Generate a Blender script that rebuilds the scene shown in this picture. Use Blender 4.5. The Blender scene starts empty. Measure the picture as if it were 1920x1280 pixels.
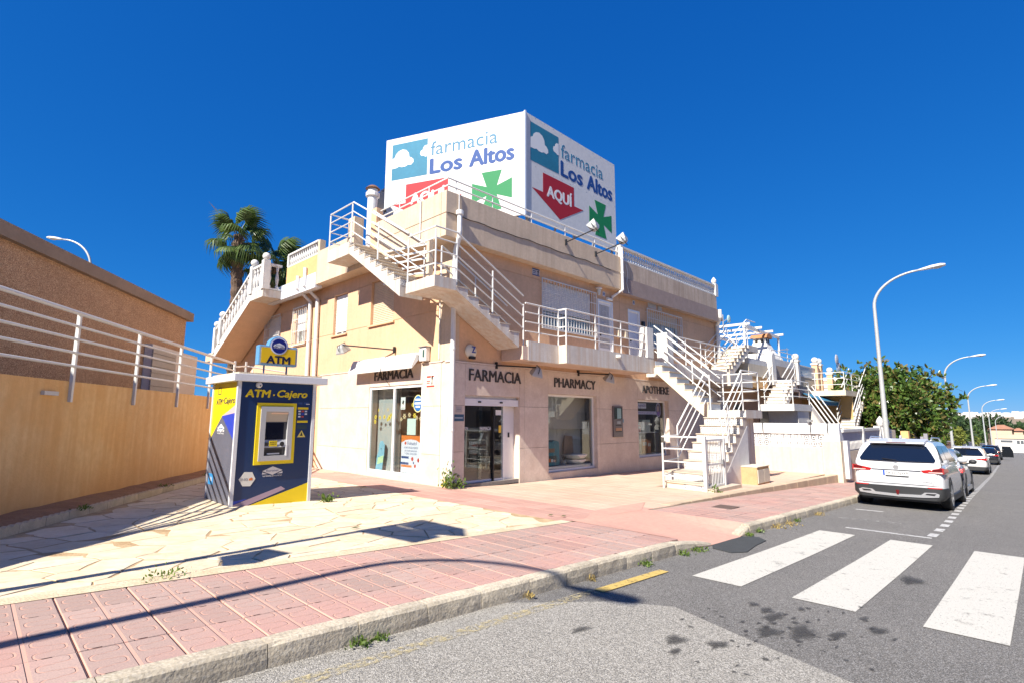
import bpy, bmesh, math, random
import numpy as np
from mathutils import Vector, Matrix, Euler
random.seed(7); rng = np.random.default_rng(7)
PI = math.pi; R = math.radians
sc = bpy.context.scene
COL = sc.collection

# ------------------------------------------------------------------ camera
cd = bpy.data.cameras.new('camera'); cam = bpy.data.objects.new('camera', cd); COL.objects.link(cam)
cd.sensor_width = 36; cd.lens = 992 / 1920 * 36; cd.clip_start = .1; cd.clip_end = 9000
AZ, TILT, ROLL = R(44.6), R(8.2), R(0.2)          # street axis (+x) lies 44.6 deg right of the view
fw = Vector((math.cos(AZ) * math.cos(TILT), math.sin(AZ) * math.cos(TILT), math.sin(TILT)))
rt = Vector((math.sin(AZ), -math.cos(AZ), 0)); up = rt.cross(fw)
rt2 = rt * math.cos(ROLL) + up * math.sin(ROLL); up2 = -rt * math.sin(ROLL) + up * math.cos(ROLL)
CAMP = Vector((-8.41, -10.46, 1.70))
cam.matrix_world = Matrix(((rt2.x, up2.x, -fw.x, CAMP.x), (rt2.y, up2.y, -fw.y, CAMP.y), (rt2.z, up2.z, -fw.z, CAMP.z), (0, 0, 0, 1)))
sc.camera = cam

# ------------------------------------------------------------------ sky, sun, exposure
SUN_EL, SUN_AZ = R(43), R(8)                      # light travels along +x, 8 deg towards +y
w = bpy.data.worlds.new('World'); sc.world = w; w.use_nodes = True
nt = w.node_tree; nt.nodes.clear()
sky = nt.nodes.new('ShaderNodeTexSky'); sky.sky_type = 'NISHITA'; sky.sun_disc = False
sky.sun_elevation = SUN_EL; sky.sun_rotation = R(270) - SUN_AZ
sky.air_density = 1.0; sky.dust_density = 0; sky.ozone_density = 6; sky.altitude = 3000
sep = nt.nodes.new('ShaderNodeSeparateColor'); cmb = nt.nodes.new('ShaderNodeCombineColor')     # deep polarised blue: per-channel contrast of the whole sky
nt.links.new(sky.outputs[0], sep.inputs[0]); EXPO, STR = 1.12, .14
for i_, (g_, m_) in enumerate(((1.35, .36), (.66, .55), (.42, .93))):
    p1 = nt.nodes.new('ShaderNodeMath'); p1.operation = 'MULTIPLY'; p1.inputs[1].default_value = .1; nt.links.new(sep.outputs[i_], p1.inputs[0])
    p2 = nt.nodes.new('ShaderNodeMath'); p2.operation = 'POWER'; p2.inputs[1].default_value = g_; nt.links.new(p1.outputs[0], p2.inputs[0])
    p3 = nt.nodes.new('ShaderNodeMath'); p3.operation = 'MULTIPLY'; p3.inputs[1].default_value = m_ / 2 ** EXPO / STR; nt.links.new(p2.outputs[0], p3.inputs[0]); nt.links.new(p3.outputs[0], cmb.inputs[i_])
bg = nt.nodes.new('ShaderNodeBackground'); bg.inputs['Strength'].default_value = STR
wo = nt.nodes.new('ShaderNodeOutputWorld')
nt.links.new(cmb.outputs[0], bg.inputs[0]); nt.links.new(bg.outputs[0], wo.inputs[0])
sl = bpy.data.lights.new('sun', 'SUN'); sl.energy = 4.6; sl.angle = R(.5); sl.color = (1, .94, .84)
so = bpy.data.objects.new('sun', sl); COL.objects.link(so)
sd = Vector((math.cos(SUN_AZ) * math.cos(SUN_EL), math.sin(SUN_AZ) * math.cos(SUN_EL), -math.sin(SUN_EL)))
so.rotation_euler = sd.to_track_quat('-Z', 'Y').to_euler(); so.location = (-30, -5, 30)
sc.view_settings.view_transform = 'Standard'; sc.view_settings.look = 'None'
sc.view_settings.gamma = 1; sc.view_settings.exposure = EXPO; sc.view_settings.use_curve_mapping = False
sc.render.engine = 'CYCLES'

# ------------------------------------------------------------------ materials
MATS = {}
def M(name, col, rough=.8, var=.0, vs=2.0, bump=0., bs=40., metal=0., col2=None, streak=0., spec=.5, rand=0., detail=6, emis=None, coat=0., speck=None, sf=(.5, .42, .36), crack=0., damp=None):
    """procedural material: base colour varied by noise, optional vertical streaks, speckle and bump; world-position mapped"""
    if name in MATS: return MATS[name]
    m = bpy.data.materials.new(name); m.use_nodes = True; t = m.node_tree; n = t.nodes; L = t.links.new
    b = n['Principled BSDF']; b.inputs['Roughness'].default_value = rough; b.inputs['Metallic'].default_value = metal
    b.inputs['Specular IOR Level'].default_value = spec; b.inputs['Coat Weight'].default_value = coat
    c4 = (*col, 1)
    b.inputs['Base Color'].default_value = c4
    geo = n.new('ShaderNodeNewGeometry'); out = None
    def noise(scale, det=detail, vec=None, dist=0.):
        q = n.new('ShaderNodeTexNoise'); q.inputs['Scale'].default_value = scale; q.inputs['Detail'].default_value = det
        q.inputs['Distortion'].default_value = dist
        L(vec or geo.outputs['Position'], q.inputs['Vector']); return q
    def mix(fac, a, bb, mode='MIX'):
        q = n.new('ShaderNodeMix'); q.data_type = 'RGBA'; q.blend_type = mode
        for i, v in ((0, fac), (6, a), (7, bb)):
            if hasattr(v, 'is_linked') or hasattr(v, 'links'): L(v, q.inputs[i])
            else: q.inputs[i].default_value = v
        return q.outputs[2]
    def ramp(v, lo, hi):
        q = n.new('ShaderNodeMapRange'); q.inputs[1].default_value = lo; q.inputs[2].default_value = hi; L(v, q.inputs[0]); return q.outputs[0]
    if var or col2:
        d2 = col2 or tuple(max(0, c * (1 - var)) for c in col)
        out = mix(ramp(noise(vs, dist=.6).outputs[0], .35, .65), c4, (*d2, 1))
        out = mix(ramp(noise(vs * 9).outputs[0], .3, .75), out, mix(.5, out, (*[c * .8 for c in d2], 1)))
    if streak:
        mp = n.new('ShaderNodeMapping'); mp.inputs['Scale'].default_value = (5, 5, .35); L(geo.outputs['Position'], mp.inputs['Vector'])
        s = ramp(noise(1.6, 5, mp.outputs[0]).outputs[0], .46 if sf == (.5, .42, .36) else .40, .74 if sf == (.5, .42, .36) else .62)
        k = n.new('ShaderNodeMath'); k.operation = 'MULTIPLY'; k.inputs[1].default_value = streak; L(s, k.inputs[0])
        out = mix(k.outputs[0], out or c4, (*[c * f for c, f in zip(col, sf)], 1))
    if damp:                       # rising damp and splash marks along the foot of a wall, up to an uneven height
        d0, d1, amt, dcol = damp; sx = n.new('ShaderNodeSeparateXYZ'); L(geo.outputs['Position'], sx.inputs[0]); nd = noise(1.3, 6); mz = n.new('ShaderNodeMath'); mz.operation = 'MULTIPLY_ADD'; mz.inputs[1].default_value = -1.1; L(nd.outputs[0], mz.inputs[0]); L(sx.outputs[2], mz.inputs[2])
        q = ramp(mz.outputs[0], d1 - .55, d0 - .55); k = n.new('ShaderNodeMath'); k.operation = 'MULTIPLY'; k.inputs[1].default_value = amt; L(q, k.inputs[0]); out = mix(k.outputs[0], out or c4, (*dcol, 1))
    if crack:
        nw = noise(1.1, 5); vm_ = n.new('ShaderNodeMix'); vm_.data_type = 'VECTOR'; vm_.inputs[0].default_value = .35; L(geo.outputs['Position'], vm_.inputs[4]); L(nw.outputs['Color'], vm_.inputs[5])
        vo = n.new('ShaderNodeTexVoronoi'); vo.feature = 'DISTANCE_TO_EDGE'; vo.inputs['Scale'].default_value = .75; L(vm_.outputs[1], vo.inputs['Vector'])
        e1 = ramp(vo.outputs['Distance'], .006, .002); e2 = ramp(noise(.55, 3).outputs[0], .52, .6); k = n.new('ShaderNodeMath'); k.operation = 'MULTIPLY'; L(e1, k.inputs[0]); L(e2, k.inputs[1]); k2 = n.new('ShaderNodeMath'); k2.operation = 'MULTIPLY'; k2.inputs[1].default_value = crack; L(k.outputs[0], k2.inputs[0])
        out = mix(k2.outputs[0], out or c4, (*[c * .25 for c in col], 1))
    if speck:
        sc_, amt, dark, light = speck
        v = n.new('ShaderNodeTexVoronoi'); v.inputs['Scale'].default_value = sc_; L(geo.outputs['Position'], v.inputs['Vector'])
        sp = n.new('ShaderNodeSeparateColor'); L(v.outputs['Color'], sp.inputs[0])
        o1 = mix(ramp(sp.outputs[0], .62, .7), out or c4, (*light, 1)); o2 = mix(ramp(sp.outputs[1], .62, .7), o1, (*dark, 1))
        out = mix(amt, out or c4, o2)
    if rand:
        oi = n.new('ShaderNodeObjectInfo'); hv = n.new('ShaderNodeHueSaturation')
        mr = n.new('ShaderNodeMapRange'); mr.inputs[3].default_value = 1 - rand; mr.inputs[4].default_value = 1 + rand
        L(oi.outputs['Random'], mr.inputs[0]); L(mr.outputs[0], hv.inputs['Value'])
        if out is None: hv.inputs['Color'].default_value = c4
        else: L(out, hv.inputs['Color'])
        out = hv.outputs[0]
    if out is not None: L(out, b.inputs['Base Color'])
    if bump:
        bp = n.new('ShaderNodeBump'); bp.inputs['Strength'].default_value = bump; bp.inputs['Distance'].default_value = .02
        L(noise(bs, 4).outputs[0], bp.inputs['Height']); L(bp.outputs[0], b.inputs['Normal'])
    if emis:
        b.inputs['Emission Color'].default_value = (*col, 1); b.inputs['Emission Strength'].default_value = emis
    MATS[name] = m; return m

def glass_mat(name, tint=(.9, .95, .95), ior=1.5, extra=.0):
    if name in MATS: return MATS[name]
    m = bpy.data.materials.new(name); m.use_nodes = True; n = m.node_tree.nodes; L = m.node_tree.links.new; n.remove(n['Principled BSDF'])
    tr = n.new('ShaderNodeBsdfTransparent'); tr.inputs[0].default_value = (*tint, 1)
    gl = n.new('ShaderNodeBsdfGlossy'); gl.inputs['Roughness'].default_value = .01
    lw = n.new('ShaderNodeLayerWeight'); pw = n.new('ShaderNodeMath'); pw.operation = 'POWER'; pw.inputs[1].default_value = 5; L(lw.outputs['Facing'], pw.inputs[0]); fr = n.new('ShaderNodeMath'); fr.operation = 'MULTIPLY_ADD'; fr.inputs[1].default_value = .94; fr.inputs[2].default_value = .045; L(pw.outputs[0], fr.inputs[0]); lw.inputs['Blend'].default_value = .5
    ad = n.new('ShaderNodeMath'); ad.operation = 'ADD'; ad.inputs[1].default_value = extra; ad.use_clamp = True; L(fr.outputs[0], ad.inputs[0])
    mx = n.new('ShaderNodeMixShader'); L(ad.outputs[0], mx.inputs[0]); L(tr.outputs[0], mx.inputs[1]); L(gl.outputs[0], mx.inputs[2])
    L(mx.outputs[0], n['Material Output'].inputs[0]); MATS[name] = m; return m

def patterned_tile(name, base, dark, scale, amt=.5):
    """small printed tile pattern: diamonds and dots repeating with the tile"""
    if name in MATS: return MATS[name]
    m = bpy.data.materials.new(name); m.use_nodes = True; n = m.node_tree.nodes; L = m.node_tree.links.new; b = n['Principled BSDF']
    b.inputs['Roughness'].default_value = .35
    g = n.new('ShaderNodeNewGeometry'); v = n.new('ShaderNodeTexVoronoi'); v.inputs['Scale'].default_value = scale; v.inputs['Randomness'].default_value = .25
    L(g.outputs['Position'], v.inputs['Vector'])
    w_ = n.new('ShaderNodeTexVoronoi'); w_.inputs['Scale'].default_value = scale * .33; w_.inputs['Randomness'].default_value = .0; w_.distance = 'MANHATTAN'; L(g.outputs['Position'], w_.inputs['Vector'])
    r1 = n.new('ShaderNodeMapRange'); r1.inputs[1].default_value = .34; r1.inputs[2].default_value = .27; L(v.outputs['Distance'], r1.inputs[0])
    s_ = n.new('ShaderNodeMath'); s_.operation = 'PINGPONG'; s_.inputs[1].default_value = .16; L(w_.outputs['Distance'], s_.inputs[0])
    r2 = n.new('ShaderNodeMapRange'); r2.inputs[1].default_value = .035; r2.inputs[2].default_value = .02; L(s_.outputs[0], r2.inputs[0])
    mx = n.new('ShaderNodeMath'); mx.operation = 'MAXIMUM'; L(r1.outputs[0], mx.inputs[0]); L(r2.outputs[0], mx.inputs[1])
    ml = n.new('ShaderNodeMath'); ml.operation = 'MULTIPLY'; ml.inputs[1].default_value = amt; L(mx.outputs[0], ml.inputs[0])
    c = n.new('ShaderNodeMix'); c.data_type = 'RGBA'; c.inputs[6].default_value = (*base, 1); c.inputs[7].default_value = (*dark, 1); L(ml.outputs[0], c.inputs[0]); L(c.outputs[2], b.inputs['Base Color'])
    MATS[name] = m; return m

def wear_paint(name, col, under, lo=.42, hi=.62, scale=7.):
    """road paint worn through to the asphalt in flecks"""
    if name in MATS: return MATS[name]
    m = bpy.data.materials.new(name); m.use_nodes = True; n = m.node_tree.nodes; L = m.node_tree.links.new; b = n['Principled BSDF']; b.inputs['Roughness'].default_value = .7
    g = n.new('ShaderNodeNewGeometry')
    a = n.new('ShaderNodeTexNoise'); a.inputs['Scale'].default_value = scale; a.inputs['Detail'].default_value = 8; a.inputs['Roughness'].default_value = .75; L(g.outputs['Position'], a.inputs['Vector'])
    r = n.new('ShaderNodeMapRange'); r.inputs[1].default_value = lo; r.inputs[2].default_value = hi; L(a.outputs[0], r.inputs[0])
    a2 = n.new('ShaderNodeTexNoise'); a2.inputs['Scale'].default_value = 90; L(g.outputs['Position'], a2.inputs['Vector'])
    c0 = n.new('ShaderNodeMix'); c0.data_type = 'RGBA'; c0.inputs[6].default_value = (*col, 1); c0.inputs[7].default_value = (*[x * .72 for x in col], 1); L(a2.outputs[0], c0.inputs[0])
    L(c0.outputs[2], b.inputs['Base Color']); a3 = n.new('ShaderNodeTexNoise'); a3.inputs['Scale'].default_value = 60; a3.inputs['Detail'].default_value = 4; L(g.outputs['Position'], a3.inputs['Vector'])
    f3 = n.new('ShaderNodeMapRange'); f3.inputs[1].default_value = .62; f3.inputs[2].default_value = .74; L(a3.outputs[0], f3.inputs[0])
    mxm = n.new('ShaderNodeMath'); mxm.operation = 'MAXIMUM'; L(r.outputs[0], mxm.inputs[0]); L(f3.outputs[0], mxm.inputs[1]); tr = n.new('ShaderNodeBsdfTransparent'); ms = n.new('ShaderNodeMixShader'); L(mxm.outputs[0], ms.inputs[0]); L(b.outputs[0], ms.inputs[1]); L(tr.outputs[0], ms.inputs[2]); L(ms.outputs[0], n['Material Output'].inputs[0])
    bp = n.new('ShaderNodeBump'); bp.inputs['Strength'].default_value = .5; bp.inputs['Distance'].default_value = .01; L(a2.outputs[0], bp.inputs['Height']); L(bp.outputs[0], b.inputs['Normal'])
    MATS[name] = m; return m

def stain_mat(name, col, amt):
    """soft stain: vertex attribute 'cover' (1 centre, 0 rim) broken up by noise, transparent outside"""
    m = bpy.data.materials.new(name); m.use_nodes = True; n = m.node_tree.nodes; L = m.node_tree.links.new; b = n['Principled BSDF']; b.inputs['Base Color'].default_value = (*col, 1); b.inputs['Roughness'].default_value = .75
    g = n.new('ShaderNodeNewGeometry'); at = n.new('ShaderNodeAttribute'); at.attribute_name = 'cover'; no = n.new('ShaderNodeTexNoise'); no.inputs['Scale'].default_value = 22; no.inputs['Detail'].default_value = 8; no.inputs['Roughness'].default_value = .7; L(g.outputs['Position'], no.inputs['Vector'])
    ad = n.new('ShaderNodeMath'); ad.operation = 'ADD'; L(at.outputs['Fac'], ad.inputs[0]); L(no.outputs[0], ad.inputs[1]); mr = n.new('ShaderNodeMapRange'); mr.inputs[1].default_value = .72; mr.inputs[2].default_value = 1.15; mr.inputs[4].default_value = amt; L(ad.outputs[0], mr.inputs[0])
    tr = n.new('ShaderNodeBsdfTransparent'); ms = n.new('ShaderNodeMixShader'); L(mr.outputs[0], ms.inputs[0]); L(tr.outputs[0], ms.inputs[1]); L(b.outputs[0], ms.inputs[2]); L(ms.outputs[0], n['Material Output'].inputs[0]); return m

# ------------------------------------------------------------------ mesh helpers
ORG = {}
def V(*a): return Vector(a)
class MB:
    def __init__(s): s.v = []; s.f = []
    def add(s, vs, fs):
        k = len(s.v); s.v += [tuple(p) for p in vs]; s.f += [tuple(i + k for i in f) for f in fs]; return s
    def box(s, x0, y0, z0, x1, y1, z1):
        if x0 > x1: x0, x1 = x1, x0
        if y0 > y1: y0, y1 = y1, y0
        if z0 > z1: z0, z1 = z1, z0
        return s.add([(x0, y0, z0), (x1, y0, z0), (x1, y1, z0), (x0, y1, z0), (x0, y0, z1), (x1, y0, z1), (x1, y1, z1), (x0, y1, z1)],
                     [(0, 3, 2, 1), (4, 5, 6, 7), (0, 1, 5, 4), (1, 2, 6, 5), (2, 3, 7, 6), (3, 0, 4, 7)])
    def bar(s, p, q, w_, h=None, upv=(0, 0, 1)):
        p, q = Vector(p), Vector(q); d = (q - p).normalized(); u_ = Vector(upv)
        if abs(d.dot(u_)) > .98: u_ = Vector((1, 0, 0))
        a = d.cross(u_).normalized(); b = a.cross(d); h = h or w_; a *= w_ / 2; b *= h / 2
        return s.add([p - a - b, p + a - b, p + a + b, p - a + b, q - a - b, q + a - b, q + a + b, q - a + b],
                     [(0, 3, 2, 1)[::-1], (4, 5, 6, 7)[::-1], (0, 1, 5, 4)[::-1], (1, 2, 6, 5)[::-1], (2, 3, 7, 6)[::-1], (3, 0, 4, 7)[::-1]])
    def tube(s, pts, r, n=8, cap=True):
        pts = [Vector(p) for p in pts]; k0 = len(s.v); N = len(pts); ref = None
        for i, p in enumerate(pts):
            d = (pts[min(i + 1, N - 1)] - pts[max(i - 1, 0)]).normalized()
            if ref is None: ref = d.orthogonal().normalized()
            ref = (ref - d * ref.dot(d)).normalized(); b = d.cross(ref); rr = r[i] if hasattr(r, '__len__') else r
            s.v += [tuple(p + (ref * math.cos(2 * PI * j / n) + b * math.sin(2 * PI * j / n)) * rr) for j in range(n)]
        for i in range(N - 1):
            for j in range(n):
                a = k0 + i * n + j; b = k0 + i * n + (j + 1) % n; s.f.append((a, b, b + n, a + n))
        if cap: s.f.append(tuple(k0 + j for j in range(n))[::-1]); s.f.append(tuple(k0 + (N - 1) * n + j for j in range(n)))
        return s
    def prism(s, poly, ext):
        e = Vector(ext); P = [Vector(p) for p in poly]; n = len(P)
        return s.add(P + [p + e for p in P], [tuple(range(n))[::-1], tuple(range(n, 2 * n))] + [(i, (i + 1) % n, (i + 1) % n + n, i + n) for i in range(n)])
    def lathe(s, prof, c, n=12):
        c = Vector(c); k0 = len(s.v); N = len(prof)
        for r_, z in prof: s.v += [(c.x + r_ * math.cos(2 * PI * j / n), c.y + r_ * math.sin(2 * PI * j / n), c.z + z) for j in range(n)]
        for i in range(N - 1):
            for j in range(n):
                a = k0 + i * n + j; b = k0 + i * n + (j + 1) % n; s.f.append((a, b, b + n, a + n))
        s.f.append(tuple(k0 + j for j in range(n))[::-1]); s.f.append(tuple(k0 + (N - 1) * n + j for j in range(n)))
        return s
    def sphere(s, c, r, n=12, m=8, sq=(1, 1, 1)):
        c = Vector(c); k0 = len(s.v)
        for i in range(1, m):
            t = PI * i / m
            s.v += [(c.x + sq[0] * r * math.sin(t) * math.cos(2 * PI * j / n), c.y + sq[1] * r * math.sin(t) * math.sin(2 * PI * j / n), c.z - sq[2] * r * math.cos(t)) for j in range(n)]
        for i in range(m - 2):
            for j in range(n):
                a = k0 + i * n + j; b = k0 + i * n + (j + 1) % n; s.f.append((a, b, b + n, a + n))
        s.f.append(tuple(k0 + j for j in range(n))[::-1]); s.f.append(tuple(k0 + (m - 2) * n + j for j in range(n)))
        return s
    def mesh(s, name, mat, org=(0, 0, 0), smooth=False):
        o = Vector(org); me = bpy.data.meshes.new(name)
        me.from_pydata([tuple(Vector(p) - o) for p in s.v], [], s.f)
        if mat: me.materials.append(mat)
        if smooth: me.polygons.foreach_set('use_smooth', [True] * len(me.polygons))
        me.update(); return me
    def build(s, name, mat, parent=None, smooth=False, org=None, fix=False):
        if parent is not None: o = ORG[parent]
        else:
            if org is None:
                a = np.array(s.v); org = ((a[:, 0].min() + a[:, 0].max()) / 2, (a[:, 1].min() + a[:, 1].max()) / 2, a[:, 2].min())
            o = Vector(org)
        me = s.mesh(name, mat, o, smooth)
        if fix:
            bm = bmesh.new(); bm.from_mesh(me); bmesh.ops.recalc_face_normals(bm, faces=bm.faces); bm.to_mesh(me); bm.free()
        ob = bpy.data.objects.new(name, me); COL.objects.link(ob); ORG[ob] = o
        if parent is not None: ob.parent = parent
        else: ob.location = o
        return ob
def tag(o, label=None, cat=None, group=None, kind=None):
    if label: o['label'] = label
    if cat: o['category'] = cat
    if group: o['group'] = group
    if kind: o['kind'] = kind
    return o
def thing(name, loc, label=None, cat=None, group=None, kind=None):
    e = bpy.data.objects.new(name, None); e.empty_display_size = .2; COL.objects.link(e); e.location = loc; ORG[e] = Vector(loc)
    return tag(e, label, cat, group, kind)
def place(name, me, loc, parent=None, rot=None, scale=None):
    """another object on a shared mesh"""
    ob = bpy.data.objects.new(name, me); COL.objects.link(ob)
    if parent is not None: ob.parent = parent; ob.location = Vector(loc) - ORG[parent]; ORG[ob] = ORG[parent]
    else: ob.location = loc; ORG[ob] = Vector(loc)
    if rot: ob.rotation_euler = rot
    if scale: ob.scale = scale
    return ob
def dup(root, loc, rotz=None, label=None):
    r = root.copy(); COL.objects.link(r); r.location = loc
    if rotz is not None: r.rotation_euler = (0, 0, rotz)
    if label: r['label'] = label
    for ch in root.children:
        c = ch.copy(); COL.objects.link(c); c.parent = r
        for g in ch.children:
            d = g.copy(); COL.objects.link(d); d.parent = c
    return r
def bevel(o, w_=.01, seg=2):
    m = o.modifiers.new('bevel', 'BEVEL'); m.width = w_; m.segments = seg; m.limit_method = 'ANGLE'; return o
# facade frames: Fr = right facade (plane y=0), Fl = left facade (plane x=0); s along, d outwards, z up
Fr = lambda s_, d, z: (s_, -d, z)
Fl = lambda s_, d, z: (-d, s_, z)
def fbox(mb, F, s0, s1, z0, z1, d0, d1):
    a = F(s0, d0, z0); b = F(s1, d1, z1); return mb.box(*a, *b)
def text_mesh(txt, bold=0., shear=0., extrude=.02, spacing=1.):
    c = bpy.data.curves.new('lettering', 'FONT'); c.body = txt; c.size = 1; c.offset = bold; c.shear = shear; c.extrude = extrude; c.space_character = spacing; c.resolution_u = 3
    o = bpy.data.objects.new('lettering', c); COL.objects.link(o)
    dg = bpy.context.evaluated_depsgraph_get(); dg.update()
    me = bpy.data.meshes.new_from_object(o.evaluated_get(dg)); bpy.data.objects.remove(o); return me
def text(name, txt, F, s0, s1, z0, z1, d, depth, mat, parent=None, bold=0., shear=0., dx=1, **k):
    """lettering fitted to the rectangle s0..s1 x z0..z1 of facade frame F"""
    me = text_mesh(txt, min(bold, 0), shear, .5, **k); n = len(me.vertices); a = np.empty(n * 3); me.vertices.foreach_get('co', a); a = a.reshape(-1, 3)
    lo, hi = a.min(0), a.max(0); q = (a - lo) / np.maximum(hi - lo, 1e-6)
    pts = [F(s0 + p[0] * (s1 - s0), d + p[2] * depth, z0 + p[1] * (z1 - z0)) for p in q]
    mb = MB(); fs = [tuple(p.vertices) for p in me.polygons]; bpy.data.meshes.remove(me); h = z1 - z0
    mb.add(pts, fs)
    if bold > 0:                      # heavier weight: the same outline stepped sideways, each copy a hair deeper
        O = Vector(F(0, 0, 0)); k_ = 0
        for ox, oz in ((1, 0), (-1, 0), (0, .7), (0, -.7)):
            k_ += 1; e = Vector(F(ox * bold * h * .8, -.00035 * k_, oz * bold * h * .8)) - O; mb.add([Vector(p) + e for p in pts], fs)
    return mb.build(name, mat, parent, fix=True)

# ------------------------------------------------------------------ common materials
white_paint = M('white_metal_paint', (.70, .69, .66), .45, var=.06, vs=6)
white_render = M('white_render', (.70, .68, .64), .8, var=.1, vs=2.5, bump=.1, bs=90, streak=.18)
conc_white = M('stained_white_concrete', (.68, .64, .58), .85, var=.14, vs=3, bump=.1, bs=90, streak=.5, sf=(.72, .55, .4))
peach = M('peach_stucco', (.73, .465, .285), .9, var=.12, vs=1.2, bump=.2, bs=120, streak=.14)
peach_lt = M('pale_peach_stucco', (.68, .53, .385), .9, var=.14, vs=1.5, bump=.18, bs=110, streak=.3)
orange_st = M('orange_stucco', (.74, .45, .19), .9, var=.1, vs=1.2, bump=.3, bs=90, streak=.1)
band_brown = M('brown_band', (.36, .27, .235), .85, var=.15, vs=4, bump=.2, bs=60)
clad = M('travertine', (.72, .61, .515), .55, col2=(.62, .505, .415), vs=2.2, bump=.08, bs=25, rand=.05)
joint_dk = M('dark_joint', (.16, .13, .11), .9)
dark = M('black_plastic', (.015, .015, .017), .45)
steel = M('galvanised_steel', (.42, .43, .44), .45, var=.15, vs=8, metal=.6)
pipe_w = M('white_pvc', (.76, .75, .73), .4, var=.08, vs=5, streak=.15)
tread_m = M('cream_tread', (.62, .52, .40), .6, var=.2, vs=8)
riser_m = patterned_tile('patterned_riser', (.68, .68, .66), (.05, .05, .06), 15, .85)
riser_blue = patterned_tile('blue_riser', (.55, .58, .60), (.22, .27, .32), 30, .6)
glass = glass_mat('window_glass', extra=.02)
# ------------------------------------------------------------------ ground levels
US = [-60, -40, 0, 13, 33, 56, 100, 140, 220, 400]; RZ = [2.4, 1.57, -.15, -.62, -1.48, -2.2, -3.6, -5.1, -8.3, -12]
def zr(u): return float(np.interp(u, US, RZ))
def zs(u): return zr(u) + .15
def kk(u): return .02 * max(0, u - 8)               # the street bends a little towards the houses
def zpat(u, v):
    t = min(max((v + 4.9) / 3, 0), 1); t = t * t * (3 - 2 * t)
    return -u * (.043 - .009 * t) + .004 * max(0, v + 1)
def zplz(u, v=0):
    if u < 0: return zpat(u, v)
    return -.036 * u if u < 1.8 else -.065 - .0135 * (u - 1.8)

def sheet(name, us, vs, zf, mat, parent=None, kind='structure', shift=True):
    mb = MB(); n = len(vs)
    for u in us:
        for v in vs: mb.v.append((u, v + (kk(u) if shift else 0), zf(u, v)))
    for i in range(len(us) - 1):
        for j in range(n - 1):
            a = i * n + j; mb.f.append((a, a + n, a + n + 1, a + 1))
    o = mb.build(name, mat, parent)
    if kind: o['kind'] = kind
    return o
# far terrain: one sheet to the horizon, under everything else, falling into the valley and rising to a low far ridge
dirt = M('dry_earth', (.30, .23, .15), .95, var=.3, vs=.4, bump=.4, bs=8)
def terr(x, y):
    z = float(np.interp(x, [-60, 0, 40, 140, 220, 300, 700, 1500, 2600, 4000], [1.5, -.9, -3.0, -6.6, -9.2, -13, -16, -10, 20, 24]))
    return z - .35 + (3.0 * math.sin(x * .004 + y * .003) if x > 500 else 0)
xs = [-3000, -600, -150, -60, -30, -10, 0, 10, 20, 40, 60, 90, 140, 220, 300, 450, 700, 1000, 1500, 2000, 2600, 3200, 4000]
ys = [-3500, -1500, -700, -300, -120, -60, -30, -15, -5, 5, 15, 30, 60, 120, 300, 700, 1500, 3500]
g = sheet('ground', xs, ys, terr, dirt, shift=False)

# road
asph = M('asphalt', (.185, .172, .155), .92, var=.2, vs=.9, bump=.6, bs=160, speck=(170, .7, (.05, .05, .05), (.34, .33, .32)), crack=.7)
asph_old = M('old_pale_asphalt', (.37, .345, .30), .95, var=.12, vs=1.5, bump=.8, bs=120, speck=(140, .75, (.12, .115, .105), (.54, .51, .46)))
road_us = [-60, -40, -20, -12, -8, -4, -1, 0, 4, 8, 13, 20, 33, 45, 56, 75, 100, 140, 180, 216]
road = sheet('road', road_us, [-15.6, -12, -9, -7.6, -6.72], lambda u, v: zr(u), asph)
old = MB(); pts = [(-14, -6.8), (-5.0, -6.8), (-4.05, -7.5), (-3.75, -7.95), (-4.0, -8.6), (-4.3, -9.5), (-4.9, -10.6), (-5.6, -15), (-14, -15)]
old.add([(u, v, zr(u) + .004) for u, v in pts], [tuple(range(len(pts)))])
o = old.build('old_asphalt', asph_old, road)
patch = MB(); pp = [(-.55, -6.86), (.45, -6.9), (.62, -7.1), (.42, -7.28), (-.1, -7.32), (-.7, -7.42), (-.95, -7.3), (-.85, -7.0)]
patch.prism([(u, v, zr(u) + .003) for u, v in pp], (0, 0, .008)); patch.build('tar_patch', M('fresh_tar', (.055, .06, .062), .85, bump=.6, bs=120, var=.2, vs=6), road)
# oil stains and drips
stm = stain_mat('oil_stain', (.04, .038, .036), .62)
stains = [(-3.55, -8.95, .30, .12), (-3.35, -8.65, .24, .1), (-3.75, -8.75, .2, .1), (-3.4, -9.15, .16, .08), (-4.5, -8.35, .18, .09), (-4.35, -8.6, .14, .09), (-4.72, -8.45, .1, .06), (-3.0, -9.35, .16, .08),
          (-5.6, -8.65, .20, .13), (-5.95, -8.5, .1, .05), (-5.3, -8.75, .09, .05), (-4.9, -7.75, .16, .06), (-2.75, -9.2, .1, .05), (-3.1, -8.4, .09, .06), (-3.2, -8.55, .12, .07), (-.7, -9.25, .32, .14), (-2.9, -8.75, .07, .05), (-5.9, -8.9, .22, .1)]
for i in range(55): stains.append((-3.6 + rng.normal() * .55, -8.75 + rng.normal() * .42, rng.uniform(.015, .06), rng.uniform(.012, .035)))
def blot(cx, cy, a, b, zf, n=12):
    ph = rng.uniform(0, 6.28); return [(cx + a * (1 + .35 * math.sin(3 * t + ph) + rng.uniform(-.12, .12)) * math.cos(t), cy + b * (1 + .3 * math.sin(2 * t + ph) + rng.uniform(-.12, .12)) * math.sin(t), zf(cx)) for t in [2 * PI * k / n for k in range(n)]]
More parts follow.
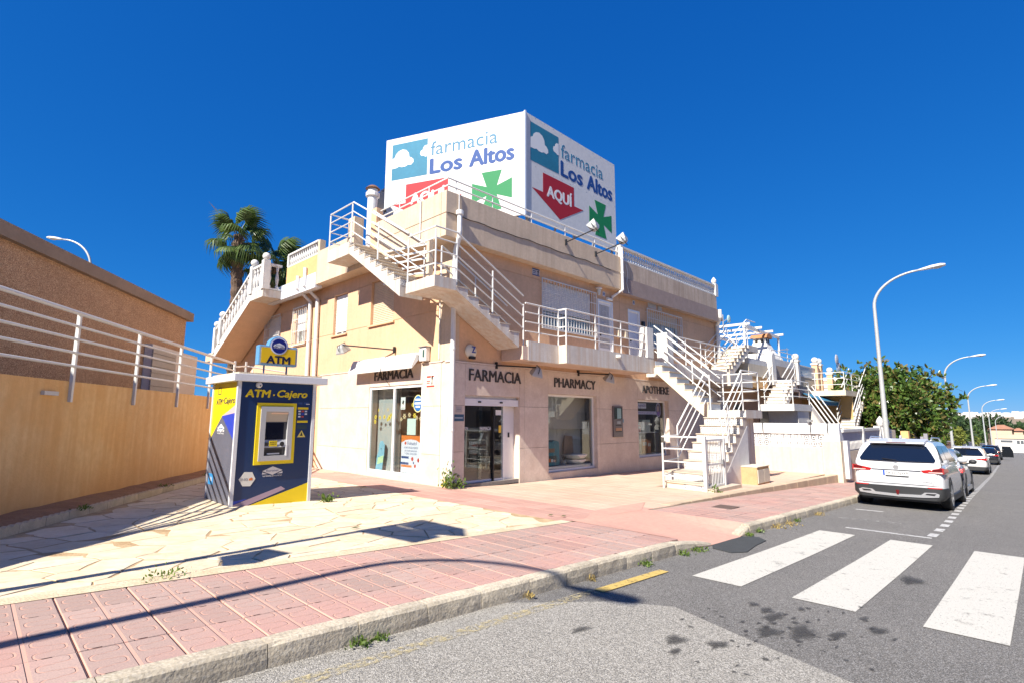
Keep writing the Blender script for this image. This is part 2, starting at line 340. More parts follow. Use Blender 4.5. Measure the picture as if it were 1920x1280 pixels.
def blot_mb(q, cx, cy, a, b, dz, n):
    p = blot(cx, cy, a * 1.0, b * 1.05, lambda u: zr(u) + dz, n); k = len(q.v); q.add([(cx, cy, zr(cx) + dz)] + p, [(0, 1 + i, 1 + (i + 1) % n) for i in range(n)]); return [k]
def cover(o, cs):
    at = o.data.attributes.new('cover', 'FLOAT', 'POINT'); v = np.zeros(len(o.data.vertices), np.float32); v[cs] = 1; at.data.foreach_set('value', v)
for i_, (cx, cy, a, b) in enumerate(stains[:18]):
    q = MB(); c = blot_mb(q, cx, cy, a, b, .009 + .0004 * i_, 14); cover(q.build('oil_stain', stm, road), c)
q = MB(); cs = []
for (cx, cy, a, b) in stains[18:]: cs += blot_mb(q, cx, cy, a * 1.1, b * 1.1, .0082, 8)
o = q.build('oil_drips', stm, road); cover(o, cs); tag(o, kind='stuff')
# markings
zeb = wear_paint('white_road_paint', (.60, .575, .51), (.2, .195, .19), .58, .74, 5)
for k in range(7):
    v0 = -7.53 - k * 1.03; q = MB(); us_ = np.linspace(-2.56, 2.26, 9)
    for u in us_: q.v += [(u, v0, zr(u) + .006), (u, v0 - .54, zr(u) + .006)]
    q.f = [(2 * i, 2 * i + 1, 2 * i + 3, 2 * i + 2) for i in range(8)]; q.build('crosswalk_stripe', zeb, road)
thin = wear_paint('thin_white_paint', (.56, .55, .53), (.18, .175, .17), .52, .72, 9)
def strip(name, mat, pts, wd, dz=.006):
    q = MB()
    for i, (u, v) in enumerate(pts):
        a = pts[max(i - 1, 0)]; b = pts[min(i + 1, len(pts) - 1)]; d = Vector((b[0] - a[0], b[1] - a[1])).normalized(); nn = Vector((-d.y, d.x)) * wd / 2
        q.v += [(u + nn.x, v + nn.y, zr(u) + dz), (u - nn.x, v - nn.y, zr(u - 0) + dz)]
    q.f = [(2 * i + 1, 2 * i + 3, 2 * i + 2, 2 * i) for i in range(len(pts) - 1)]; return q.build(name, mat, road)
dl = lambda u: -8.97 + .027 * max(0, u - 5)
u = 3.25
while u < 60: strip('parking_dash', thin, [(u, dl(u)), (u + .42, dl(u + .42))], .13); u += .80 if u < 6 else .83
strip('bay_line', thin, [(3.05, -7.75), (3.05, -8.4), (3.05, -9.0)], .09)
strip('bay_line', wear_paint('faded_white', (.4, .39, .37), (.17, .168, .165), .40, .56, 8), [(4.4, -7.3), (4.5, -7.9), (4.6, -8.4)], .08)
strip('bay_line', thin, [(6.35, -7.2), (6.4, -7.75)], .1)
yel = wear_paint('worn_yellow_paint', (.60, .50, .27), (.36, .34, .30), .34, .54, 22)
yel2 = wear_paint('yellow_paint', (.62, .44, .13), (.15, .14, .13), .52, .68, 10)
strip('yellow_line', yel, [(u_, -7.2) for u_ in np.linspace(-12, -3.9, 14)], .12, .010)
strip('yellow_line', yel2, [(u_, -7.22) for u_ in np.linspace(-3.9, -2.62, 4)], .12, .010)

# kerbs of the near pavement: single worn stones
kerb_m = M('kerb_stone', (.60, .52, .39), .9, col2=(.42, .36, .27), vs=3, bump=.3, bs=45, streak=0, speck=(70, .25, (.16, .14, .11), (.6, .56, .48)), rand=.08)
pav_bed = M('mortar_bed', (.30, .235, .175), .95, var=.2, vs=4)
side = thing('pavement', (0, -5.8, 0), kind='structure')
kb = thing('kerb', (0, -6.8, 0), kind='structure')
def kerb_stone(u0, u1, h0, h1, n, lod=False):
    q = MB(); c = .022; us_ = np.linspace(u0, u1, 2 if lod else 7)
    ends = 0 if lod else len(us_) - 1
    for i, u_ in enumerate(us_):
        t = i / (len(us_) - 1); h = h0 * (1 - t) + h1 * t; z = zr(u_); v = -6.75 + kk(u_); j = 0 if lod else rng.uniform(-.0025, .0025, 6)
        if lod: j = [0] * 6
        e = .005 if (not lod and i in (0, ends)) else 0
        q.v += [(u_, v, z - .1), (u_, v, z + h - e), (u_, v - .118 + j[0], z + h + j[1] * .6 - e), (u_, v - .138 + j[2] + e, z + h - c + j[3] - e), (u_, v - .147 + j[4] + e, z + h * .4), (u_, v - .15 + j[5] + e, z - .1)]
    for i in range(len(us_) - 1):
        for k in range(6):
            a = 6 * i + k; b = 6 * i + (k + 1) % 6; q.f.append((a, a + 6, b + 6, b)[::-1])
    q.f.append((0, 1, 2, 3, 4, 5)[::-1]); L_ = 6 * (len(us_) - 1); q.f.append(tuple(L_ + k for k in range(6)))
    return q
us_k = [-14.0, -13.2, -12.4, -11.6, -10.8, -10.0, -9.3, -8.6, -7.8, -6.95, -6.32, -5.72, -5.15, -4.53, -3.99, -3.44, -2.87, -2.3, -1.7]
for a, b in zip(us_k, us_k[1:]): kerb_stone(a + .003, b - .003, .15, .15, 0).build('kerb_stone', kerb_m, kb, fix=True)
kerb_stone(-1.69, -1.1, .15, .10, 0).build('kerb_stone', kerb_m, kb, fix=True)
kerb_stone(-1.09, -.62, .10, .035, 0).build('kerb_stone', kerb_m, kb, fix=True)
kerb_stone(.42, .8, .05, .13, 0).build('kerb_stone', kerb_m, kb, fix=True)
u = .81
while u < 46:
    L_ = .6 if u < 14 else 1.2; kerb_stone(u + .006, u + L_ - .006, .15, .15, 0, lod=u > 14).build('kerb_stone', kerb_m, kb, fix=True); u += L_
q = MB()
for a, b in zip(np.arange(u, 205, 6), np.arange(u + 6, 211, 6)): k_ = kerb_stone(a, b, .15, .15, 0, True); q.add(k_.v, k_.f)
tag(q.build('kerb_stones', kerb_m, kb, fix=True), kind='stuff')

# pavement bed and tiles
def tile_mat():
    m = bpy.data.materials.new('pink_paving_tile'); m.use_nodes = True; n = m.node_tree.nodes; L = m.node_tree.links.new; b = n['Principled BSDF']; b.inputs['Roughness'].default_value = .85
    tc = n.new('ShaderNodeTexCoord'); geo = n.new('ShaderNodeNewGeometry'); oi = n.new('ShaderNodeObjectInfo')
    sp = n.new('ShaderNodeSeparateXYZ'); L(tc.outputs['Object'], sp.inputs[0])
    def ma(op, a, c=None, d=None):
        q = n.new('ShaderNodeMath'); q.operation = op
        for i, v_ in enumerate((a, c, d)):
            if v_ is None: continue
            if isinstance(v_, (int, float)): q.inputs[i].default_value = v_
            else: L(v_, q.inputs[i])
        return q.outputs[0]
    # meandering groove: half rounded slots alternating left and right, plus straight column grooves
    xx = ma('SUBTRACT', ma('MODULO', ma('ADD', sp.outputs[0], 2.3), .23), .115); y0 = ma('ADD', sp.outputs[1], 10 * .22)
    yc = ma('SUBTRACT', ma('MODULO', y0, .11), .055); sd = ma('SUBTRACT', ma('MULTIPLY', ma('GREATER_THAN', ma('MODULO', y0, .22), .11), 2.0), 1.0)
    qx = ma('MAXIMUM', ma('SUBTRACT', ma('ABSOLUTE', xx), .078 - .04), 0); qy = ma('MAXIMUM', ma('SUBTRACT', ma('ABSOLUTE', yc), .055 - .04), 0)
    d1 = ma('ABSOLUTE', ma('SUBTRACT', ma('SQRT', ma('ADD', ma('MULTIPLY', qx, qx), ma('MULTIPLY', qy, qy))), .04))
    d1 = ma('ADD', d1, ma('MULTIPLY', ma('LESS_THAN', ma('MULTIPLY', xx, sd), -.001), .05)); d2 = d1
    d3 = ma('MULTIPLY', ma('ABSOLUTE', ma('SUBTRACT', ma('ABSOLUTE', xx), .113)), .75)
    dd = ma('MINIMUM', ma('MINIMUM', d1, d2), d3)
    gr = n.new('ShaderNodeMapRange'); gr.inputs[1].default_value = .0075; gr.inputs[2].default_value = .0045; L(dd, gr.inputs[0])
    no = n.new('ShaderNodeTexNoise'); no.inputs['Scale'].default_value = 1.1; no.inputs['Detail'].default_value = 8; L(geo.outputs['Position'], no.inputs['Vector'])
    n2 = n.new('ShaderNodeTexNoise'); n2.inputs['Scale'].default_value = 120; n2.inputs['Detail'].default_value = 3; L(geo.outputs['Position'], n2.inputs['Vector'])
    def mix(f, a, c):
        q = n.new('ShaderNodeMix'); q.data_type = 'RGBA'
        for i, v_ in ((0, f), (6, a), (7, c)):
            if isinstance(v_, (tuple, float)): q.inputs[i].default_value = v_
            else: L(v_, q.inputs[i])
        return q.outputs[2]
    mr = n.new('ShaderNodeMapRange'); mr.inputs[1].default_value = .40; mr.inputs[2].default_value = .58; L(no.outputs[0], mr.inputs[0])
    c = mix(mr.outputs[0], (.49, .275, .225, 1), (.43, .30, .25, 1))
    m3 = n.new('ShaderNodeMapRange'); m3.inputs[1].default_value = .3; m3.inputs[2].default_value = .75; L(n2.outputs[0], m3.inputs[0])
    c = mix(m3.outputs[0], c, mix(.75, c, (.27, .19, .18, 1)))
    hv = n.new('ShaderNodeHueSaturation'); m4 = n.new('ShaderNodeMapRange'); m4.inputs[3].default_value = .88; m4.inputs[4].default_value = 1.1; L(oi.outputs['Random'], m4.inputs[0]); L(m4.outputs[0], hv.inputs['Value']); L(c, hv.inputs['Color'])
    c = mix(gr.outputs[0], hv.outputs[0], (.55, .32, .25, 1)); L(c, b.inputs['Base Color'])
    bp = n.new('ShaderNodeBump'); bp.inputs['Distance'].default_value = .012; bp.inputs['Strength'].default_value = 1
    h = ma('SUBTRACT', ma('MULTIPLY', n2.outputs[0], .12), gr.outputs[0]); L(h, bp.inputs['Height']); L(bp.outputs[0], b.inputs['Normal'])
    return m
tile_m = tile_mat()
plaza_m = M('red_plaza_tile', (.56, .355, .255), .85, col2=(.60, .42, .315), vs=.5, bump=.4, bs=120, rand=.07)
path_m = M('dark_red_tile', (.47, .255, .20), .85, col2=(.52, .31, .25), vs=1.2, bump=.4, bs=100, rand=.08)
bed_us = [-14, -10, -6, -3, -1.37]
sheet('paving_bed', bed_us, [-6.755, -6, -5.4, -4.9], lambda u, v: zs(u) - .012, pav_bed, side, None)
sheet('paving_bed', [.92, 2, 4, 8, 13, 20, 33, 56, 75, 100, 139, 180, 210], [-6.755, -6, -5.4, -4.85], lambda u, v: zs(u) - .012, pav_bed, side, None)
TW, TV = .46, .44
def tile_mesh(a, b, mat, h=.02):
    q = MB(); g_ = .004; c = .004; x, y = a / 2 - g_, b / 2 - g_
    q.add([(-x, -y, -h), (x, -y, -h), (x, y, -h), (-x, y, -h), (-x, -y, -c), (x, -y, -c), (x, y, -c), (-x, y, -c), (-x + c, -y + c, 0), (x - c, -y + c, 0), (x - c, y - c, 0), (-x + c, y - c, 0)],
          [(0, 1, 5, 4), (1, 2, 6, 5), (2, 3, 7, 6), (3, 0, 4, 7), (4, 5, 9, 8), (5, 6, 10, 9), (6, 7, 11, 10), (7, 4, 8, 11), (8, 9, 10, 11)]); return q.mesh('paving_tile', mat)
tm = tile_mesh(TW, TV, tile_m); rest = MB(); cnt = 0
for i in range(-30, 120):
    uu = TW * (i + .5)
    if uu < -13.9: continue
    sl_ = -math.atan((zs(uu + .2) - zs(uu - .2)) / .4)
    for j in range(4):
        vv = -6.755 + TV * (j + .5) + (.02 if False else 0)
        if -1.25 < uu < .75 and not (j == 3 and False): continue
        if cnt < 285 or uu < 8:
            place('paving_tile', tm, (uu, vv + kk(uu), zs(uu) + rng.uniform(-.0015, .0015)), side, (rng.uniform(-.004, .004), sl_ + rng.uniform(-.003, .003), 0), (1, 1 if j % 2 else -1, 1) if False else None); cnt += 1
        else:
            M_ = Matrix.Rotation(sl_, 3, 'Y'); o_ = Vector((uu, vv + kk(uu), zs(uu)))
            rest.add([o_ + M_ @ p.co for p in tm.vertices], [tuple(p.vertices) for p in tm.polygons])
if rest.v: tag(rest.build('paving_tiles', tile_m, side), kind='stuff')
sheet('far_pavement', [55, 56, 75, 100, 139, 180, 210], [-6.755, -5.9, -5.0], lambda u, v: zs(u) + .002, M('far_pink_paving', (.50, .33, .26), .9, var=.1), side, None)

# lowered ramp
ramp_m = M('pink_ramp_tile', (.60, .335, .255), .85, col2=(.54, .30, .235), vs=1.5, bump=.5, bs=60)
q = MB(); ru = np.linspace(-1.405, .945, 9); rv = np.linspace(-6.9, -4.9, 9)
for a in ru:
    for b in rv:
        t = min(max((b + 6.9) / 1.7, 0), 1); e = min(1, (a + 1.405) / .4, (.945 - a) / .4); e = max(0, e); zt = zs(a) + .004; zl = zr(a) + .012 + t * (zt - zr(a) - .012)
        zside = zt - (.02 if b < -6.8 else 0)
        q.v.append((a, max(b, -6.75) if e < .3 else b, zl * e + zside * (1 - e)))
q.f = [(i * 9 + j, (i + 1) * 9 + j, (i + 1) * 9 + j + 1, i * 9 + j + 1) for i in range(8) for j in range(8)]
q.build('ramp', ramp_m, side)
# paving strips left of and right of the plaza corner
# plaza and the red path along the facade
plaza = thing('plaza', (4, -2.5, 0), kind='structure')
q = MB()
for a, b in zip(np.arange(-1.6, 13.0, .73), np.arange(-.87, 13.8, .73)):
    b = min(b, 13.05); q.add([(a, -4.9, zplz(a) - .012), (b, -4.9, zplz(b) - .012), (b, .3, zplz(b) - .012), (a, .3, zplz(a) - .012)], [(0, 1, 2, 3)])
q.build('plaza_bed', pav_bed, plaza)
ptm = tile_mesh(.4, .4, plaza_m, .02); ptm2 = tile_mesh(.4, .4, path_m, .02); rest = MB(); cells = []
for i in range(-4, 33):
    for j in range(13): cells.append((.4 * (i + .5), -4.9 + .4 * (j + .5), 0))
for i in range(-4, 0):
    for j in range(13, 42): cells.append((.4 * (i + .5), -4.9 + .4 * (j + .5), 0))
cells = [c for c in cells if not (c[1] > .2 and c[0] > -.1) and not (c[1] > -.1 and c[0] > 0) and not (4.9 < c[0] < 8 and -4.2 < c[1] < -3.1)]
cells.sort(key=lambda c: (c[0] + 8.41) ** 2 + (c[1] + 10.46) ** 2)
for k, (a, b, _) in enumerate(cells):
    z = zplz(a, b); dz = -math.atan((zplz(a + .2, b) - zplz(a - .2, b)) / .4)
    me = ptm2 if (a < .1) else ptm
    if -1.0 < a - (b + 4.9) * .25 < 1.0 and b < -4.4: me = ptm2
    if k < 295: place('paving_tile', me, (a, b, z + rng.uniform(-.001, .001)), plaza, (0, dz, 0))
    else:
        M_ = Matrix.Rotation(dz, 3, 'Y'); o_ = Vector((a, b, z)); rest.add([o_ + M_ @ p.co for p in ptm.vertices], [tuple(p.vertices) for p in ptm.polygons])
tag(rest.build('paving_tiles', plaza_m, plaza), kind='stuff')
q = MB(); rp = [(-1.0, -4.9), (.75, -4.9), (1.9, -4.3), (-.1, -4.42)]
q.add([(a, b, zplz(a) + .006) for a, b in rp], [(0, 1, 2, 3)]); q.build('ramp_apron', ramp_m, plaza)
# low step at the plaza edge, in stones
step_m = M('beige_step_stone', (.56, .43, .29), .9, col2=(.44, .34, .24), vs=3, bump=.5, bs=40, rand=.06)
se = thing('plaza_step', (7, -5, 0), kind='structure')
u = 1.9
while u < 13.0:
    a, b = u + .005, min(u + .9, 13.1) - .005; f = lambda x: -4.88 - .42 * max(0, x - 2) / 11.0
    q = MB(); q.add([(a, f(a), zs(a) - .05), (b, f(b), zs(b) - .05), (b, f(b) + .22, zs(b) - .05), (a, f(a) + .22, zs(a) - .05), (a, f(a), zplz(a) + .012), (b, f(b), zplz(b) + .012), (b, f(b) + .22, zplz(b) + .012), (a, f(a) + .22, zplz(a) + .012)],
                    [(0, 3, 2, 1), (4, 5, 6, 7), (0, 1, 5, 4), (1, 2, 6, 5), (2, 3, 7, 6), (3, 0, 4, 7)])
    bevel(q.build('step_stone', step_m, se), .012, 1); u += .9
q = MB(); q.box(2.45, -5.9, zs(2.7) + .002, 2.9, -5.5, zs(2.7) + .012); tag(q.build('drain_cover', M('rusty_iron', (.14, .09, .07), .8, var=.3, vs=20)), 'small rusty iron drain cover set in the pink pavement', 'drain cover')

# flagstone patio: irregular cream stones with tan joints (Voronoi cells)
patio = thing('patio', (-5, 0, .2), kind='structure')
grout = M('tan_grout', (.56, .41, .24), .95, col2=(.36, .235, .12), vs=6, bump=.5, bs=50)
q = MB(); gu = np.linspace(-15, -1.6, 20); gv = np.linspace(-4.9, 12, 24)
for a in gu:
    for b in gv: q.v.append((a, b, zpat(a, b) + .0005))
q.f = [(i * 24 + j, (i + 1) * 24 + j, (i + 1) * 24 + j + 1, i * 24 + j + 1) for i in range(19) for j in range(23)]
q.build('patio_bed', grout, patio)
stone_m = M('cream_flagstone', (.70, .60, .44), .8, col2=(.66, .535, .36), vs=2.2, bump=.35, bs=14, rand=.10, speck=(9, .10, (.45, .27, .12), (.8, .74, .62)))
WD = Vector((math.cos(R(56.2)), math.sin(R(56.2)))); WN = Vector((-WD.y, WD.x))
def inside(a, b): return -15 < a < -1.6 and -4.9 < b < 8.5 and (a * WN.x + b * WN.y) < 5.75
seeds = []
rg = np.random.default_rng(11)
tries = 0
while tries < 14000:
    tries += 1; a, b = rg.uniform(-13, -1.2), rg.uniform(-5.3, 9); rmin = rg.choice([.26, .4, .55, .75])
    if all(((a - s_[0]) * .8 + (b - s_[1]) * .25) ** 2 + ((b - s_[1]) * 1.5) ** 2 > (rmin * .5 + s_[2] * .5) ** 2 for s_ in seeds): seeds.append((a, b, rmin))
S2 = np.array([(s_[0], s_[1]) for s_ in seeds]); stones = []
def clip(poly, nx, ny, c):
    out = []
    for i in range(len(poly)):
        p, q_ = poly[i], poly[(i + 1) % len(poly)]; dp = p[0] * nx + p[1] * ny - c; dq = q_[0] * nx + q_[1] * ny - c
        if dp <= 0: out.append(p)
        if dp * dq < 0: t = dp / (dp - dq); out.append((p[0] + (q_[0] - p[0]) * t, p[1] + (q_[1] - p[1]) * t))
    return out
for i, (a, b) in enumerate(S2):
    if not inside(a, b): continue
    d = np.hypot(*(S2 - (a, b)).T); nb = np.argsort(d)[1:22]; poly = [(a - 1.2, b - 1.2), (a + 1.2, b - 1.2), (a + 1.2, b + 1.2), (a - 1.2, b + 1.2)]
    for j in nb:
        nx, ny = (S2[j] - (a, b)) / d[j]; mx_, my_ = (S2[j] + (a, b)) / 2
        poly = clip(poly, nx, ny, mx_ * nx + my_ * ny - .003 - .003 * ((i * 7 + j * 3) % 3))
        if not poly: break
    for (nx, ny, c) in ((1, 0, -1.62), (0, -1, 4.80), (WN.x, WN.y, 5.74)):
        if poly: poly = clip(poly, nx, ny, c)
    if len(poly) < 3: continue
    # roughen the edges
    rp = []
    for k in range(len(poly)):
        p, q_ = poly[k], poly[(k + 1) % len(poly)]; rp.append((p[0] * .93 + (p[0] + q_[0]) * .035, p[1] * .93 + (p[1] + q_[1]) * .035)); L_ = math.hypot(q_[0] - p[0], q_[1] - p[1])
        if L_ > .16:
            t = rg.uniform(.35, .65); e = rg.uniform(-.008, .022); nx, ny = (q_[1] - p[1]) / L_, -(q_[0] - p[0]) / L_
            rp.append((p[0] + (q_[0] - p[0]) * t - nx * abs(e), p[1] + (q_[1] - p[1]) * t - ny * abs(e)))
    stones.append((a, b, rp))
stones.sort(key=lambda s_: (s_[0] + 8.41) ** 2 + (s_[1] + 10.46) ** 2)
def stone_mb(a, b, rp):
    h = rg.uniform(-.001, .005); n = len(rp); tx, ty = rg.uniform(-.006, .006, 2); q = MB()
    zf = lambda x, y: zpat(x, y) + h + (x - a) * tx + (y - b) * ty
    q.v = [(x, y, zpat(x, y) - .012) for x, y in rp] + [(x, y, zf(x, y) + .001) for x, y in rp] + [(a + (x - a) * .985, b + (y - b) * .985, zf(x, y) + .003) for x, y in rp]
    q.f = [(i, (i + 1) % n, (i + 1) % n + n, i + n) for i in range(n)] + [(n + i, n + (i + 1) % n, (i + 1) % n + 2 * n, i + 2 * n) for i in range(n)] + [tuple(2 * n + i for i in range(n))]; return q
rest = MB()
for k, s_ in enumerate(stones):
    q = stone_mb(*s_)
    if k < 298: q.build('flagstone', stone_m, patio)
    else: rest.add(q.v, q.f)
if rest.v: tag(rest.build('flagstones', stone_m, patio), kind='stuff')
cream = M('cream_mortar', (.66, .56, .40), .9, col2=(.55, .43, .28), vs=5, bump=.5, bs=40)
q = MB()
for a, b in zip(np.arange(-14, -1.7, .6), np.arange(-13.4, -1.0, .6)): b = min(b, -1.5); q.add([(a, -5.0, zs(a) + .004), (b, -5.0, zs(b) + .004), (b, -4.78, zs(b) + .004), (a, -4.78, zs(a) + .004)], [(0, 1, 2, 3)])
q.build('mortar_strip', cream, patio)
# opposite side of the street (outside the frame)
sheet('opposite_pavement', road_us, [-18, -15.6], lambda u, v: zs(u), M('opposite_paving', (.48, .31, .24), .9, var=.15, vs=2))
# ------------------------------------------------------------------ pharmacy building
B = thing('pharmacy_building', (0, 0, 0), 'two storey peach corner building with stone clad pharmacy shop below and flats above', 'building')
def rects(s0, s1, rows, joints, holes):
    """split a facade into rectangles along rows and joints, leaving the holes open"""
    out = []
    for za, zb in zip(rows, rows[1:]):
        hs_ = [h for h in holes if h[2] < zb - 1e-3 and h[3] > za + 1e-3]
        cuts = sorted({s0, s1, *[j for j in joints if s0 < j < s1 and not any(h[0] < j < h[1] for h in hs_)], *[c for h in hs_ for c in h[:2]]})
        for a, b in zip(cuts, cuts[1:]):
            if b - a < .01: continue
            m_ = (a + b) / 2; hh = [h for h in hs_ if h[0] < m_ < h[1]]
            if not hh: out.append((a, b, za, zb)); continue
            h = hh[0]
            if h[2] > za + .01: out.append((a, b, za, h[2]))
            if h[3] < zb - .01: out.append((a, b, h[3], zb))
    return out
def wall(name, F, s0, s1, rows, joints, holes, d0, d1, mat, parent, gap=0):
    mb = MB()
    for a, b, za, zb in rects(s0, s1, rows, joints, holes):
        fbox(mb, F, a + (gap if a in joints else 0), b - (gap if b in joints else 0), za + (gap if za > rows[0] else 0), zb - (gap if zb < rows[-1] else 0), d0, d1)
    return mb.build(name, mat, parent)
# openings
HR = [(.46, 2.49, -.3, 2.28), (3.73, 6.2, .10, 2.43), (8.76, 11.05, .29, 2.39)]
HL = [(1.15, 3.85, .14, 2.6)]
UR = [(3.55, 6.1, 4.42, 5.88), (6.38, 7.3, 3.5, 5.77), (8.3, 9.1, 3.5, 5.70), (9.7, 12.3, 4.45, 5.86)]
UL = [(5.5, 6.43, 4.42, 5.80), (2.72, 4.0, 4.48, 5.86), (8.55, 9.5, 4.45, 5.75), (10.9, 12.3, 4.45, 5.75)]
wall('shop_wall', Fr, .02, 15.9, [-.6, 3.1], [], HR, -.28, 0, joint_dk, B)
wall('shop_wall', Fl, .28, 7.13, [-.3, 3.1], [], HL, -.28, 0, joint_dk, B)
for F, s0, s1, rows, jts, hs_ in ((Fr, .1, 15.9, [-.6, .86, 2.02, 3.1], [.46, 2.68, 3.73, 6.36, 8.76, 11.3, 13.4], HR), (Fl, .36, 7.13, [-.3, .77, 2.0, 3.12], [2.5, 5.6], HL)):
    for a, b, za, zb in rects(s0, s1, rows, jts, hs_):
        mb = MB(); fbox(mb, F, a + .003, b - .003, za + .004, zb - .004, -.001, .028); bevel(mb.build('cladding_panel', clad, B), .003, 1)
mb = MB()   # reveals lined in the same stone
for F, hs_ in ((Fr, HR), (Fl, HL)):
    for a, b, za, zb in hs_:
        for s_ in (a, b):
            e = .004 if s_ == a else -.004; fbox(mb, F, s_ - e * 0, s_ + e, max(za, -.2), zb, -.27, .02)
        fbox(mb, F, a + .004, b - .004, zb - .004, zb, -.27, .02)
        if za > 0: fbox(mb, F, a + .004, b - .004, za, za + .004, -.27, .02)
mb.build('reveal_lining', clad, B)
mb = MB(); mb.box(-.018, -.018, -.4, .098, .357, 3.115); mb.build('corner_pier', clad, B)
mb = MB(); fbox(mb, Fl, .30, 7.13, 3.12, 3.15, -.2, .045); fbox(mb, Fr, -.045, 15.9, 3.102, 3.145, -.2, .035); mb.build('string_course', clad, B)
# upper storey
wall('upper_wall', Fr, 0.0, 16.1, [3.1, 4.56, 5.86, 6.3], [7.75], UR, -.25, 0, peach, B, .007)
wall('upper_wall', Fl, .25, 16.0, [3.15, 4.5, 5.81, 6.3], [7.72], UL, -.25, 0, peach, B, .007)
mb = MB(); mb.box(-.012, -.012, 3.15, .25, .25, 6.3); fbox(mb, Fl, .25, .46, 3.15, 6.24, 0, .012); mb.build('corner_pilaster', peach_lt, B)
grow = lambda hs_: [(a - .012, b + .012, c - .012, d + .012) for a, b, c, d in hs_]
wall('groove_backing', Fr, 0.2, 16.0, [3.1, 6.3], [], grow(UR), -.29, -.012, peach, B)
wall('groove_backing', Fl, .2, 15.9, [3.15, 6.3], [], grow(UL), -.29, -.012, peach, B)
wall('lower_side_wall', Fl, 7.14, 16.0, [-.3, 3.14], [], [], -.25, 0, peach, B)
mb = MB(); mb.box(15.9, .25, -1, 16.1, 15.9, 6.3); mb.box(.25, 15.8, -1, 15.9, 16, 6.3); mb.build('rear_wall', peach, B)
mb = MB(); mb.box(.27, .3, 3.2, 15.85, 15.75, 3.4); mb.box(.28, .31, 0 - .25, 15.8, 15.7, .06); mb.build('floor_slab', M('shop_floor', (.42, .36, .30), .4), B)
mb = MB(); mb.box(-.48, -.28, 6.235, 16.1, 16, 6.45); mb.build('roof_slab', peach_lt, B)
# parapets
crk = peach_lt
mb = MB(); mb.box(-.5, -.3, 6.22, 7.5, -.1, 7.43); bevel(mb.build('parapet', crk, B), .012, 1)
mb = MB(); mb.box(-.5, -.099, 6.22, -.3, 3.05, 7.43); mb.build('parapet', crk, B)
mb = MB(); mb.box(-.5, 3.05, 6.22, -.28, 3.34, 7.92); mb.build('parapet_pier', peach, B)
mb = MB(); mb.box(-.5, 3.345, 6.22, -.3, 6.7, 6.60); mb.box(-.5, 4.75, 6.60, -.3, 6.7, 7.38); mb.box(-.5, 4.35, 6.6, -.18, 4.745, 8.0); mb.build('parapet', peach_lt, B)
mb = MB(); mb.box(-.5, 6.70, 6.22, -.3, 6.86, 7.8); mb.build('parapet_pier', peach_lt, B)
mb = MB(); mb.box(-.5, 6.865, 6.66, -.3, 9.4, 7.3); mb.build('parapet', orange_st, B)
mb = MB(); mb.box(-.52, 6.865, 6.12, -.28, 12.6, 6.655); mb.build('tiled_band', patterned_tile('white_blue_tile', (.66, .68, .72), (.42, .47, .58), 9, .35), B)
mb = MB(); mb.box(-.5, -.312, 6.83, 7.5, -.301, 6.845); mb.box(-.512, -.3, 6.83, -.501, 3.04, 6.842); mb.build('groove_shade_strip', M('groove_shade', (.42, .33, .24), .9), B)  # raised strips, no recess: the groove's shade is painted as a darker colour
mb = MB(); mb.box(7.505, -.3, 6.70, 15.45, -.1, 7.33); mb.box(15.25, -.099, 6.7, 15.45, 5, 7.33); mb.build('parapet', M('stained_parapet', (.60, .47, .36), .9, var=.2, vs=1.2, bump=.3, bs=60, streak=.6), B)
mb = MB(); mb.box(7.505, -.33, 6.12, 15.5, -.1, 6.695); mb.box(15.27, -.099, 6.12, 15.5, 5, 6.695); mb.build('brown_band', band_brown, B)
# balustrades with turned balusters
bal_prof = [(.035, 0), (.05, .0), (.05, .05), (.028, .07), (.05, .16), (.058, .2), (.04, .28), (.024, .33), (.04, .36), (.04, .40), (.05, .405), (.05, .43), (.03, .43)]
mbq = MB(); mbq.lathe(bal_prof, (0, 0, 0), 8); bal_me = mbq.mesh('baluster', white_render, smooth=False)
br_ = MB(); br_.box(7.5, -.30, 7.331, 15.45, -.12, 7.38); br_.box(7.5, -.30, 7.81, 15.45, -.12, 7.87); br_.box(7.42, -.32, 7.40, 7.6, -.1, 7.88)
balu = br_.build('balustrade', white_render, B)
for i in range(45): place('baluster', bal_me, (7.7 + i * .172, -.21, 7.38), balu)
mb = MB(); mb.box(15.36, -.33, 7.33, 15.62, -.07, 7.9); mb.lathe([(.12, 0), (.14, .03), (.06, .06), (.11, .12), (.12, .2), (.06, .3), (.01, .36)], (15.49, -.2, 7.9), 10); mb.build('finial', white_render, balu)
br_ = MB(); br_.box(-.49, 6.87, 7.301, -.31, 9.4, 7.35); br_.box(-.49, 6.87, 7.78, -.31, 9.4, 7.84); br_.box(-.5, 9.3, 7.35, -.3, 9.42, 7.78)
balu = br_.build('balustrade', white_render, B)
for i in range(14): place('baluster', bal_me, (-.4, 7.0 + i * .172, 7.35), balu)
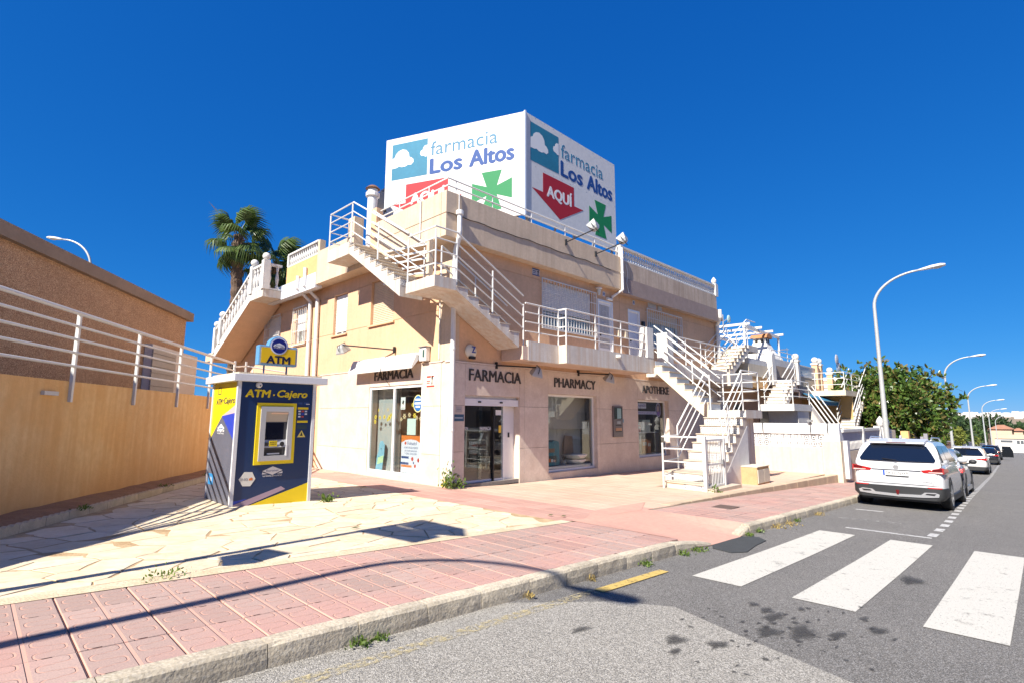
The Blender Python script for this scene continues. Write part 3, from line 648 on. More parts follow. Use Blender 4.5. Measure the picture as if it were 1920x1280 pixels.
# balcony
mb = MB(); pl = [(1.75, -.03, 3.25), (1.75, -.85, 3.25), (3.24, -.85, 3.25), (3.24, -1.14, 3.25), (8.03, -1.14, 3.25), (8.03, -.03, 3.25)]
mb.prism(pl, (0, 0, .36)); mb.build('balcony', M('balcony_soffit', (.66, .50, .40), .9, var=.1, vs=2, bump=.2, bs=60), B, fix=True)
mb = MB(); mb.prism([(1.95, -.862, 3.235), (1.95, -.74, 3.235), (3.36, -.74, 3.235), (3.36, -1.03, 3.235), (8.03, -1.03, 3.235), (8.03, -1.152, 3.235), (3.228, -1.152, 3.235), (3.228, -.862, 3.235)], (0, 0, .525)); mb.build('balcony_parapet', conc_white, B, fix=True)
mb = MB(); mb.box(5.7, -1.32, 3.60, 5.86, -1.15, 3.68); mb.box(5.73, -1.30, 3.57, 5.83, -1.15, 3.60); mb.build('balcony_spout', white_render, B)
mb = MB(); mb.box(7.62, -1.16, 3.762, 8.03, -.86, 4.80); mb.build('balcony_pier', white_render, B)
mb = MB(); mb.box(9.0, -1.17, 3.2, 9.42, -.75, 4.78); mb.build('balcony_pier', white_render, B)
mb = MB(); mb.box(9.42, -1.12, 3.25, 16.3, -.03, 3.58); mb.box(9.42, -1.13, 3.22, 16.3, -1.0, 3.70); mb.build('balcony', conc_white, B)

# ---- windows and doors
alu = M('white_aluminium', (.78, .78, .77), .35)
shut_w = M('white_shutter', (.76, .75, .72), .5); shut_b = M('beige_shutter', (.72, .56, .38), .55, var=.08, vs=6)
def frame(mb, F, s0, s1, z0, z1, d0, d1, t):
    fbox(mb, F, s0, s0 + t, z0, z1, d0, d1); fbox(mb, F, s1 - t, s1, z0, z1, d0, d1); fbox(mb, F, s0 + t, s1 - t, z0, z0 + t, d0, d1); fbox(mb, F, s0 + t, s1 - t, z1 - t, z1, d0, d1); return mb
def shop_window(F, s0, s1, z0, z1, mull, d=-.12, t=.07):
    mb = frame(MB(), F, s0 + .005, s1 - .005, z0 + .005, z1 - .005, d, d + .06, t)
    for m_ in mull: fbox(mb, F, m_ - .04, m_ + .04, z0 + t, z1 - t, d, d + .06)
    w_ = mb.build('shop_window', alu, B); e = [s0 + t, *mull, s1 - t]
    for a, b in zip(e, e[1:]):
        p = MB(); fbox(p, F, a, b, z0 + t - .01, z1 - t + .01, d + .028, d + .034); p.build('pane', glass, w_)
    return w_
shop_window(Fl, 1.15, 3.85, .14, 2.6, [2.53], d=-.06)
shop_window(Fr, 3.73, 6.2, .10, 2.43, [], d=-.17, t=.06)
shop_window(Fr, 8.76, 11.05, .29, 2.39, [], d=-.2, t=.06)
def shutter_mesh(F, s0, s1, z0, z1, d, pitch=.055):
    mb = MB(); z = z0
    while z < z1 - .005:
        zt = min(z + pitch, z1); p = [F(s0, d, z), F(s1, d, z), F(s1, d + .012, z + (zt - z) * .35), F(s0, d + .012, z + (zt - z) * .35), F(s1, d, zt - .004), F(s0, d, zt - .004)]
        mb.add(p, [(0, 1, 2, 3), (3, 2, 4, 5)]); z = zt
    return mb
def grille(F, s0, s1, z0, z1, d, nv, hz=(), parent=None, curl=False):
    mb = frame(MB(), F, s0, s1, z0, z1, d - .012, d + .012, .03)
    for i in range(1, nv): s_ = s0 + (s1 - s0) * i / nv; fbox(mb, F, s_ - .008, s_ + .008, z0, z1, d - .008, d + .008)
    for h in hz: fbox(mb, F, s0, s1, h - .010, h + .010, d - .010, d + .010)
    for s_ in (s0 + .015, s1 - .015):
        for z in (z0 + .15, z1 - .15): fbox(mb, F, s_ - .01, s_ + .01, z - .01, z + .01, .0, d)
    if curl:
        for s_ in (s0 + (s1 - s0) * .28, s0 + (s1 - s0) * .78):
            zc = (z0 + z1) / 2
            for k in (-1, 1): mb.tube([F(s_ + k * r_ * math.cos(t), d, zc + k * (.02 + r_ * math.sin(t) * 1.0)) for t, r_ in [(x * .5, .02 + .012 * x) for x in range(9)]], .009, 5)
    return mb.build('window_grille', white_paint, parent)
def flat_window(F, s0, s1, z0, z1, smat, zdrop, gr=None, nv=8, hz=(), sill=True, curl=False):
    mb = frame(MB(), F, s0 + .004, s1 - .004, z0 + .004, z1 - .004, -.16, -.1, .06); fbox(mb, F, (s0 + s1) / 2 - .03, (s0 + s1) / 2 + .03, z0 + .06, z1 - .06, -.16, -.1)
    w_ = mb.build('window', alu, B)
    p = MB(); fbox(p, F, s0 + .05, s1 - .05, z0 + .05, z1 - .05, -.14, -.134); p.build('pane', glass, w_)
    k = MB(); fbox(k, F, s0, s1, z0, z1, -.22, -.2); k.build('curtain', M('curtain', (.5, .48, .44), .9), w_)
    shutter_mesh(F, s0 + .03, s1 - .03, z0 + (z1 - z0) * zdrop, z1, -.09).build('roller_shutter', smat, w_)
    if sill: q = MB(); fbox(q, F, s0 - .08, s1 + .08, z0 - .045, z0 + .006, -.1, .06); q.build('sill', peach, w_)
    if gr: grille(F, *gr, .07, nv, hz, w_, curl)
flat_window(Fl, 5.5, 6.43, 4.42, 5.80, shut_w, .08)
flat_window(Fl, 2.72, 4.0, 4.48, 5.86, shut_b, .02)
flat_window(Fl, 8.55, 9.5, 4.45, 5.75, shut_w, .35, (8.45, 9.62, 4.36, 5.82), 7, (4.9, 5.35))
flat_window(Fl, 10.9, 12.3, 4.45, 5.75, shut_w, .3, (10.85, 12.4, 4.38, 5.8), 12, (4.95, 5.3))
flat_window(Fr, 3.55, 6.1, 4.42, 5.88, shut_w, .38, (3.42, 6.24, 4.37, 5.94), 20, (4.42, 4.85, 5.55), False, True)
flat_window(Fr, 9.7, 12.3, 4.45, 5.86, shut_b, .7, (9.56, 12.4, 4.38, 5.92), 18, (4.62, 5.55), False)
def flat_door(F, s0, s1, z0, z1, kind):
    mb = MB(); t = .07
    fbox(mb, F, s0, s0 + t, z0, z1, -.14, .02); fbox(mb, F, s1 - t, s1, z0, z1, -.14, .02); fbox(mb, F, s0 + t, s1 - t, z1 - t, z1, -.14, .02); f_ = mb.build('door_frame', alu, B)
    if kind:
        p = MB(); frame(p, F, s0 + t, s1 - t, z0, z1 - t, -.08, -.03, .09); fbox(p, F, s0 + .16, s1 - .16, 4.45, 4.55, -.08, -.03); fbox(p, F, s0 + .16, s1 - .16, z0, 4.1, -.08, -.04); p.build('door', alu, f_)
        p = MB(); fbox(p, F, s0 + .16, s1 - .16, z0, z1 - .16, -.065, -.06); p.build('pane', M('frosted_pane', (.50, .47, .45), .25), f_)
        p = MB()
        for i in range(1, 7): s_ = s0 + .16 + (s1 - s0 - .32) * i / 7; fbox(p, F, s_ - .006, s_ + .006, 4.2, z1 - .16, -.045, -.03)
        for zc in (4.8, 5.25): p.tube([F((s0 + s1) / 2 + .16 * math.cos(t_), -.03, zc + .16 * math.sin(t_)) for t_ in np.linspace(0, 2 * PI, 17)], .008, 5)
        p.build('door_grille', white_paint, f_)
    else:
        p = MB(); fbox(p, F, s0 + t, s1 - t, z0, z1 - t, -.08, -.04)
        for k in range(1, 6): s_ = s0 + t + (s1 - s0 - 2 * t) * k / 6; fbox(p, F, s_ - .05, s_ + .05, z0 + .1, z1 - t - .1, -.04, -.032)
        p.build('door', M('white_door', (.72, .71, .72), .4), f_)
    p = MB(); fbox(p, F, s0 + .12, s0 + .2, 4.5, 4.58, -.03, .0); p.build('lock', dark, f_)
flat_door(Fr, 6.38, 7.3, 3.6, 5.77, 1); flat_door(Fr, 8.3, 9.1, 3.6, 5.70, 0)
# shop entrance: recessed automatic glass door
e = MB(); fbox(e, Fr, .47, 2.48, 2.02, 2.2, -.12, -.02); fbox(e, Fr, .48, 2.48, 2.2, 2.275, -.24, -.10); fbox(e, Fr, 2.06, 2.48, .02, 2.02, -.24, -.20); fbox(e, Fr, 2.0, 2.06, .02, 2.02, -.22, -.14)
ent = e.build('shop_entrance', alu, B)
for s0, s1, d in ((.48, 1.28, -.23), (1.15, 1.62, -.2), (1.66, 1.99, -.17)):
    p = MB(); fbox(p, Fr, s0, s1, .09, 2.0, d, d + .012); p.build('glass_leaf', glass, ent)
p = MB(); fbox(p, Fr, .48, 1.62, .03, .09, -.24, -.19); fbox(p, Fr, 1.66, 2.0, .03, .09, -.2, -.15); p.build('door_rail', alu, ent)
p = MB(); fbox(p, Fr, 1.625, 1.66, .03, 2.05, -.2, -.13); p.build('door_edge', dark, ent)
p = MB(); fbox(p, Fr, 2.24, 2.28, 1.17, 1.30, -.199, -.17); p.build('door_sensor', dark, ent)
p = MB(); fbox(p, Fr, .95, 1.05, 2.10, 2.14, -.02, -.005); fbox(p, Fr, 1.75, 1.85, 2.1, 2.14, -.02, -.005); p.build('motion_sensor', dark, ent)
p = MB(); fbox(p, Fr, .40, 2.55, -.06, .035, -.6, .0); p.build('threshold', M('grey_threshold', (.28, .25, .23), .5, var=.2, vs=8), ent)
p = MB(); text('door_lettering', 'OPEN', Fr, .55, .78, 1.40, 1.47, -.214, .002, M('white_vinyl', (.75, .75, .75), .5), ent, .01); p.box
text('door_lettering', 'FARMACIA', Fr, 1.18, 1.58, 1.38, 1.47, -.186, .002, MATS['white_vinyl'], ent, .01)
p = MB(); fbox(p, Fr, 1.72, 1.94, 1.78, 1.92, -.155, -.153); p.build('door_notice', M('paper', (.72, .72, .70), .7), ent)
p = MB(); fbox(p, Fr, 1.84, 1.94, 1.30, 1.5, -.155, -.153); p.build('door_sticker', M('yellow_sticker', (.75, .50, .05), .5), ent)
# interiors: rear partitions, shelving
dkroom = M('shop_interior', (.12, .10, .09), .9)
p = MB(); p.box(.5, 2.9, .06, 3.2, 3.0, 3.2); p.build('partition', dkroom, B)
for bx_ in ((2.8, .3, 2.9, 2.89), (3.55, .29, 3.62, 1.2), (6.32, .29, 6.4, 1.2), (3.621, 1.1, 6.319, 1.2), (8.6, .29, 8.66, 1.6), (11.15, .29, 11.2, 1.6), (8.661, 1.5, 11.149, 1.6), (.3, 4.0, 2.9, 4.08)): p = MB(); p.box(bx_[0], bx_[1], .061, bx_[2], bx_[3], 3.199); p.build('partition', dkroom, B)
p = MB(); p.box(.95, 1.1, .06, 1.0, 2.75, 2.7); p.build('display_back', M('brown_display_back', (.17, .075, .035), .6, var=.2, vs=4), B)
p = MB(); p.box(.3, 3.0, .06, .75, 3.9, 3.0); p.build('grey_column', M('grey_panel', (.36, .36, .35), .6), B)
p = MB(); p.box(3.62, .55, 1.35, 6.3, .6, 2.6); p.build('display_back', M('taupe_panel', (.40, .37, .34), .55), B)
p = MB(); p.box(3.64, .75, .2, 6.3, .8, 1.36); p.box(5.05, .74, .2, 5.09, .75, 1.36); p.build('cabinet', M('pale_cabinet', (.50, .50, .48), .5), B)
p = MB(); p.box(3.64, .2, .06, 6.3, .75, .24); p.build('display_shelf', M('white_shelf', (.62, .62, .62), .5), B)
p = MB(); p.box(8.7, .25, .3, 11.1, .9, .36); p.box(8.7, .5, 1.15, 11.1, .9, 1.18); p.build('display_shelf', MATS['white_shelf'], B)
# drain pipes (white)
def pipe(pts, r=.055):
    mb = MB(); mb.tube(pts, r, 10)
    for a, b in zip(pts, pts[1:]):
        a, b = Vector(a), Vector(b)
        if (b - a).length > 1.5:
            for t in (.25, .6): c = a.lerp(b, t); mb.tube([c - Vector((0, 0, .03)), c + Vector((0, 0, .03))], r + .012, 10)
    return mb.build('drainpipe', pipe_w, B, smooth=False)
pipe([(-.02, -.09, -.05), (-.02, -.09, 5.75), (-.05, -.16, 5.95), (-.10, -.36, 6.25), (-.12, -.39, 6.38), (-.12, -.39, 6.85)], .065)
p = MB(); p.lathe([(.07, 0), (.1, .02), (.1, .12), (.07, .14)], (-.12, -.39, 6.82), 10); p.tube([(-.10, -.33, 6.9), (-.10, -.33, 7.44), (-.02, -.25, 7.5)], .014, 6); p.build('pipe_hopper', pipe_w, B)
pipe([(7.42, -.37, 7.75), (7.42, -.37, 6.2), (7.2, -.06, 5.95), (7.2, -.05, 5.85), (6.9, -.05, 5.85)], .05)
pipe([(15.6, -.36, 6.7), (15.6, -.36, 6.35), (15.85, -.1, 6.0), (15.85, -.1, -.2)], .09)
pipe([(-.56, 8.2, 6.75), (-.56, 8.2, 6.3), (-.09, 8.1, 5.85), (-.09, 8.0, 0.1)], .07); pipe([(-.56, 7.62, 6.95), (-.56, 7.62, 6.3), (-.09, 7.52, 5.85), (-.09, 7.42, .1)], .07)
for pts, r_ in (([(-.03, .46, 3.2), (-.03, .46, 4.72)], .02), ([(-.53, .75, 6.4), (-.53, .75, 7.43)], .018), ([(7.75, -.34, 7.2), (7.8, -.35, 6.9), (7.72, -.35, 6.5), (7.85, -.35, 6.15)], .012)): p = MB(); p.tube(pts, r_, 6); p.build('cable_conduit', white_paint, B)
# crack / cable run along the parapet
p = MB(); pts = [(-.45 + i * .25, -.318, 6.83 + .015 * math.sin(i * 1.7) + .01 * math.sin(i * .6)) for i in range(30)]; p.tube(pts, .009, 4); p.build('cable', dark, B)
# roof terrace rail on the parapet
p = MB()
for z in (7.62, 7.82): p.tube([(-.38, 3.0, z), (-.38, -.2, z), (5.0, -.2, z), (7.4, -.2, z)], .022, 6)
for a, b in ((-.38, 2.0), (-.38, .6), (-.1, -.2), (1.2, -.2), (2.8, -.2), (4.4, -.2), (6.0, -.2), (7.3, -.2)): p.tube([(a, b, 7.4), (a, b, 7.82)], .016, 6)
p.build('roof_rail', white_paint, B)
p = MB(); p.box(-.1, 5.4, 6.45, .25, 5.5, 7.4); p.build('roof_block', peach_lt, B)
# ------------------------------------------------------------------ outside stairs and railings
def flight(st, p0, dirv, sidev, n, rise, run, width, thick, body, riser, tread, first_riser=True):
    """concrete flight going DOWN from p0 (top nosing, one side) along dirv; sidev = across; parts of st"""
    d = Vector(dirv); s_ = Vector(sidev) * width; p0 = Vector(p0) + d * .006; mb = MB(); prof = [p0]
    for i in range(n):
        prof.append(p0 + d * run * i - V(0, 0, rise * (i + 1))); prof.append(p0 + d * run * (i + 1) - V(0, 0, rise * (i + 1)))
    prof = prof[1:-1]
    bot1 = p0 + d * run * (n - 1) - V(0, 0, rise * n + .0); slope = rise / run
    low = [prof[-1] - V(0, 0, thick * .8), p0 - V(0, 0, thick)]
    poly = prof + low
    k = len(poly); mb.add(poly + [q + s_ for q in poly], [tuple(range(k)), tuple(range(k, 2 * k))[::-1]] + [(i, i + k, (i + 1) % k + k, (i + 1) % k) for i in range(k)])
    mb.build('flight', body, st, fix=True)
    sn = Vector(sidev).normalized()
    for i in range(n):
        a = p0 + d * (run * i + .006) - V(0, 0, rise * (i + 1)) + sn * .015; b = a + s_ - sn * .03
        q = MB(); q.prism([a, b, b + V(0, 0, rise - .03), a + V(0, 0, rise - .03)], d * -.012); q.build('riser_tile', riser, st, fix=True)
        if i < n - 1 or True:
            c = p0 + d * (run * (i - 1) + .01 if i else -.02) - V(0, 0, rise * i)
            c0 = p0 + d * (run * (i - 1) if i else 0) - V(0, 0, rise * i - .003) + sn * -.012
            e = c0 + d * (run + .03 if i else .03)
            if i == 0: continue
            ss = s_ + sn * .024
            q = MB(); q.prism([c0, e, e + ss, c0 + ss], (0, 0, .026)); q.build('tread', tread, st, fix=True)
def rails(st, base, top, hts, r=.018, posts=(), rp=.022, mat=white_paint, name='rail', pz=None):
    """parallel rails following a polyline of base points at heights hts; posts at base indices/points"""
    for h in hts:
        mb = MB(); mb.tube([Vector(p) + V(0, 0, h) for p in base], r if h != max(hts) else r * 1.3, 6); mb.build(name if h != max(hts) else 'handrail', mat, st)
    for p in posts:
        mb = MB(); p = Vector(p); mb.tube([p, p + V(0, 0, top)], rp, 6); mb.build('post', mat, st)

# stair 1: from the roof terrace down round the corner to the balcony
st = thing('outdoor_staircase', (-1.2, 0, 3.2), 'white concrete stair wrapping the building corner from roof terrace down to the balcony', 'staircase', 'outdoor staircases')
mb = MB(); mb.box(-1.2, 3.3, 6.37, -.51, 4.62, 6.74); mb.build('landing', conc_white, st)
flight(st, (-1.2, 3.3, 6.74), (0, -1, 0), (1, 0, 0), 10, .177, .30, .69, .36, conc_white, riser_m, tread_m)
mb = MB(); mb.prism([(-1.2, .33, 4.70), (-1.2, -.83, 4.70), (-.55, -.83, 4.70), (-.55, -.02, 4.70), (-.02, -.02, 4.70), (-.02, .33, 4.70)], (0, 0, .27)); mb.build('landing', conc_white, st, fix=True)
flight(st, (-.55, -.03, 4.97), (1, 0, 0), (0, -1, 0), 7, .174, .36, .80, .262, conc_white, riser_m, tread_m)
H4 = (.3, .62, .92, 1.2)
def pl_rails(pts, posts, hts=H4, top=1.2): rails(st, pts, top, hts, posts=posts)
pl_rails([(-.56, 4.66, 6.74), (-1.14, 4.66, 6.74), (-1.14, 3.25, 6.74), (-1.14, .35, 5.06)], [(-1.14, 4.66, 6.70), (-1.14, 3.3, 6.70), (-1.14, 1.8, 5.75), (-1.14, .35, 4.9)])
pl_rails([(-1.14, .35, 4.97), (-1.14, -.77, 4.97), (-.5, -.77, 4.97), (1.85, -.77, 3.78)], [(-1.14, -.77, 4.9), (-.5, -.77, 4.82), (.7, -.77, 4.25), (1.85, -.77, 3.55)])
# inner rails of both flights
pl_rails([(-.58, 3.1, 6.70), (-.58, .45, 5.06)], [(-.58, .45, 4.9)], (.35, .75, 1.1), 1.15)
pl_rails([(-.45, -.10, 4.95), (1.9, -.10, 3.76)], [(-.45, -.10, 4.9), (.7, -.1, 4.3)], (.55, 1.05), 1.1)
mb = MB(); mb.box(-.75, .02, 4.97, -.62, .14, 6.15); mb.build('landing_pier', peach_lt, st)
mb = MB()
for i in range(8): mb.box(-.60, .06 + .0, 5.05 + i * .14, -.56, 2.6 - i * .0, 5.09 + i * .14) if i < 7 else 0
mb = MB()
for i in range(6): mb.bar((-.56, .1, 5.15 + i * .19), (-.56, 2.4, 5.42 + i * .19), .03, .05)
mb.build('slat_screen', white_paint, st)

# balcony railings
rb = thing('balcony_railing', (5, -1, 3.76), 'white four bar railing along the balcony over the pharmacy sign', 'railing', 'balcony railings')
pts = [(1.9, -.80, 3.76), (3.29, -.80, 3.76), (3.29, -1.09, 3.76), (7.65, -1.09, 3.76)]
rails(rb, pts, 1.04, (.26, .52, .78, 1.03), posts=[(2.45, -.80, 3.74), (3.29, -.80, 3.74), (3.29, -1.09, 3.74), (4.7, -1.09, 3.74), (6.1, -1.09, 3.74), (7.3, -1.09, 3.74)])
rb = thing('balcony_railing', (12, -1.06, 3.6), 'white bar railing of the farther balcony behind the tall street stair', 'railing', 'balcony railings')
rails(rb, [(9.42, -1.06, 3.70), (14.3, -1.06, 3.70)], 1.04, (.26, .52, .78, 1.03), posts=[(10.6, -1.06, 3.68), (11.9, -1.06, 3.68), (13.2, -1.06, 3.68), (14.3, -1.06, 3.68)])

# stair 2: from balcony down to a landing, then back to the plaza
st = thing('outdoor_staircase', (7.5, -3.2, -.2), 'white two flight stair from the balcony to the plaza with speckled tile risers and gate', 'staircase', 'outdoor staircases')
cream_side = M('cream_stringer', (.74, .63, .47), .85, var=.1, vs=3, bump=.2, bs=50)
flight(st, (8.07, -1.16, 3.70), (0, -1, 0), (1, 0, 0), 8, .215, .262, .92, .42, cream_side, riser_blue, tread_m)
mb = MB(); mb.box(7.98, -4.2, 1.72, 9.3, -3.0, 1.97); mb.box(8.0, -3.95, -.4, 9.2, -3.1, 1.72); mb.build('landing', conc_white, st)
flight(st, (7.98, -3.02, 1.97), (-1, 0, 0), (0, -1, 0), 7, .245, .285, 1.18, .45, conc_white, riser_m, tread_m)
mb = MB(); mb.prism([(6.3, -4.205, -.3), (8.0, -4.205, -.3), (8.0, -4.205, 1.5), (6.3, -4.205, .15)], (0, .1, 0)); mb.build('side_panel', M('white_side_tile', (.68, .67, .66), .6, var=.12, vs=4), st, fix=True)
# two wider bottom steps
mb = MB(); mb.prism([(5.35, -2.9, -.2), (6.28, -2.9, -.2), (6.28, -4.22, -.2), (5.2, -4.22, -.2)], (0, 0, .45)); mb.build('step', conc_white, st, fix=True)
mb = MB(); mb.prism([(5.325, -2.88, .25), (6.2, -2.88, .25), (6.2, -4.23, .25), (5.175, -4.23, .25)], (0, 0, .028)); mb.build('tread', tread_m, st, fix=True)
mb = MB(); mb.prism([(5.34, -3.0, -.05), (5.21, -4.15, -.05), (5.198, -4.15, -.05), (5.328, -3.0, -.05)], (0, 0, .28)); mb.build('riser_tile', riser_m, st, fix=True)
mb = MB(); mb.prism([(4.80, -3.22, -.2), (5.4, -3.22, -.2), (5.4, -4.34, -.2), (4.68, -4.34, -.2)], (0, 0, .235)); mb.build('step', cream_side, st, fix=True)
mb = MB(); mb.prism([(4.77, -3.2, .035), (5.4, -3.2, .035), (5.4, -4.36, .035), (4.65, -4.36, .035)], (0, 0, .028)); mb.build('tread', tread_m, st, fix=True)
mb = MB(); mb.prism([(4.755, -3.75, -.1), (4.69, -4.32, -.1), (4.675, -4.32, -.1), (4.74, -3.75, -.1)], (0, 0, .13)); mb.build('riser_tile', riser_m, st, fix=True)
mb = MB(); mb.box(4.7, -4.62, -.25, 6.3, -4.345, -.03); mb.build('gate_plinth', tread_m, st)
H = (.28, .58, .88, 1.16)
rails(st, [(8.12, -1.15, 3.74), (8.12, -3.05, 2.15), ], 1.2, H, .017, [(8.12, -3.05, 1.9)], .022)
rails(st, [(8.94, -1.15, 3.74), (8.94, -3.05, 2.15), ], 1.2, H, .017, [(8.94, -2.1, 2.5)], .022)
rails(st, [(7.95, -2.98, 2.0), (6.0, -2.98, .33)], 1.2, H, .018, [(6.0, -2.98, .3)], .024)
rails(st, [(9.2, -4.15, 2.0), (7.9, -4.15, 2.0), (6.05, -4.15, .40)], 1.2, H, .018, [(7.9, -4.15, 1.95), (9.2, -4.15, 1.95), (6.75, -4.15, .9)], .024)
rails(st, [(9.26, -4.15, 2.0), (9.26, -3.0, 2.0), (8.9, -2.95, 2.0)], 1.2, H, .017, [(9.26, -3.0, 1.95)], .022)
rails(st, [(6.0, -2.98, -.13), (4.62, -3.25, -.13), (4.70, -4.36, -.13)], 1.22, (.35, .72, 1.05, 1.36), .018, [(4.62, -3.25, -.15)], .026)
mb = MB(); mb.box(4.66, -4.41, -.1, 4.74, -4.33, 1.26); mb.build('gate_post', white_paint, st)
mb = MB(); mb.box(5.78, -4.41, -.1, 5.86, -4.33, 1.2); mb.build('gate_post', white_paint, st)
gt = MB()
for a, b in ((4.75, 4.80), (5.72, 5.77)): gt.box(a, -4.395, -.02, b, -4.345, 1.18)
for z in (-.02, 1.13): gt.box(4.80, -4.395, z, 5.72, -4.345, z + .05)
gt.box(4.8, -4.385, .52, 5.72, -4.355, .56)
g_ = gt.build('gate', white_paint, st)
for i in range(1, 10): mb = MB(); s_ = 4.80 + .092 * i; mb.box(s_ - .008, -4.378, .03, s_ + .008, -4.362, 1.13); mb.build('gate_bar', white_paint, g_)
mb = MB(); mb.box(5.66, -4.42, .52, 5.74, -4.33, .64); mb.build('lock', steel, g_)

# stair 3: from the farther balcony up to the roof
st = thing('outdoor_staircase', (14.5, -.6, 3.5), 'white stair climbing from the farther balcony to the roof beside the white pergola', 'staircase', 'outdoor staircases')
flight(st, (17.0, -.05, 5.15), (-1, 0, 0), (0, -1, 0), 8, .185, .33, 1.0, .35, conc_white, patterned_tile('cream_riser', (.72, .66, .55), (.3, .26, .22), 22, .4), tread_m)
mb = MB(); mb.box(17.0, -1.05, 4.85, 18.2, -.05, 5.15); mb.box(14.2, -1.25, 3.1, 16.7, -.05, 3.68); mb.build('landing', conc_white, st)
rails(st, [(14.4, -1.02, 3.75), (17.0, -1.02, 5.2), (18.1, -1.02, 5.2)], 1.15, (.3, .6, .88, 1.14), .018, [(14.4, -1.02, 3.65), (15.7, -1.02, 4.3), (17.0, -1.02, 5.1)], .022)
rails(st, [(14.4, -.12, 3.75), (17.0, -.12, 5.2)], 1.15, (.3, .6, .88, 1.14), .018, [(14.4, -.12, 3.65), (15.7, -.12, 4.3)], .022)

# stair 4: white balustraded stair on the left facade
st = thing('outdoor_staircase', (-.8, 12, 3.3), 'white balustraded stair with ball finials climbing the left facade behind the cash machine', 'staircase', 'outdoor staircases')
soff = M('peach_soffit', (.72, .50, .34), .9, var=.1, vs=3, bump=.3, bs=60)
mb = MB(); mb.box(-1.2, 9.75, 6.15, -.52, 11.0, 6.44); mb.build('landing', conc_white, st)
q = MB(); q.prism([(-1.2, 11.0, 6.44), (-1.2, 11.0, 6.15), (-1.2, 15.0, 4.18), (-1.2, 15.0, 4.45)], (1.15, 0, 0)); q.build('flight', soff, st, fix=True)
q = MB(); q.prism([(-1.21, 10.98, 6.50), (-1.21, 10.98, 6.16), (-1.21, 15.02, 4.19), (-1.21, 15.02, 4.55)], (.11, 0, 0)); q.build('stringer', white_render, st, fix=True)
mb = MB(); mb.box(-1.2, 15.0, 4.15, -.05, 16.1, 4.5); mb.build('landing', soff, st)
def bal_run(a, b, n, par):
    a, b = Vector(a), Vector(b); q = MB(); q.bar(a + V(0, 0, .04), b + V(0, 0, .04), .14, .06); q.bar(a + V(0, 0, .98), b + V(0, 0, .98), .16, .08); o = q.build('balustrade', white_render, par)
    for i in range(n): p = a.lerp(b, (i + .5) / n); place('baluster', bal_me, p + V(0, 0, .06), o, None, (1.25, 1.25, 2.05))
bal_run((-1.13, 9.85, 6.44), (-1.13, 10.95, 6.44), 4, st); bal_run((-1.13, 9.80, 6.44), (-.55, 9.80, 6.44), 2, st); bal_run((-1.13, 11.0, 6.42), (-1.13, 14.9, 4.52), 12, st)
for (a, b, z) in ((-1.13, 9.8, 6.44), (-1.13, 11.0, 6.42), (-1.13, 14.35, 4.8), (-1.13, 15.0, 4.45)):
    mb = MB(); mb.box(a - .12, b - .12, z, a + .12, b + .12, z + 1.12); mb.sphere((a, b, z + 1.27), .145, 14, 9); mb.build('newel', white_render, st)
mb = MB()
for i in range(12): t = (i + .5) / 12; mb.box(-.12, 11.0 + 4 * t - .1, 6.36 - 1.95 * t, -.03, 11.0 + 4 * t + .12, 6.52 - 1.95 * t)
mb.build('step_edge', white_render, st)
# ------------------------------------------------------------------ signs and fittings on the pharmacy
letter = M('bronze_lettering', (.045, .038, .035), .4)
def sign_word(txt, F, s0, s1, z0, z1, lab, grp='pharmacy lettering'):
    o = text('sign_lettering', txt, F, s0, s1, z0, z1, .03, .03, letter, None, .004); return tag(o, lab, 'sign', grp)
sign_word('FARMACIA', Fr, .58, 2.52, 2.66, 2.97, 'dark raised letters FARMACIA over the recessed glass entrance')
sign_word('PHARMACY', Fr, 4.0, 6.12, 2.64, 2.93, 'dark raised letters PHARMACY over the wide display window')
sign_word('APOTHEKE', Fr, 9.06, 11.08, 2.64, 2.93, 'dark raised letters APOTHEKE partly behind the street stair')
sign_word('NDA', Fr, 14.0, 14.9, 2.5, 2.75, 'dark letters NDA seen through the rails of the street stair')
t_ = Fl
Flm = lambda s_, d, z: (-d, -s_, z)       # left facade read left to right: s runs towards -y
sign_word('FARMACIA', Flm, -3.55, -1.58, 2.78, 3.04, 'dark raised letters FARMACIA half hidden under the white awning')

# roof billboard
bw = M('white_billboard', (.62, .62, .62), .6, var=.03, vs=1)
bb = thing('roof_billboard', (3.05, .3, 7.95), 'large white two sided roof billboard with blue pharmacy lettering and green crosses', 'billboard')
aL = Vector((-math.cos(R(66.4)), math.sin(R(66.4)), 0)); nL = Vector((-aL.y, aL.x, 0)) * 1
if nL.dot(Vector((-1, -1, 0))) < 0: nL = -nL
C0 = Vector((3.05, .3, 7.95))
FL_ = lambda s_, d, z: tuple(C0 + aL * (5.2 - s_) + nL * d + V(0, 0, z))
FR_ = lambda s_, d, z: (3.05 + s_, .3 - d, 7.95 + z)
def fpoly(F, pts, d0, d1, name, mat, par):
    a = [Vector(F(s_, d0, z)) for s_, z in pts]; e = Vector(F(0, d1, 0)) - Vector(F(0, d0, 0)); mb = MB(); mb.prism(a, e); return mb.build(name, mat, par, fix=True)
cy = M('sign_cyan', (.018, .19, .31), .65, var=.15, vs=1); lb = M('sign_light_blue', (.035, .17, .29), .65); db = M('sign_blue', (.008, .055, .23), .65)
rd_ = M('sign_red', (.36, .009, .017), .65); gn = M('sign_green', (.002, .19, .055), .65); wt = M('sign_white', (.68, .68, .68), .45)
def circ(cx, cz, r, n=20, a0=0, a1=2 * PI): return [(cx + r * math.cos(a0 + (a1 - a0) * k / n), cz + r * math.sin(a0 + (a1 - a0) * k / n)) for k in range(n)]
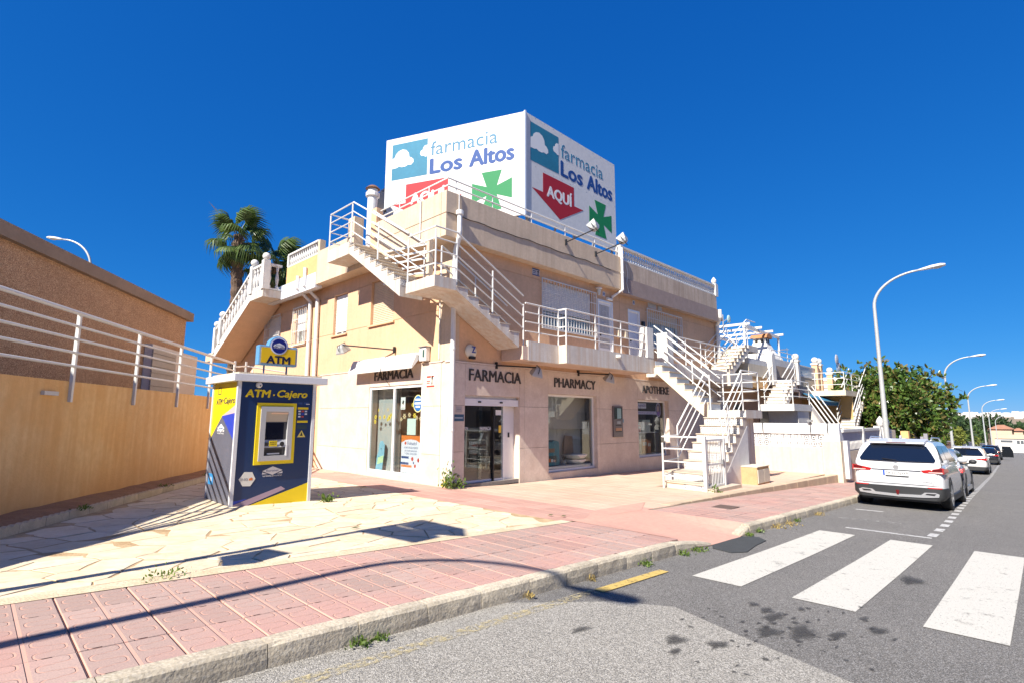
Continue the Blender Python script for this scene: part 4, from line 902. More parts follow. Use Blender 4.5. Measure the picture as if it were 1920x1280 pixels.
for F, wid in ((FL_, 5.2), (FR_, 5.07)):
    p = fpoly(F, [(0, 0), (wid, 0), (wid, 3.45), (0, 3.45)], -.06, 0, 'sign_panel', bw, bb)
    fpoly(F, [(.26, 1.90), (1.67, 1.90), (1.67, 3.22), (.26, 3.22)], .001, .004, 'logo_square', cy, p)
    cl = [(.255, 2.33), (.45, 2.34), (.55, 2.38), (.66, 2.34), (.80, 2.34), (.92, 2.39), (1.04, 2.37), (1.13, 2.45), (1.12, 2.56), (1.03, 2.64), (.96, 2.66), (.93, 2.82), (.83, 2.94), (.68, 2.99), (.53, 2.95), (.42, 2.86), (.37, 2.74), (.255, 2.68)]
    fpoly(F, cl, .0042, .0065, 'logo_cloud', wt, p)
    fpoly(F, [(1.675, 2.98), (1.56, 2.97), (1.50, 2.9), (1.49, 2.83), (1.41, 2.80), (1.38, 2.70), (1.43, 2.62), (1.53, 2.60), (1.60, 2.56), (1.675, 2.57)], .0042, .0065, 'logo_cloud', wt, p)
    text('lettering', 'farmacia', F, 1.80, 4.26, 2.56, 3.05, .001, .006, lb, p, -.004)
    text('lettering', 'Los', F, 1.80, 2.98, 1.90, 2.42, .001, .006, db, p, .075)
    text('lettering', 'Altos', F, 3.28, 4.82, 1.90, 2.44, .001, .006, db, p, .075)
    fpoly(F, [(.86, 1.67), (2.49, 1.67), (2.49, 1.0), (3.02, 1.0), (1.72, .30), (.33, 1.0), (.86, 1.0)], .001, .005, 'arrow', rd_, p)
    text('lettering', 'AQUÍ', F, 1.07, 2.36, .86, 1.40, .0055, .003, wt, p, .055)
    fpoly(F, [(3.71, 1.61), (4.42, 1.61), (4.25, 1.10), (4.77, 1.29), (4.77, .61), (4.25, .80), (4.42, .29), (3.71, .29), (3.89, .80), (3.37, .61), (3.37, 1.29), (3.89, 1.10)], .001, .005, 'cross', gn, p)
    q = MB()
    for k in range(12):
        s_ = .05 + (wid - .1) * k / 11
        for z in (3.41, 1.74): a = Vector(F(s_, 0, z)); q.tube([a, a + (Vector(F(0, .004, 0)) - Vector(F(0, 0, 0)))], .014, 6)
    q.build('rivets', steel, p)
q = MB()
for s_ in (.3, 2.6, 4.9):
    for F in (FL_, FR_):
        q.bar(F(s_, -.10, -1.4), F(s_, -.10, 3.4), .07); q.bar(F(s_, -.12, 2.8), F(s_, -1.6, -1.4), .06)
for F in (FL_, FR_):
    for z in (.2, 1.7, 3.2): q.bar(F(.1, -.085, z), F(4.95, -.085, z), .05)
q.build('support_frame', steel, bb)
q = MB(); q.bar(C0 + V(.0, -.01, -.02), C0 + V(0, -.01, 3.47), .06); q.build('corner_trim', M('pale_blue_trim', (.55, .62, .72), .4), bb)

# floodlights on arms
hood = M('grey_floodlight', (.44, .45, .45), .5, var=.1, vs=15)
def floodlight(root, tip, aim, lab, up_=False):
    root, tip = Vector(root), Vector(tip); t = thing('floodlight', root, lab, 'floodlight', 'floodlights on arms')
    d = (tip - root).normalized(); mb = MB(); mb.bar(root - V(0, 0, .09), root + V(0, 0, .09), .07, .05); mb.build('wall_plate', dark, t)
    mb = MB(); mb.tube([root, tip], .02, 6); mb.build('arm', dark, t)
    a = Vector(aim).normalized(); s_ = a.orthogonal().normalized(); b = a.cross(s_); c = tip + a * .04
    mb = MB(); pr = [(-.06, .06, .05), (.02, .12, .10), (.16, .17, .15), (.20, .17, .15)]; k0 = 0
    side_ = d.cross(V(0, 0, 1)).normalized() if abs(d.z) < .9 else V(1, 0, 0); s_ = (side_ - a * side_.dot(a)).normalized(); b = a.cross(s_)
    for (x, w1, w2) in pr: mb.v += [tuple(c + a * x + s_ * w1 + b * w2), tuple(c + a * x - s_ * w1 + b * w2), tuple(c + a * x - s_ * w1 - b * w2), tuple(c + a * x + s_ * w1 - b * w2)]
    for i in range(3): mb.f += [(4 * i + j, 4 * i + (j + 1) % 4, 4 * i + 4 + (j + 1) % 4, 4 * i + 4 + j) for j in range(4)]
    mb.f += [(0, 1, 2, 3)]
    h_ = mb.build('lamp_housing', hood, t, fix=True)
    mb = MB(); mb.prism([c + a * .19 + s_ * .16 + b * .14, c + a * .19 - s_ * .16 + b * .14, c + a * .19 - s_ * .16 - b * .14, c + a * .19 + s_ * .16 - b * .14], a * .008); mb.build('lens', M('lamp_lens', (.62, .64, .64), .15), h_, fix=True)
    mb = MB(); mb.tube([c + s_ * .18 + a * .1, c + s_ * .18 - a * .06, c - s_ * .18 - a * .06, c - s_ * .18 + a * .1], .012, 6); mb.build('bracket', dark, t)
floodlight((-.05, 2.53, 3.62), (-.75, 4.35, 3.86), (.5, .1, -1), 'grey floodlight on a long black arm over the white awning')
floodlight((4.29, -.32, 7.2), (4.62, -1.25, 7.50), (.15, .65, .75), 'grey floodlight on arm under the red arrow of the billboard')
floodlight((5.89, -.32, 7.18), (6.25, -1.25, 7.48), (.15, .65, .75), 'grey floodlight on arm near the corner of the balustrade')
floodlight((1.55, -.04, 3.12), (2.62, -.62, 3.10), (.0, .45, -1), 'grey floodlight under the stair foot at the right end of FARMACIA')
floodlight((5.2, -.04, 3.14), (6.12, -.66, 3.12), (.0, .45, -1), 'grey floodlight under the balcony at the right end of PHARMACY')

# awning (rolled blind with drooping fabric)
aw = thing('awning', (-.1, 2.9, 3.1), 'white fabric awning half rolled in over the left display window', 'awning')
fab = M('white_canvas', (.80, .78, .74), .85, var=.04, vs=5)
mb = MB(); mb.prism([(-.02, 1.2, 3.40), (-.20, 1.2, 3.42), (-.36, 1.2, 3.06), (-.345, 1.2, 3.00), (-.1, 1.2, 3.28)], (0, 3.38, 0)); mb.build('fabric', fab, aw, fix=True)
mb = MB(); mb.tube([(-.13, 1.15, 3.38), (-.13, 4.62, 3.38)], .05, 10); mb.build('roller', white_paint, aw)
mb = MB(); mb.tube([(-.2, 2.72, 3.43), (-.37, 2.72, 3.06), (-.355, 2.72, 2.98), (-.05, 2.72, 2.62)], .008, 5); mb.build('cord', dark, aw)
# alarm boxes, plaques, stickers
al = thing('alarm_box', (-.05, 1.0, 3.2), 'square white alarm box beside the end of the awning', 'alarm')
mb = MB(); mb.box(-.16, .86, 3.18, -.02, 1.16, 3.55); bevel(mb.build('housing', white_paint, al), .02, 2); mb = MB(); mb.box(-.164, .92, 3.28, -.1605, 1.0, 3.48); mb.build('mark', M('dark_green_print', (.05, .10, .08), .5), al); mb = MB(); mb.box(-.19, .84, 3.55, -.0, 1.18, 3.57); mb.build('cover', MATS['galvanised_steel'], al)
al = thing('alarm_siren', (.62, -.05, 3.35), 'round cream alarm siren with blue mark under the stair', 'alarm')
mb = MB(); mb.sphere((.62, -.04, 3.42), .19, 18, 10, (1, .5, 1)); mb.build('dome', M('cream_plastic', (.74, .69, .56), .4), al, smooth=True)
text('mark', 'Z', Fr, .58, .70, 3.38, 3.54, .125, .02, M('blue_print', (.03, .06, .32), .5), al, .03); mb = MB(); mb.box(.52, -.15, 3.21, .70, -.07, 3.28); mb.build('sounder', dark, al)
def poster(name, F, s0, s1, z0, z1, d, mat, lab, cat, items=(), grp=None, th=.004):
    t = thing(name, F((s0 + s1) / 2, d, z0), lab, cat, grp); mb = MB(); fbox(mb, F, s0, s1, z0, z1, d, d + th); mb.build('sheet', mat, t)
    for it in items:
        if it[0] == 'b': mb = MB(); fbox(mb, F, it[1], it[2], it[3], it[4], d + th, d + th + .0012); mb.build(it[6] if len(it) > 6 else 'print', it[5], t)
        elif it[0] == 't': text('lettering', it[1], F, it[2], it[3], it[4], it[5], d + th + .0005, .0015, it[6], t, it[7] if len(it) > 7 else .0)
        elif it[0] == 'p': fpoly(F, it[1], d + th, d + th + it[4] if len(it) > 4 else d + th + .0012, it[3], it[2], t)
    return t
red_p = M('red_print', (.50, .06, .04), .6); blk = M('black_print', (.02, .02, .02), .6); navy = M('navy_print', (.03, .07, .2), .5); pap = M('poster_paper', (.74, .72, .70), .6)
poster('warning_sign', Flm, -.98, -.60, 2.47, 2.82, .03, M('cream_sticker', (.76, .68, .58), .6), 'small red printed sticker with black figure on the corner pier', 'sticker',
       [('b', -.96, -.78, 2.74, 2.79, red_p), ('b', -.96, -.80, 2.64, 2.67, red_p), ('b', -.96, -.82, 2.59, 2.62, red_p), ('b', -.96, -.62, 2.49, 2.54, red_p), ('p', [(-.76, 2.56), (-.70, 2.56), (-.71, 2.66), (-.68, 2.76), (-.72, 2.8), (-.76, 2.74), (-.74, 2.66)], blk, 'figure'), ('b', -.76, -.64, 2.755, 2.79, red_p)])
poster('warning_sign', Fr, 3.05, 3.38, 5.96, 6.18, .003, M('blue_grey_sticker', (.42, .43, .50), .6), 'dark blue security sticker with black figure under the parapet', 'sticker',
       [('b', 3.05, 3.38, 6.14, 6.18, navy), ('b', 3.05, 3.38, 5.96, 5.99, navy), ('b', 3.08, 3.22, 6.08, 6.11, navy), ('b', 3.08, 3.2, 6.03, 6.05, navy), ('p', [(3.28, 6.0), (3.34, 6.0), (3.33, 6.06), (3.36, 6.11), (3.31, 6.135), (3.27, 6.1), (3.3, 6.06)], blk, 'figure')])
poster('wall_plaque', Fr, .09, .43, 1.62, 1.79, .03, M('blue_plaque', (.04, .10, .17), .35), 'dark blue name plaque beside the shop entrance', 'plaque', [('b', .13, .39, 1.69, 1.715, M('pale_print', (.5, .55, .6), .5))])
poster('wall_plaque', Fr, .16, .36, 1.84, 1.99, .03, M('grey_plaque', (.42, .38, .36), .4), 'small grey plaque above the dark blue plaque', 'plaque', [('b', .19, .33, 1.90, 1.93, M('grey_print', (.3, .28, .28), .5))])
for s_, l in ((6.78, 'small blue house number tile above the glazed flat door'), (8.72, 'small blue house number tile above the plain white door')):
    poster('number_tile', Fr, s_ - .07, s_ + .07, 5.92, 6.08, .003, M('number_tile_white', (.55, .60, .70), .3), l, 'number tile', [('b', s_ - .045, s_ - .01, 5.95, 6.05, navy), ('b', s_ + .01, s_ + .045, 5.95, 6.05, navy)], 'house number tiles')
ln = thing('wall_lantern', (6.3, -.12, 6.0), 'white wall lantern at the upper corner of the grilled window', 'wall lamp')
mb = MB(); mb.bar((6.3, 0, 6.14), (6.3, -.14, 6.14), .03); mb.lathe([(.03, .12), (.10, .10), (.12, .06), (.07, .04)], (6.3, -.14, 6.02), 10); mb.build('bracket', white_paint, ln); mb = MB(); mb.lathe([(.035, -.16), (.07, 0), (.07, .04)], (6.3, -.14, 6.02), 10); mb.build('lantern_glass', M('lantern_glass', (.6, .6, .55), .2), ln)
ln = thing('wall_lantern', (9.2, -.1, 5.6), 'dark wall lamp between the plain door and the far grilled window', 'wall lamp')
mb = MB(); mb.box(9.22, -.1, 5.1, 9.34, 0, 5.34); mb.build('lamp_body', dark, ln)
mb = MB(); mb.box(9.75, -.03, 5.98, 10.35, 0, 6.16); mb.box(10.5, -.03, 5.98, 10.8, 0, 6.14); tag(mb.build('tile_nameplate', M('nameplate_tile', (.62, .63, .66), .3, var=.2, vs=30)), 'two pale ceramic nameplates above the far grilled window', 'nameplate')
mb = MB(); mb.box(7.5, -.1, 4.55, 7.68, 0, 4.8); mb.box(7.95, -.1, 4.55, 8.1, 0, 4.8); tag(mb.build('letter_boxes', cream_side), 'two cream letter boxes on the wall between the flat doors', 'letter box')
mb = MB(); mb.box(12.0, -.02, 1.35, 12.7, .0, 2.05); mb.box(12.35, -.02, .6, 12.6, 0, 1.0); tag(mb.build('meter_doors', dark), 'black meter doors in the wall under the street stair', 'meter door')

# vending machine let into the wall
vm = thing('vending_machine', Fr(7.37, 0, 1.07), 'slim grey vending machine with dark screen set in the wall', 'vending machine')
mb = MB(); fbox(mb, Fr, 7.08, 7.66, 1.07, 2.13, .028, .085); bevel(mb.build('cabinet', M('bronze_cabinet', (.13, .11, .11), .4), vm), .008)
mb = MB(); fbox(mb, Fr, 7.13, 7.6, 1.68, 2.08, .085, .09); mb.build('screen', M('dark_screen', (.015, .03, .03), .1), vm)
mb = MB(); fbox(mb, Fr, 7.3, 7.55, 1.70, 2.05, .09, .092); mb.build('display_panel', M('pale_teal_print', (.26, .42, .41), .3), vm)
mb = MB(); fbox(mb, Fr, 7.28, 7.5, 1.52, 1.61, .085, .095); mb.build('keypad', steel, vm)
mb = MB(); fbox(mb, Fr, 7.2, 7.56, 1.28, 1.38, .085, .1); mb.build('slot', M('copper_slot', (.45, .22, .10), .4), vm)
mb = MB(); fbox(mb, Fr, 7.2, 7.56, 1.24, 1.275, .085, .09); fbox(mb, Fr, 7.2, 7.56, 1.45, 1.49, .085, .09); mb.build('recess', dark, vm)
mb = MB(); fbox(mb, Fr, 7.7, 7.78, 1.56, 1.68, .029, .034); tag(mb.build('contactless_sticker', M('blue_sticker', (.03, .25, .42), .5)), 'tiny blue sticker to the right of the vending machine', 'sticker')

# displays in the left window (x = -d, just behind the glass)
IN = lambda s_, d, z: (.07 - d, -s_, z)
orange_p = M('orange_print', (.62, .16, .03), .5)
poster('window_poster', IN, -2.22, -1.30, .22, 1.22, -.02, M('lilac_white_paper', (.64, .63, .70), .5), 'large white pain relief poster with orange top in the left window', 'poster',
       [('b', -2.22, -1.30, 1.12, 1.22, orange_p), ('p', [(-2.22, 1.12), (-2.22, 1.02), (-2.0, 1.10), (-1.76, 1.119), (-1.52, 1.10), (-1.30, 1.02), (-1.30, 1.12)], orange_p, 'print'), ('t', 'Voltadol', -1.95, -1.5, .97, 1.06, navy, .01), ('p', circ(-2.02, 1.01, .045, 12), red_p, 'print'),
        ('t', 'ALIVIO EFICAZ FRENTE', -2.08, -1.44, .87, .92, navy), ('t', 'DE LA INFLAMACIÓN', -2.05, -1.48, .79, .84, navy), ('t', 'Y DEL DOLOR', -2.05, -1.48, .71, .76, navy),
        ('b', -2.2, -1.85, .60, .66, navy), ('b', -2.25, -1.85, .44, .50, navy), ('b', -2.2, -1.7, .37, .43, orange_p), ('p', circ(-1.68, .60, .055, 10), red_p, 'print'), ('p', circ(-1.55, .42, .05, 10), red_p, 'print'), ('p', circ(-1.40, .58, .055, 10), red_p, 'print'), ('p', circ(-1.62, .5, .03, 10), navy, 'print')])
poster('notice_board', IN, -1.98, -1.58, 1.24, 1.68, -.03, M('pale_green_board', (.56, .66, .60), .5), 'blank pale green board standing above the orange topped poster', 'board')
poster('window_notice', IN, -2.30, -2.08, 1.93, 2.27, -.012, pap, 'small white notice with black picture high in the left window', 'notice', [('p', [(-2.24, 2.1), (-2.17, 2.06), (-2.13, 2.16), (-2.2, 2.19)], blk, 'print'), ('b', -2.27, -2.11, 1.96, 1.98, M('grey_text', (.3, .3, .3), .6))])
t = thing('window_sticker', IN(-1.38, 0, 2.1), 'oval blue sticker with yellow rim at the right of the left window', 'sticker')
ell = lambda cx, cz, a, b: [(cx + a * math.cos(k * PI / 14), cz + b * math.sin(k * PI / 14)) for k in range(28)]
fpoly(IN, ell(-1.40, 2.08, .215, .235), .045, .048, 'rim', M('yellow_rim', (.70, .66, .25), .5), t); fpoly(IN, ell(-1.40, 2.08, .19, .21), .0483, .050, 'disc', M('sticker_blue', (.02, .13, .36), .5), t)
for z, a in ((2.16, .12), (2.06, .15), (1.97, .10)): mb = MB(); fbox(mb, IN, -1.40 - a, -1.40 + a, z, z + .05, .0503, .0515); mb.build('print', wt, t)
yl = M('yellow_flower', (.72, .55, .06), .6); cr = M('cream_flower', (.62, .50, .30), .6)
FLAB = ['yellow paper flower at the far left of the left window', 'lower yellow paper flower hanging under the leftmost one', 'yellow paper flower second along the row from the left', 'yellow paper flower third along the row from the left', 'largest yellow paper flower close to the white mullion', 'small yellow paper flower under the largest one', 'small yellow paper flower above the largest one by the mullion', 'cream paper flower right of the mullion, largest of the cream ones', 'cream paper flower left of the middle of the right pane', 'yellow paper flower in the row of the right pane', 'cream paper flower touching the yellow one in the right pane', 'cream paper flower under the oval blue sticker', 'yellow paper flower high in the right pane beside the oval sticker', 'cream paper flower hanging low next to the mullion', 'small yellow paper flower alone high in the left pane', 'cream paper flower high beside the mullion in the left pane']
k = -1
for (s_, z, m_, r_) in ((-3.6, 1.72, yl, .075), (-3.62, 1.58, yl, .07), (-3.36, 1.70, yl, .06), (-3.12, 1.72, yl, .07), (-2.86, 1.70, yl, .09), (-2.95, 1.64, yl, .05), (-2.78, 1.78, yl, .06), (-2.1, 1.74, cr, .08), (-1.86, 1.78, cr, .07), (-1.62, 1.76, yl, .075), (-1.52, 1.70, cr, .06), (-1.35, 1.68, cr, .06), (-1.72, 2.05, yl, .06), (-2.25, 1.66, cr, .06), (-3.45, 1.92, yl, .045), (-2.95, 1.93, cr, .06)):
    k += 1; pts = [(s_ + r_ * (1 + .35 * math.cos(6 * a)) * math.cos(a) * .8, z + r_ * (1 + .35 * math.cos(6 * a)) * math.sin(a) * .8) for a in [PI * 2 * j / 24 for j in range(24)]]
    t = thing('paper_flower', IN(s_, 0, z), FLAB[k], 'paper flower', 'paper flowers in the left window'); fpoly(IN, pts, -.01, -.006, 'petals', m_, t); fpoly(IN, circ(s_, z, r_ * .3, 8), -.0058, -.004, 'centre', M('flower_centre', (.25, .10, .02), .6), t)
t = thing('cardboard_cutout', IN(-3.45, -.1, .2), 'pale blue rounded cardboard cutout in the lower left of the left window', 'cutout')
fpoly(IN, [(-3.66, .2), (-3.3, .2), (-3.26, .5), (-3.22, .62), (-3.2, .9), (-3.3, 1.02), (-3.42, 1.03), (-3.5, .92), (-3.52, .72), (-3.6, .6)], -.11, -.1, 'board', M('pale_blue_board', (.22, .48, .62), .5, var=.15, vs=6), t)
fpoly(IN, [(-3.58, .34), (-3.26, .42), (-3.24, .62), (-3.54, .54)], -.0998, -.097, 'panel', M('pale_yellow_green', (.45, .60, .35), .5), t); fpoly(IN, circ(-3.38, .80, .02, 8), -.0998, -.097, 'dot', blk, t)
# displays in the right windows (y = .2 - d)
IR = lambda s_, d, z: (s_, .2 - d, z)
teal = M('teal_bag', (.015, .22, .30), .5, var=.25, vs=9)
t = thing('gift_bag', (4.2, .45, .26), 'teal blue wavy topped display case with small boxes in the wide window', 'display')
fpoly(IR, [(3.78, .26), (4.62, .26), (4.62, .72), (4.6, .98), (4.4, 1.03), (4.2, .97), (4.0, 1.02), (3.8, .98)], -.3, -.1, 'case', teal, t)
fpoly(IR, [(3.92, .36), (4.48, .36), (4.48, .56), (3.92, .56)], -.0998, -.096, 'recess', M('dark_teal', (.02, .05, .07), .6), t); fpoly(IR, [(3.9, .66), (4.4, .66), (4.4, .78), (3.9, .78)], -.0998, -.096, 'shelf', M('brown_box', (.22, .12, .08), .6), t)
for i in range(4): fpoly(IR, [(4.0 + .11 * i, .37), (4.08 + .11 * i, .37), (4.08 + .11 * i, .5 - .02 * i), (4.0 + .11 * i, .5 - .02 * i)], -.0955, -.08, 'small_box', (pap, orange_p, pap, M('pink_box', (.6, .4, .35), .6))[i], t)
t = thing('potted_plant', (4.95, .4, .26), 'small dark potted plant between the two displays in the wide window', 'plant')
mb = MB(); mb.lathe([(.07, 0), (.09, .12)], (4.95, .4, .26), 10); mb.build('pot', M('grey_pot', (.3, .3, .3), .6), t)
mb = MB()
for i in range(40): a = rng.uniform(0, 2 * PI); l = rng.uniform(.12, .22); mb.add([(4.95, .4, .38), (4.95 + .04 * math.cos(a), .4 + .04 * math.sin(a), .38 + l * .5), (4.95 + .09 * math.cos(a), .4 + .09 * math.sin(a), .38 + l)], [(0, 1, 2)])
mb.build('leaves', M('dark_leaf', (.02, .06, .025), .5), t)
t = thing('white_basin', (5.6, .45, .26), 'stacked white basins on the shelf of the wide window', 'basin')
for i, (r_, z) in enumerate(((.36, .26), (.40, .42))): mb = MB(); mb.lathe([(r_ * .75, 0), (r_, .10), (r_, .13), (r_ * .93, .12), (r_ * .7, .02)], (5.6, .45, z), 20); mb.build('basin', M('white_plastic', (.68, .67, .64), .35), t)
mb = MB(); mb.prism([(5.2, .62, .55), (5.75, .62, .55), (5.7, .62, 1.12), (5.3, .62, 1.15)], (0, .02, 0)); tag(mb.build('photo_panel', M('brown_photo', (.26, .20, .18), .4, var=.4, vs=9)), 'brownish photo panel leaning behind the white basins', 'photo panel')
t = thing('wall_clock', (3.9, .5, 1.95), 'dark rimmed round disc hanging at the left edge of the wide window', 'clock'); fpoly(IR, ell(3.84, 1.98, .14, .2), -.1, -.07, 'rim', dark, t); fpoly(IR, ell(3.84, 1.98, .10, .155), -.0698, -.066, 'face', M('grey_face', (.35, .38, .38), .4), t)
prp = M('purple_print', (.16, .07, .28), .5); lil = M('lilac_banner', (.50, .44, .62), .5)
t = thing('window_banner', IR(9.8, 0, 1.86), 'lilac throat remedy banner with portrait oval across the far window', 'banner')
fpoly(IR, [(8.84, 1.86), (10.75, 1.86), (10.75, 1.98), (8.84, 1.98)], .0, .004, 'strip', lil, t); fpoly(IR, [(8.84, 2.08), (9.72, 2.08), (9.72, 2.28), (8.84, 2.28)], .0, .004, 'panel', M('pale_lilac', (.60, .56, .66), .5), t)
text('lettering', 'Strepsils', IR, 8.9, 9.68, 2.11, 2.25, .0045, .002, prp, t, .01); text('lettering', 'ESPECIALISTAS EN GARGANTAS', IR, 8.88, 10.28, 1.90, 1.945, .0045, .002, prp, t)
fpoly(IR, ell(10.62, 2.04, .2, .27), .0042, .007, 'portrait_rim', lil, t); fpoly(IR, ell(10.62, 2.04, .17, .235), .0072, .009, 'portrait', M('portrait_dark', (.10, .05, .09), .5), t); fpoly(IR, ell(10.58, 2.08, .08, .11), .0092, .010, 'portrait_face', M('portrait_skin', (.5, .3, .24), .6), t); fpoly(IR, [(10.5, 1.84), (10.7, 1.84), (10.72, 1.96), (10.6, 1.99), (10.52, 1.95)], .0092, .0098, 'portrait_dress', M('portrait_purple', (.22, .08, .35), .5), t)
bx = [(8.86, 9.16, .37, .80, (.45, .17, .05)), (9.2, 9.4, .37, .95, (.03, .04, .12)), (9.42, 9.82, .37, 1.05, (.40, .37, .30)), (9.86, 10.22, .37, .92, (.50, .20, .07)), (10.24, 10.5, .37, .85, (.42, .12, .05)), (8.86, 9.26, 1.19, 1.45, (.03, .10, .32)), (9.5, 9.8, 1.19, 1.45, (.35, .03, .04)), (9.9, 10.5, 1.19, 1.66, (.46, .52, .50)), (8.86, 9.15, 1.45, 1.74, (.22, .25, .20)), (9.3, 9.48, 1.19, 1.4, (.5, .52, .5))]
nm = ['brown medicine carton at the left end of the far window', 'tall navy carton beside the brown carton in the far window', 'tall beige carton with orange disc in the far window', 'orange carton right of the beige carton in the far window', 'rust carton nearest the right jamb of the far window', 'blue carton on the upper shelf of the far window', 'dark red carton on the upper shelf of the far window', 'pale glass cabinet on the upper shelf of the far window', 'grey green carton standing on the blue carton in the far window', 'narrow pale carton on the upper shelf between blue and red']
for (a, b, z0, z1, c), l in zip(bx, nm):
    t = thing('carton', (a, .55, z0), l, 'carton', 'cartons in the far window'); mb = MB(); mb.box(a, .5, z0, b, .7, z1); bevel(mb.build('box', M('carton_%d' % (int(c[0] * 100) * 7 + int(c[2] * 100)), c, .55, var=.15, vs=12), t), .006, 1)
    mb = MB(); mb.box(a + .03, .497, z0 + (z1 - z0) * .55, b - .03, .4995, z0 + (z1 - z0) * .8); mb.build('label', M('carton_label', (.5, .48, .44), .5), t)

# things on the roof
fp = thing('flue_pipe', (-.2, 3.75, 6.45), 'tall white flue pipe with rusty cap on the roof terrace', 'flue pipe')
mb = MB(); mb.tube([(-.25, 3.75, 6.5), (-.25, 3.75, 8.55)], .15, 14); mb.build('pipe', pipe_w, fp, smooth=False)
mb = MB(); mb.lathe([(.15, 0), (.21, .03), (.21, .14), (.16, .18), (.16, .26)], (-.25, 3.75, 8.5), 14); mb.build('collar', pipe_w, fp); mb = MB(); mb.lathe([(.2, 0), (.23, .02), (.12, .12)], (-.25, 3.75, 8.76), 14); mb.build('cap', M('rusty_cap', (.20, .10, .06), .8, var=.3, vs=15), fp)
def dish(c, aim, r, mat, lab, grid=False):
    t = thing('satellite_dish', c, lab, 'satellite dish', 'satellite dishes'); c = Vector(c); a = Vector(aim).normalized(); s_ = a.orthogonal().normalized(); b = a.cross(s_); mb = MB(); n = 18
    for i, (rr, zz) in enumerate(((0.02, 0), (.4, .03), (.7, .09), (1, .18))): mb.v += [tuple(c + (s_ * math.cos(2 * PI * j / n) + b * math.sin(2 * PI * j / n)) * rr * r + a * zz * r) for j in range(n)]
    for i in range(3): mb.f += [(i * n + j, i * n + (j + 1) % n, (i + 1) * n + (j + 1) % n, (i + 1) * n + j) for j in range(n)]
    mb.build('dish', mat, t, smooth=True); mb = MB(); mb.tube([c - b * r, c + a * r * .9], .012, 5); mb.tube([c, c - a * .1, c - a * .1 - V(0, 0, r + .5)], .025, 6); mb.build('arm', dark, t); mb = MB(); mb.sphere(c + a * r * .9, .05, 8, 6); mb.build('receiver', dark, t)
dish((.35, 3.75, 8.05), (-.8, -.55, .25), .34, M('grey_dish', (.50, .50, .50), .5), 'small grey satellite dish at the end of the parapet rail')
dish((1.3, 5.6, 9.3), (-.5, .6, .3), .55, M('dark_dish', (.28, .30, .33), .5), 'large dark satellite dish behind the left edge of the billboard')
pl_ = thing('roof_plant', (.15, 5.0, 6.45), 'green spiky plant growing behind the parapet at the stair head', 'plant')
mb = MB()
for i in range(60):
    a = rng.uniform(0, 2 * PI); e = rng.uniform(.3, 1.3); l = rng.uniform(.5, .85); d_ = V(math.cos(a) * math.cos(e), math.sin(a) * math.cos(e), math.sin(e)); p = V(.05, 5.9, 7.1); s_ = d_.cross(V(0, 0, 1)).normalized() * .03
    mb.add([p - s_, p + s_, p + d_ * l * .6 + s_ * .8, p + d_ * l - V(0, 0, .1), p + d_ * l * .6 - s_ * .8], [(0, 1, 2, 3, 4)])
mb.build('leaves', M('yucca_leaf', (.10, .20, .05), .5), pl_); mb = MB(); mb.lathe([(.15, 0), (.2, .6)], (.05, 5.9, 6.5), 10); mb.build('pot', M('terracotta', (.40, .18, .09), .8), pl_)
# ------------------------------------------------------------------ cash machine booth
atm_navy = M('booth_navy', (.004, .026, .10), .35); atm_y = M('booth_yellow', (.78, .58, .008), .4); atm_w = M('booth_white', (.70, .70, .72), .4, var=.05, vs=5); greyb = M('booth_slate', (.12, .125, .165), .5, var=.15, vs=3)
lilac_s = M('booth_mauve', (.36, .26, .34), .45); blue_s = M('booth_blue', (.02, .05, .42), .45)
A = thing('cash_machine_booth', (-4.45, .2, .14), 'navy and yellow cash machine booth with white roof standing on the flagstones', 'cash machine')
X0, X1, Y0, Y1, ZB, ZT = -5.15, -3.72, -.48, .92, .06, 2.33
mb = MB(); mb.box(X0 + .02, Y0 + .02, ZB, X1 - .02, Y1 - .02, ZT); body = mb.build('body', atm_navy, A)
mb = MB()
for x in (X0, X1 - .06):
    for y in (Y0, Y1 - .06): mb = MB(); mb.box(x, y, ZB, x + .06, y + .06, ZT); mb.build('corner_profile', atm_w, A)
mb = MB(); mb.box(X0 - .10, Y0 - .10, ZT, X1 + .18, Y1 + .12, ZT + .13); bevel(mb.build('roof', atm_w, A), .008); mb = MB(); mb.box(X0 + .0, Y0 + .0, ZT + .131, X1 + .1, Y1 + .05, ZT + .165); mb.build('roof_sheet', cream, A)
FB = lambda s_, d, z: (s_, Y0 + .02 - d, z)       # front
FS = lambda s_, d, z: (X0 + .02 - d, -s_, z)      # left side: s runs towards -y
def bp(F, pts, d0, d1, name, m_, par=body): return fpoly(F, pts, d0, d1, name, m_, par)
bp(FB, [(-5.09, .2), (-5.09, .14), (-4.95, .14), (-4.2, .40), (-4.28, .455)], .001, .003, 'mauve_stripe', lilac_s); bp(FB, [(-4.97, .08), (-3.78, .08), (-3.78, .48), (-4.95, .13)], .0032, .005, 'yellow_stripe', atm_y); bp(FB, [(-5.09, .205), (-5.09, .265), (-4.85, .29)], .001, .0025, 'blue_stripe', blue_s)
text('lettering', 'ATM', FB, -5.01, -4.58, 2.06, 2.19, .001, .006, atm_y, body, .08, .12); bp(FB, circ(-4.515, 2.105, .016, 10), .001, .006, 'dot', atm_y); text('lettering', 'Cajero', FB, -4.45, -3.89, 2.03, 2.20, .001, .006, atm_y, body, .05, .22)
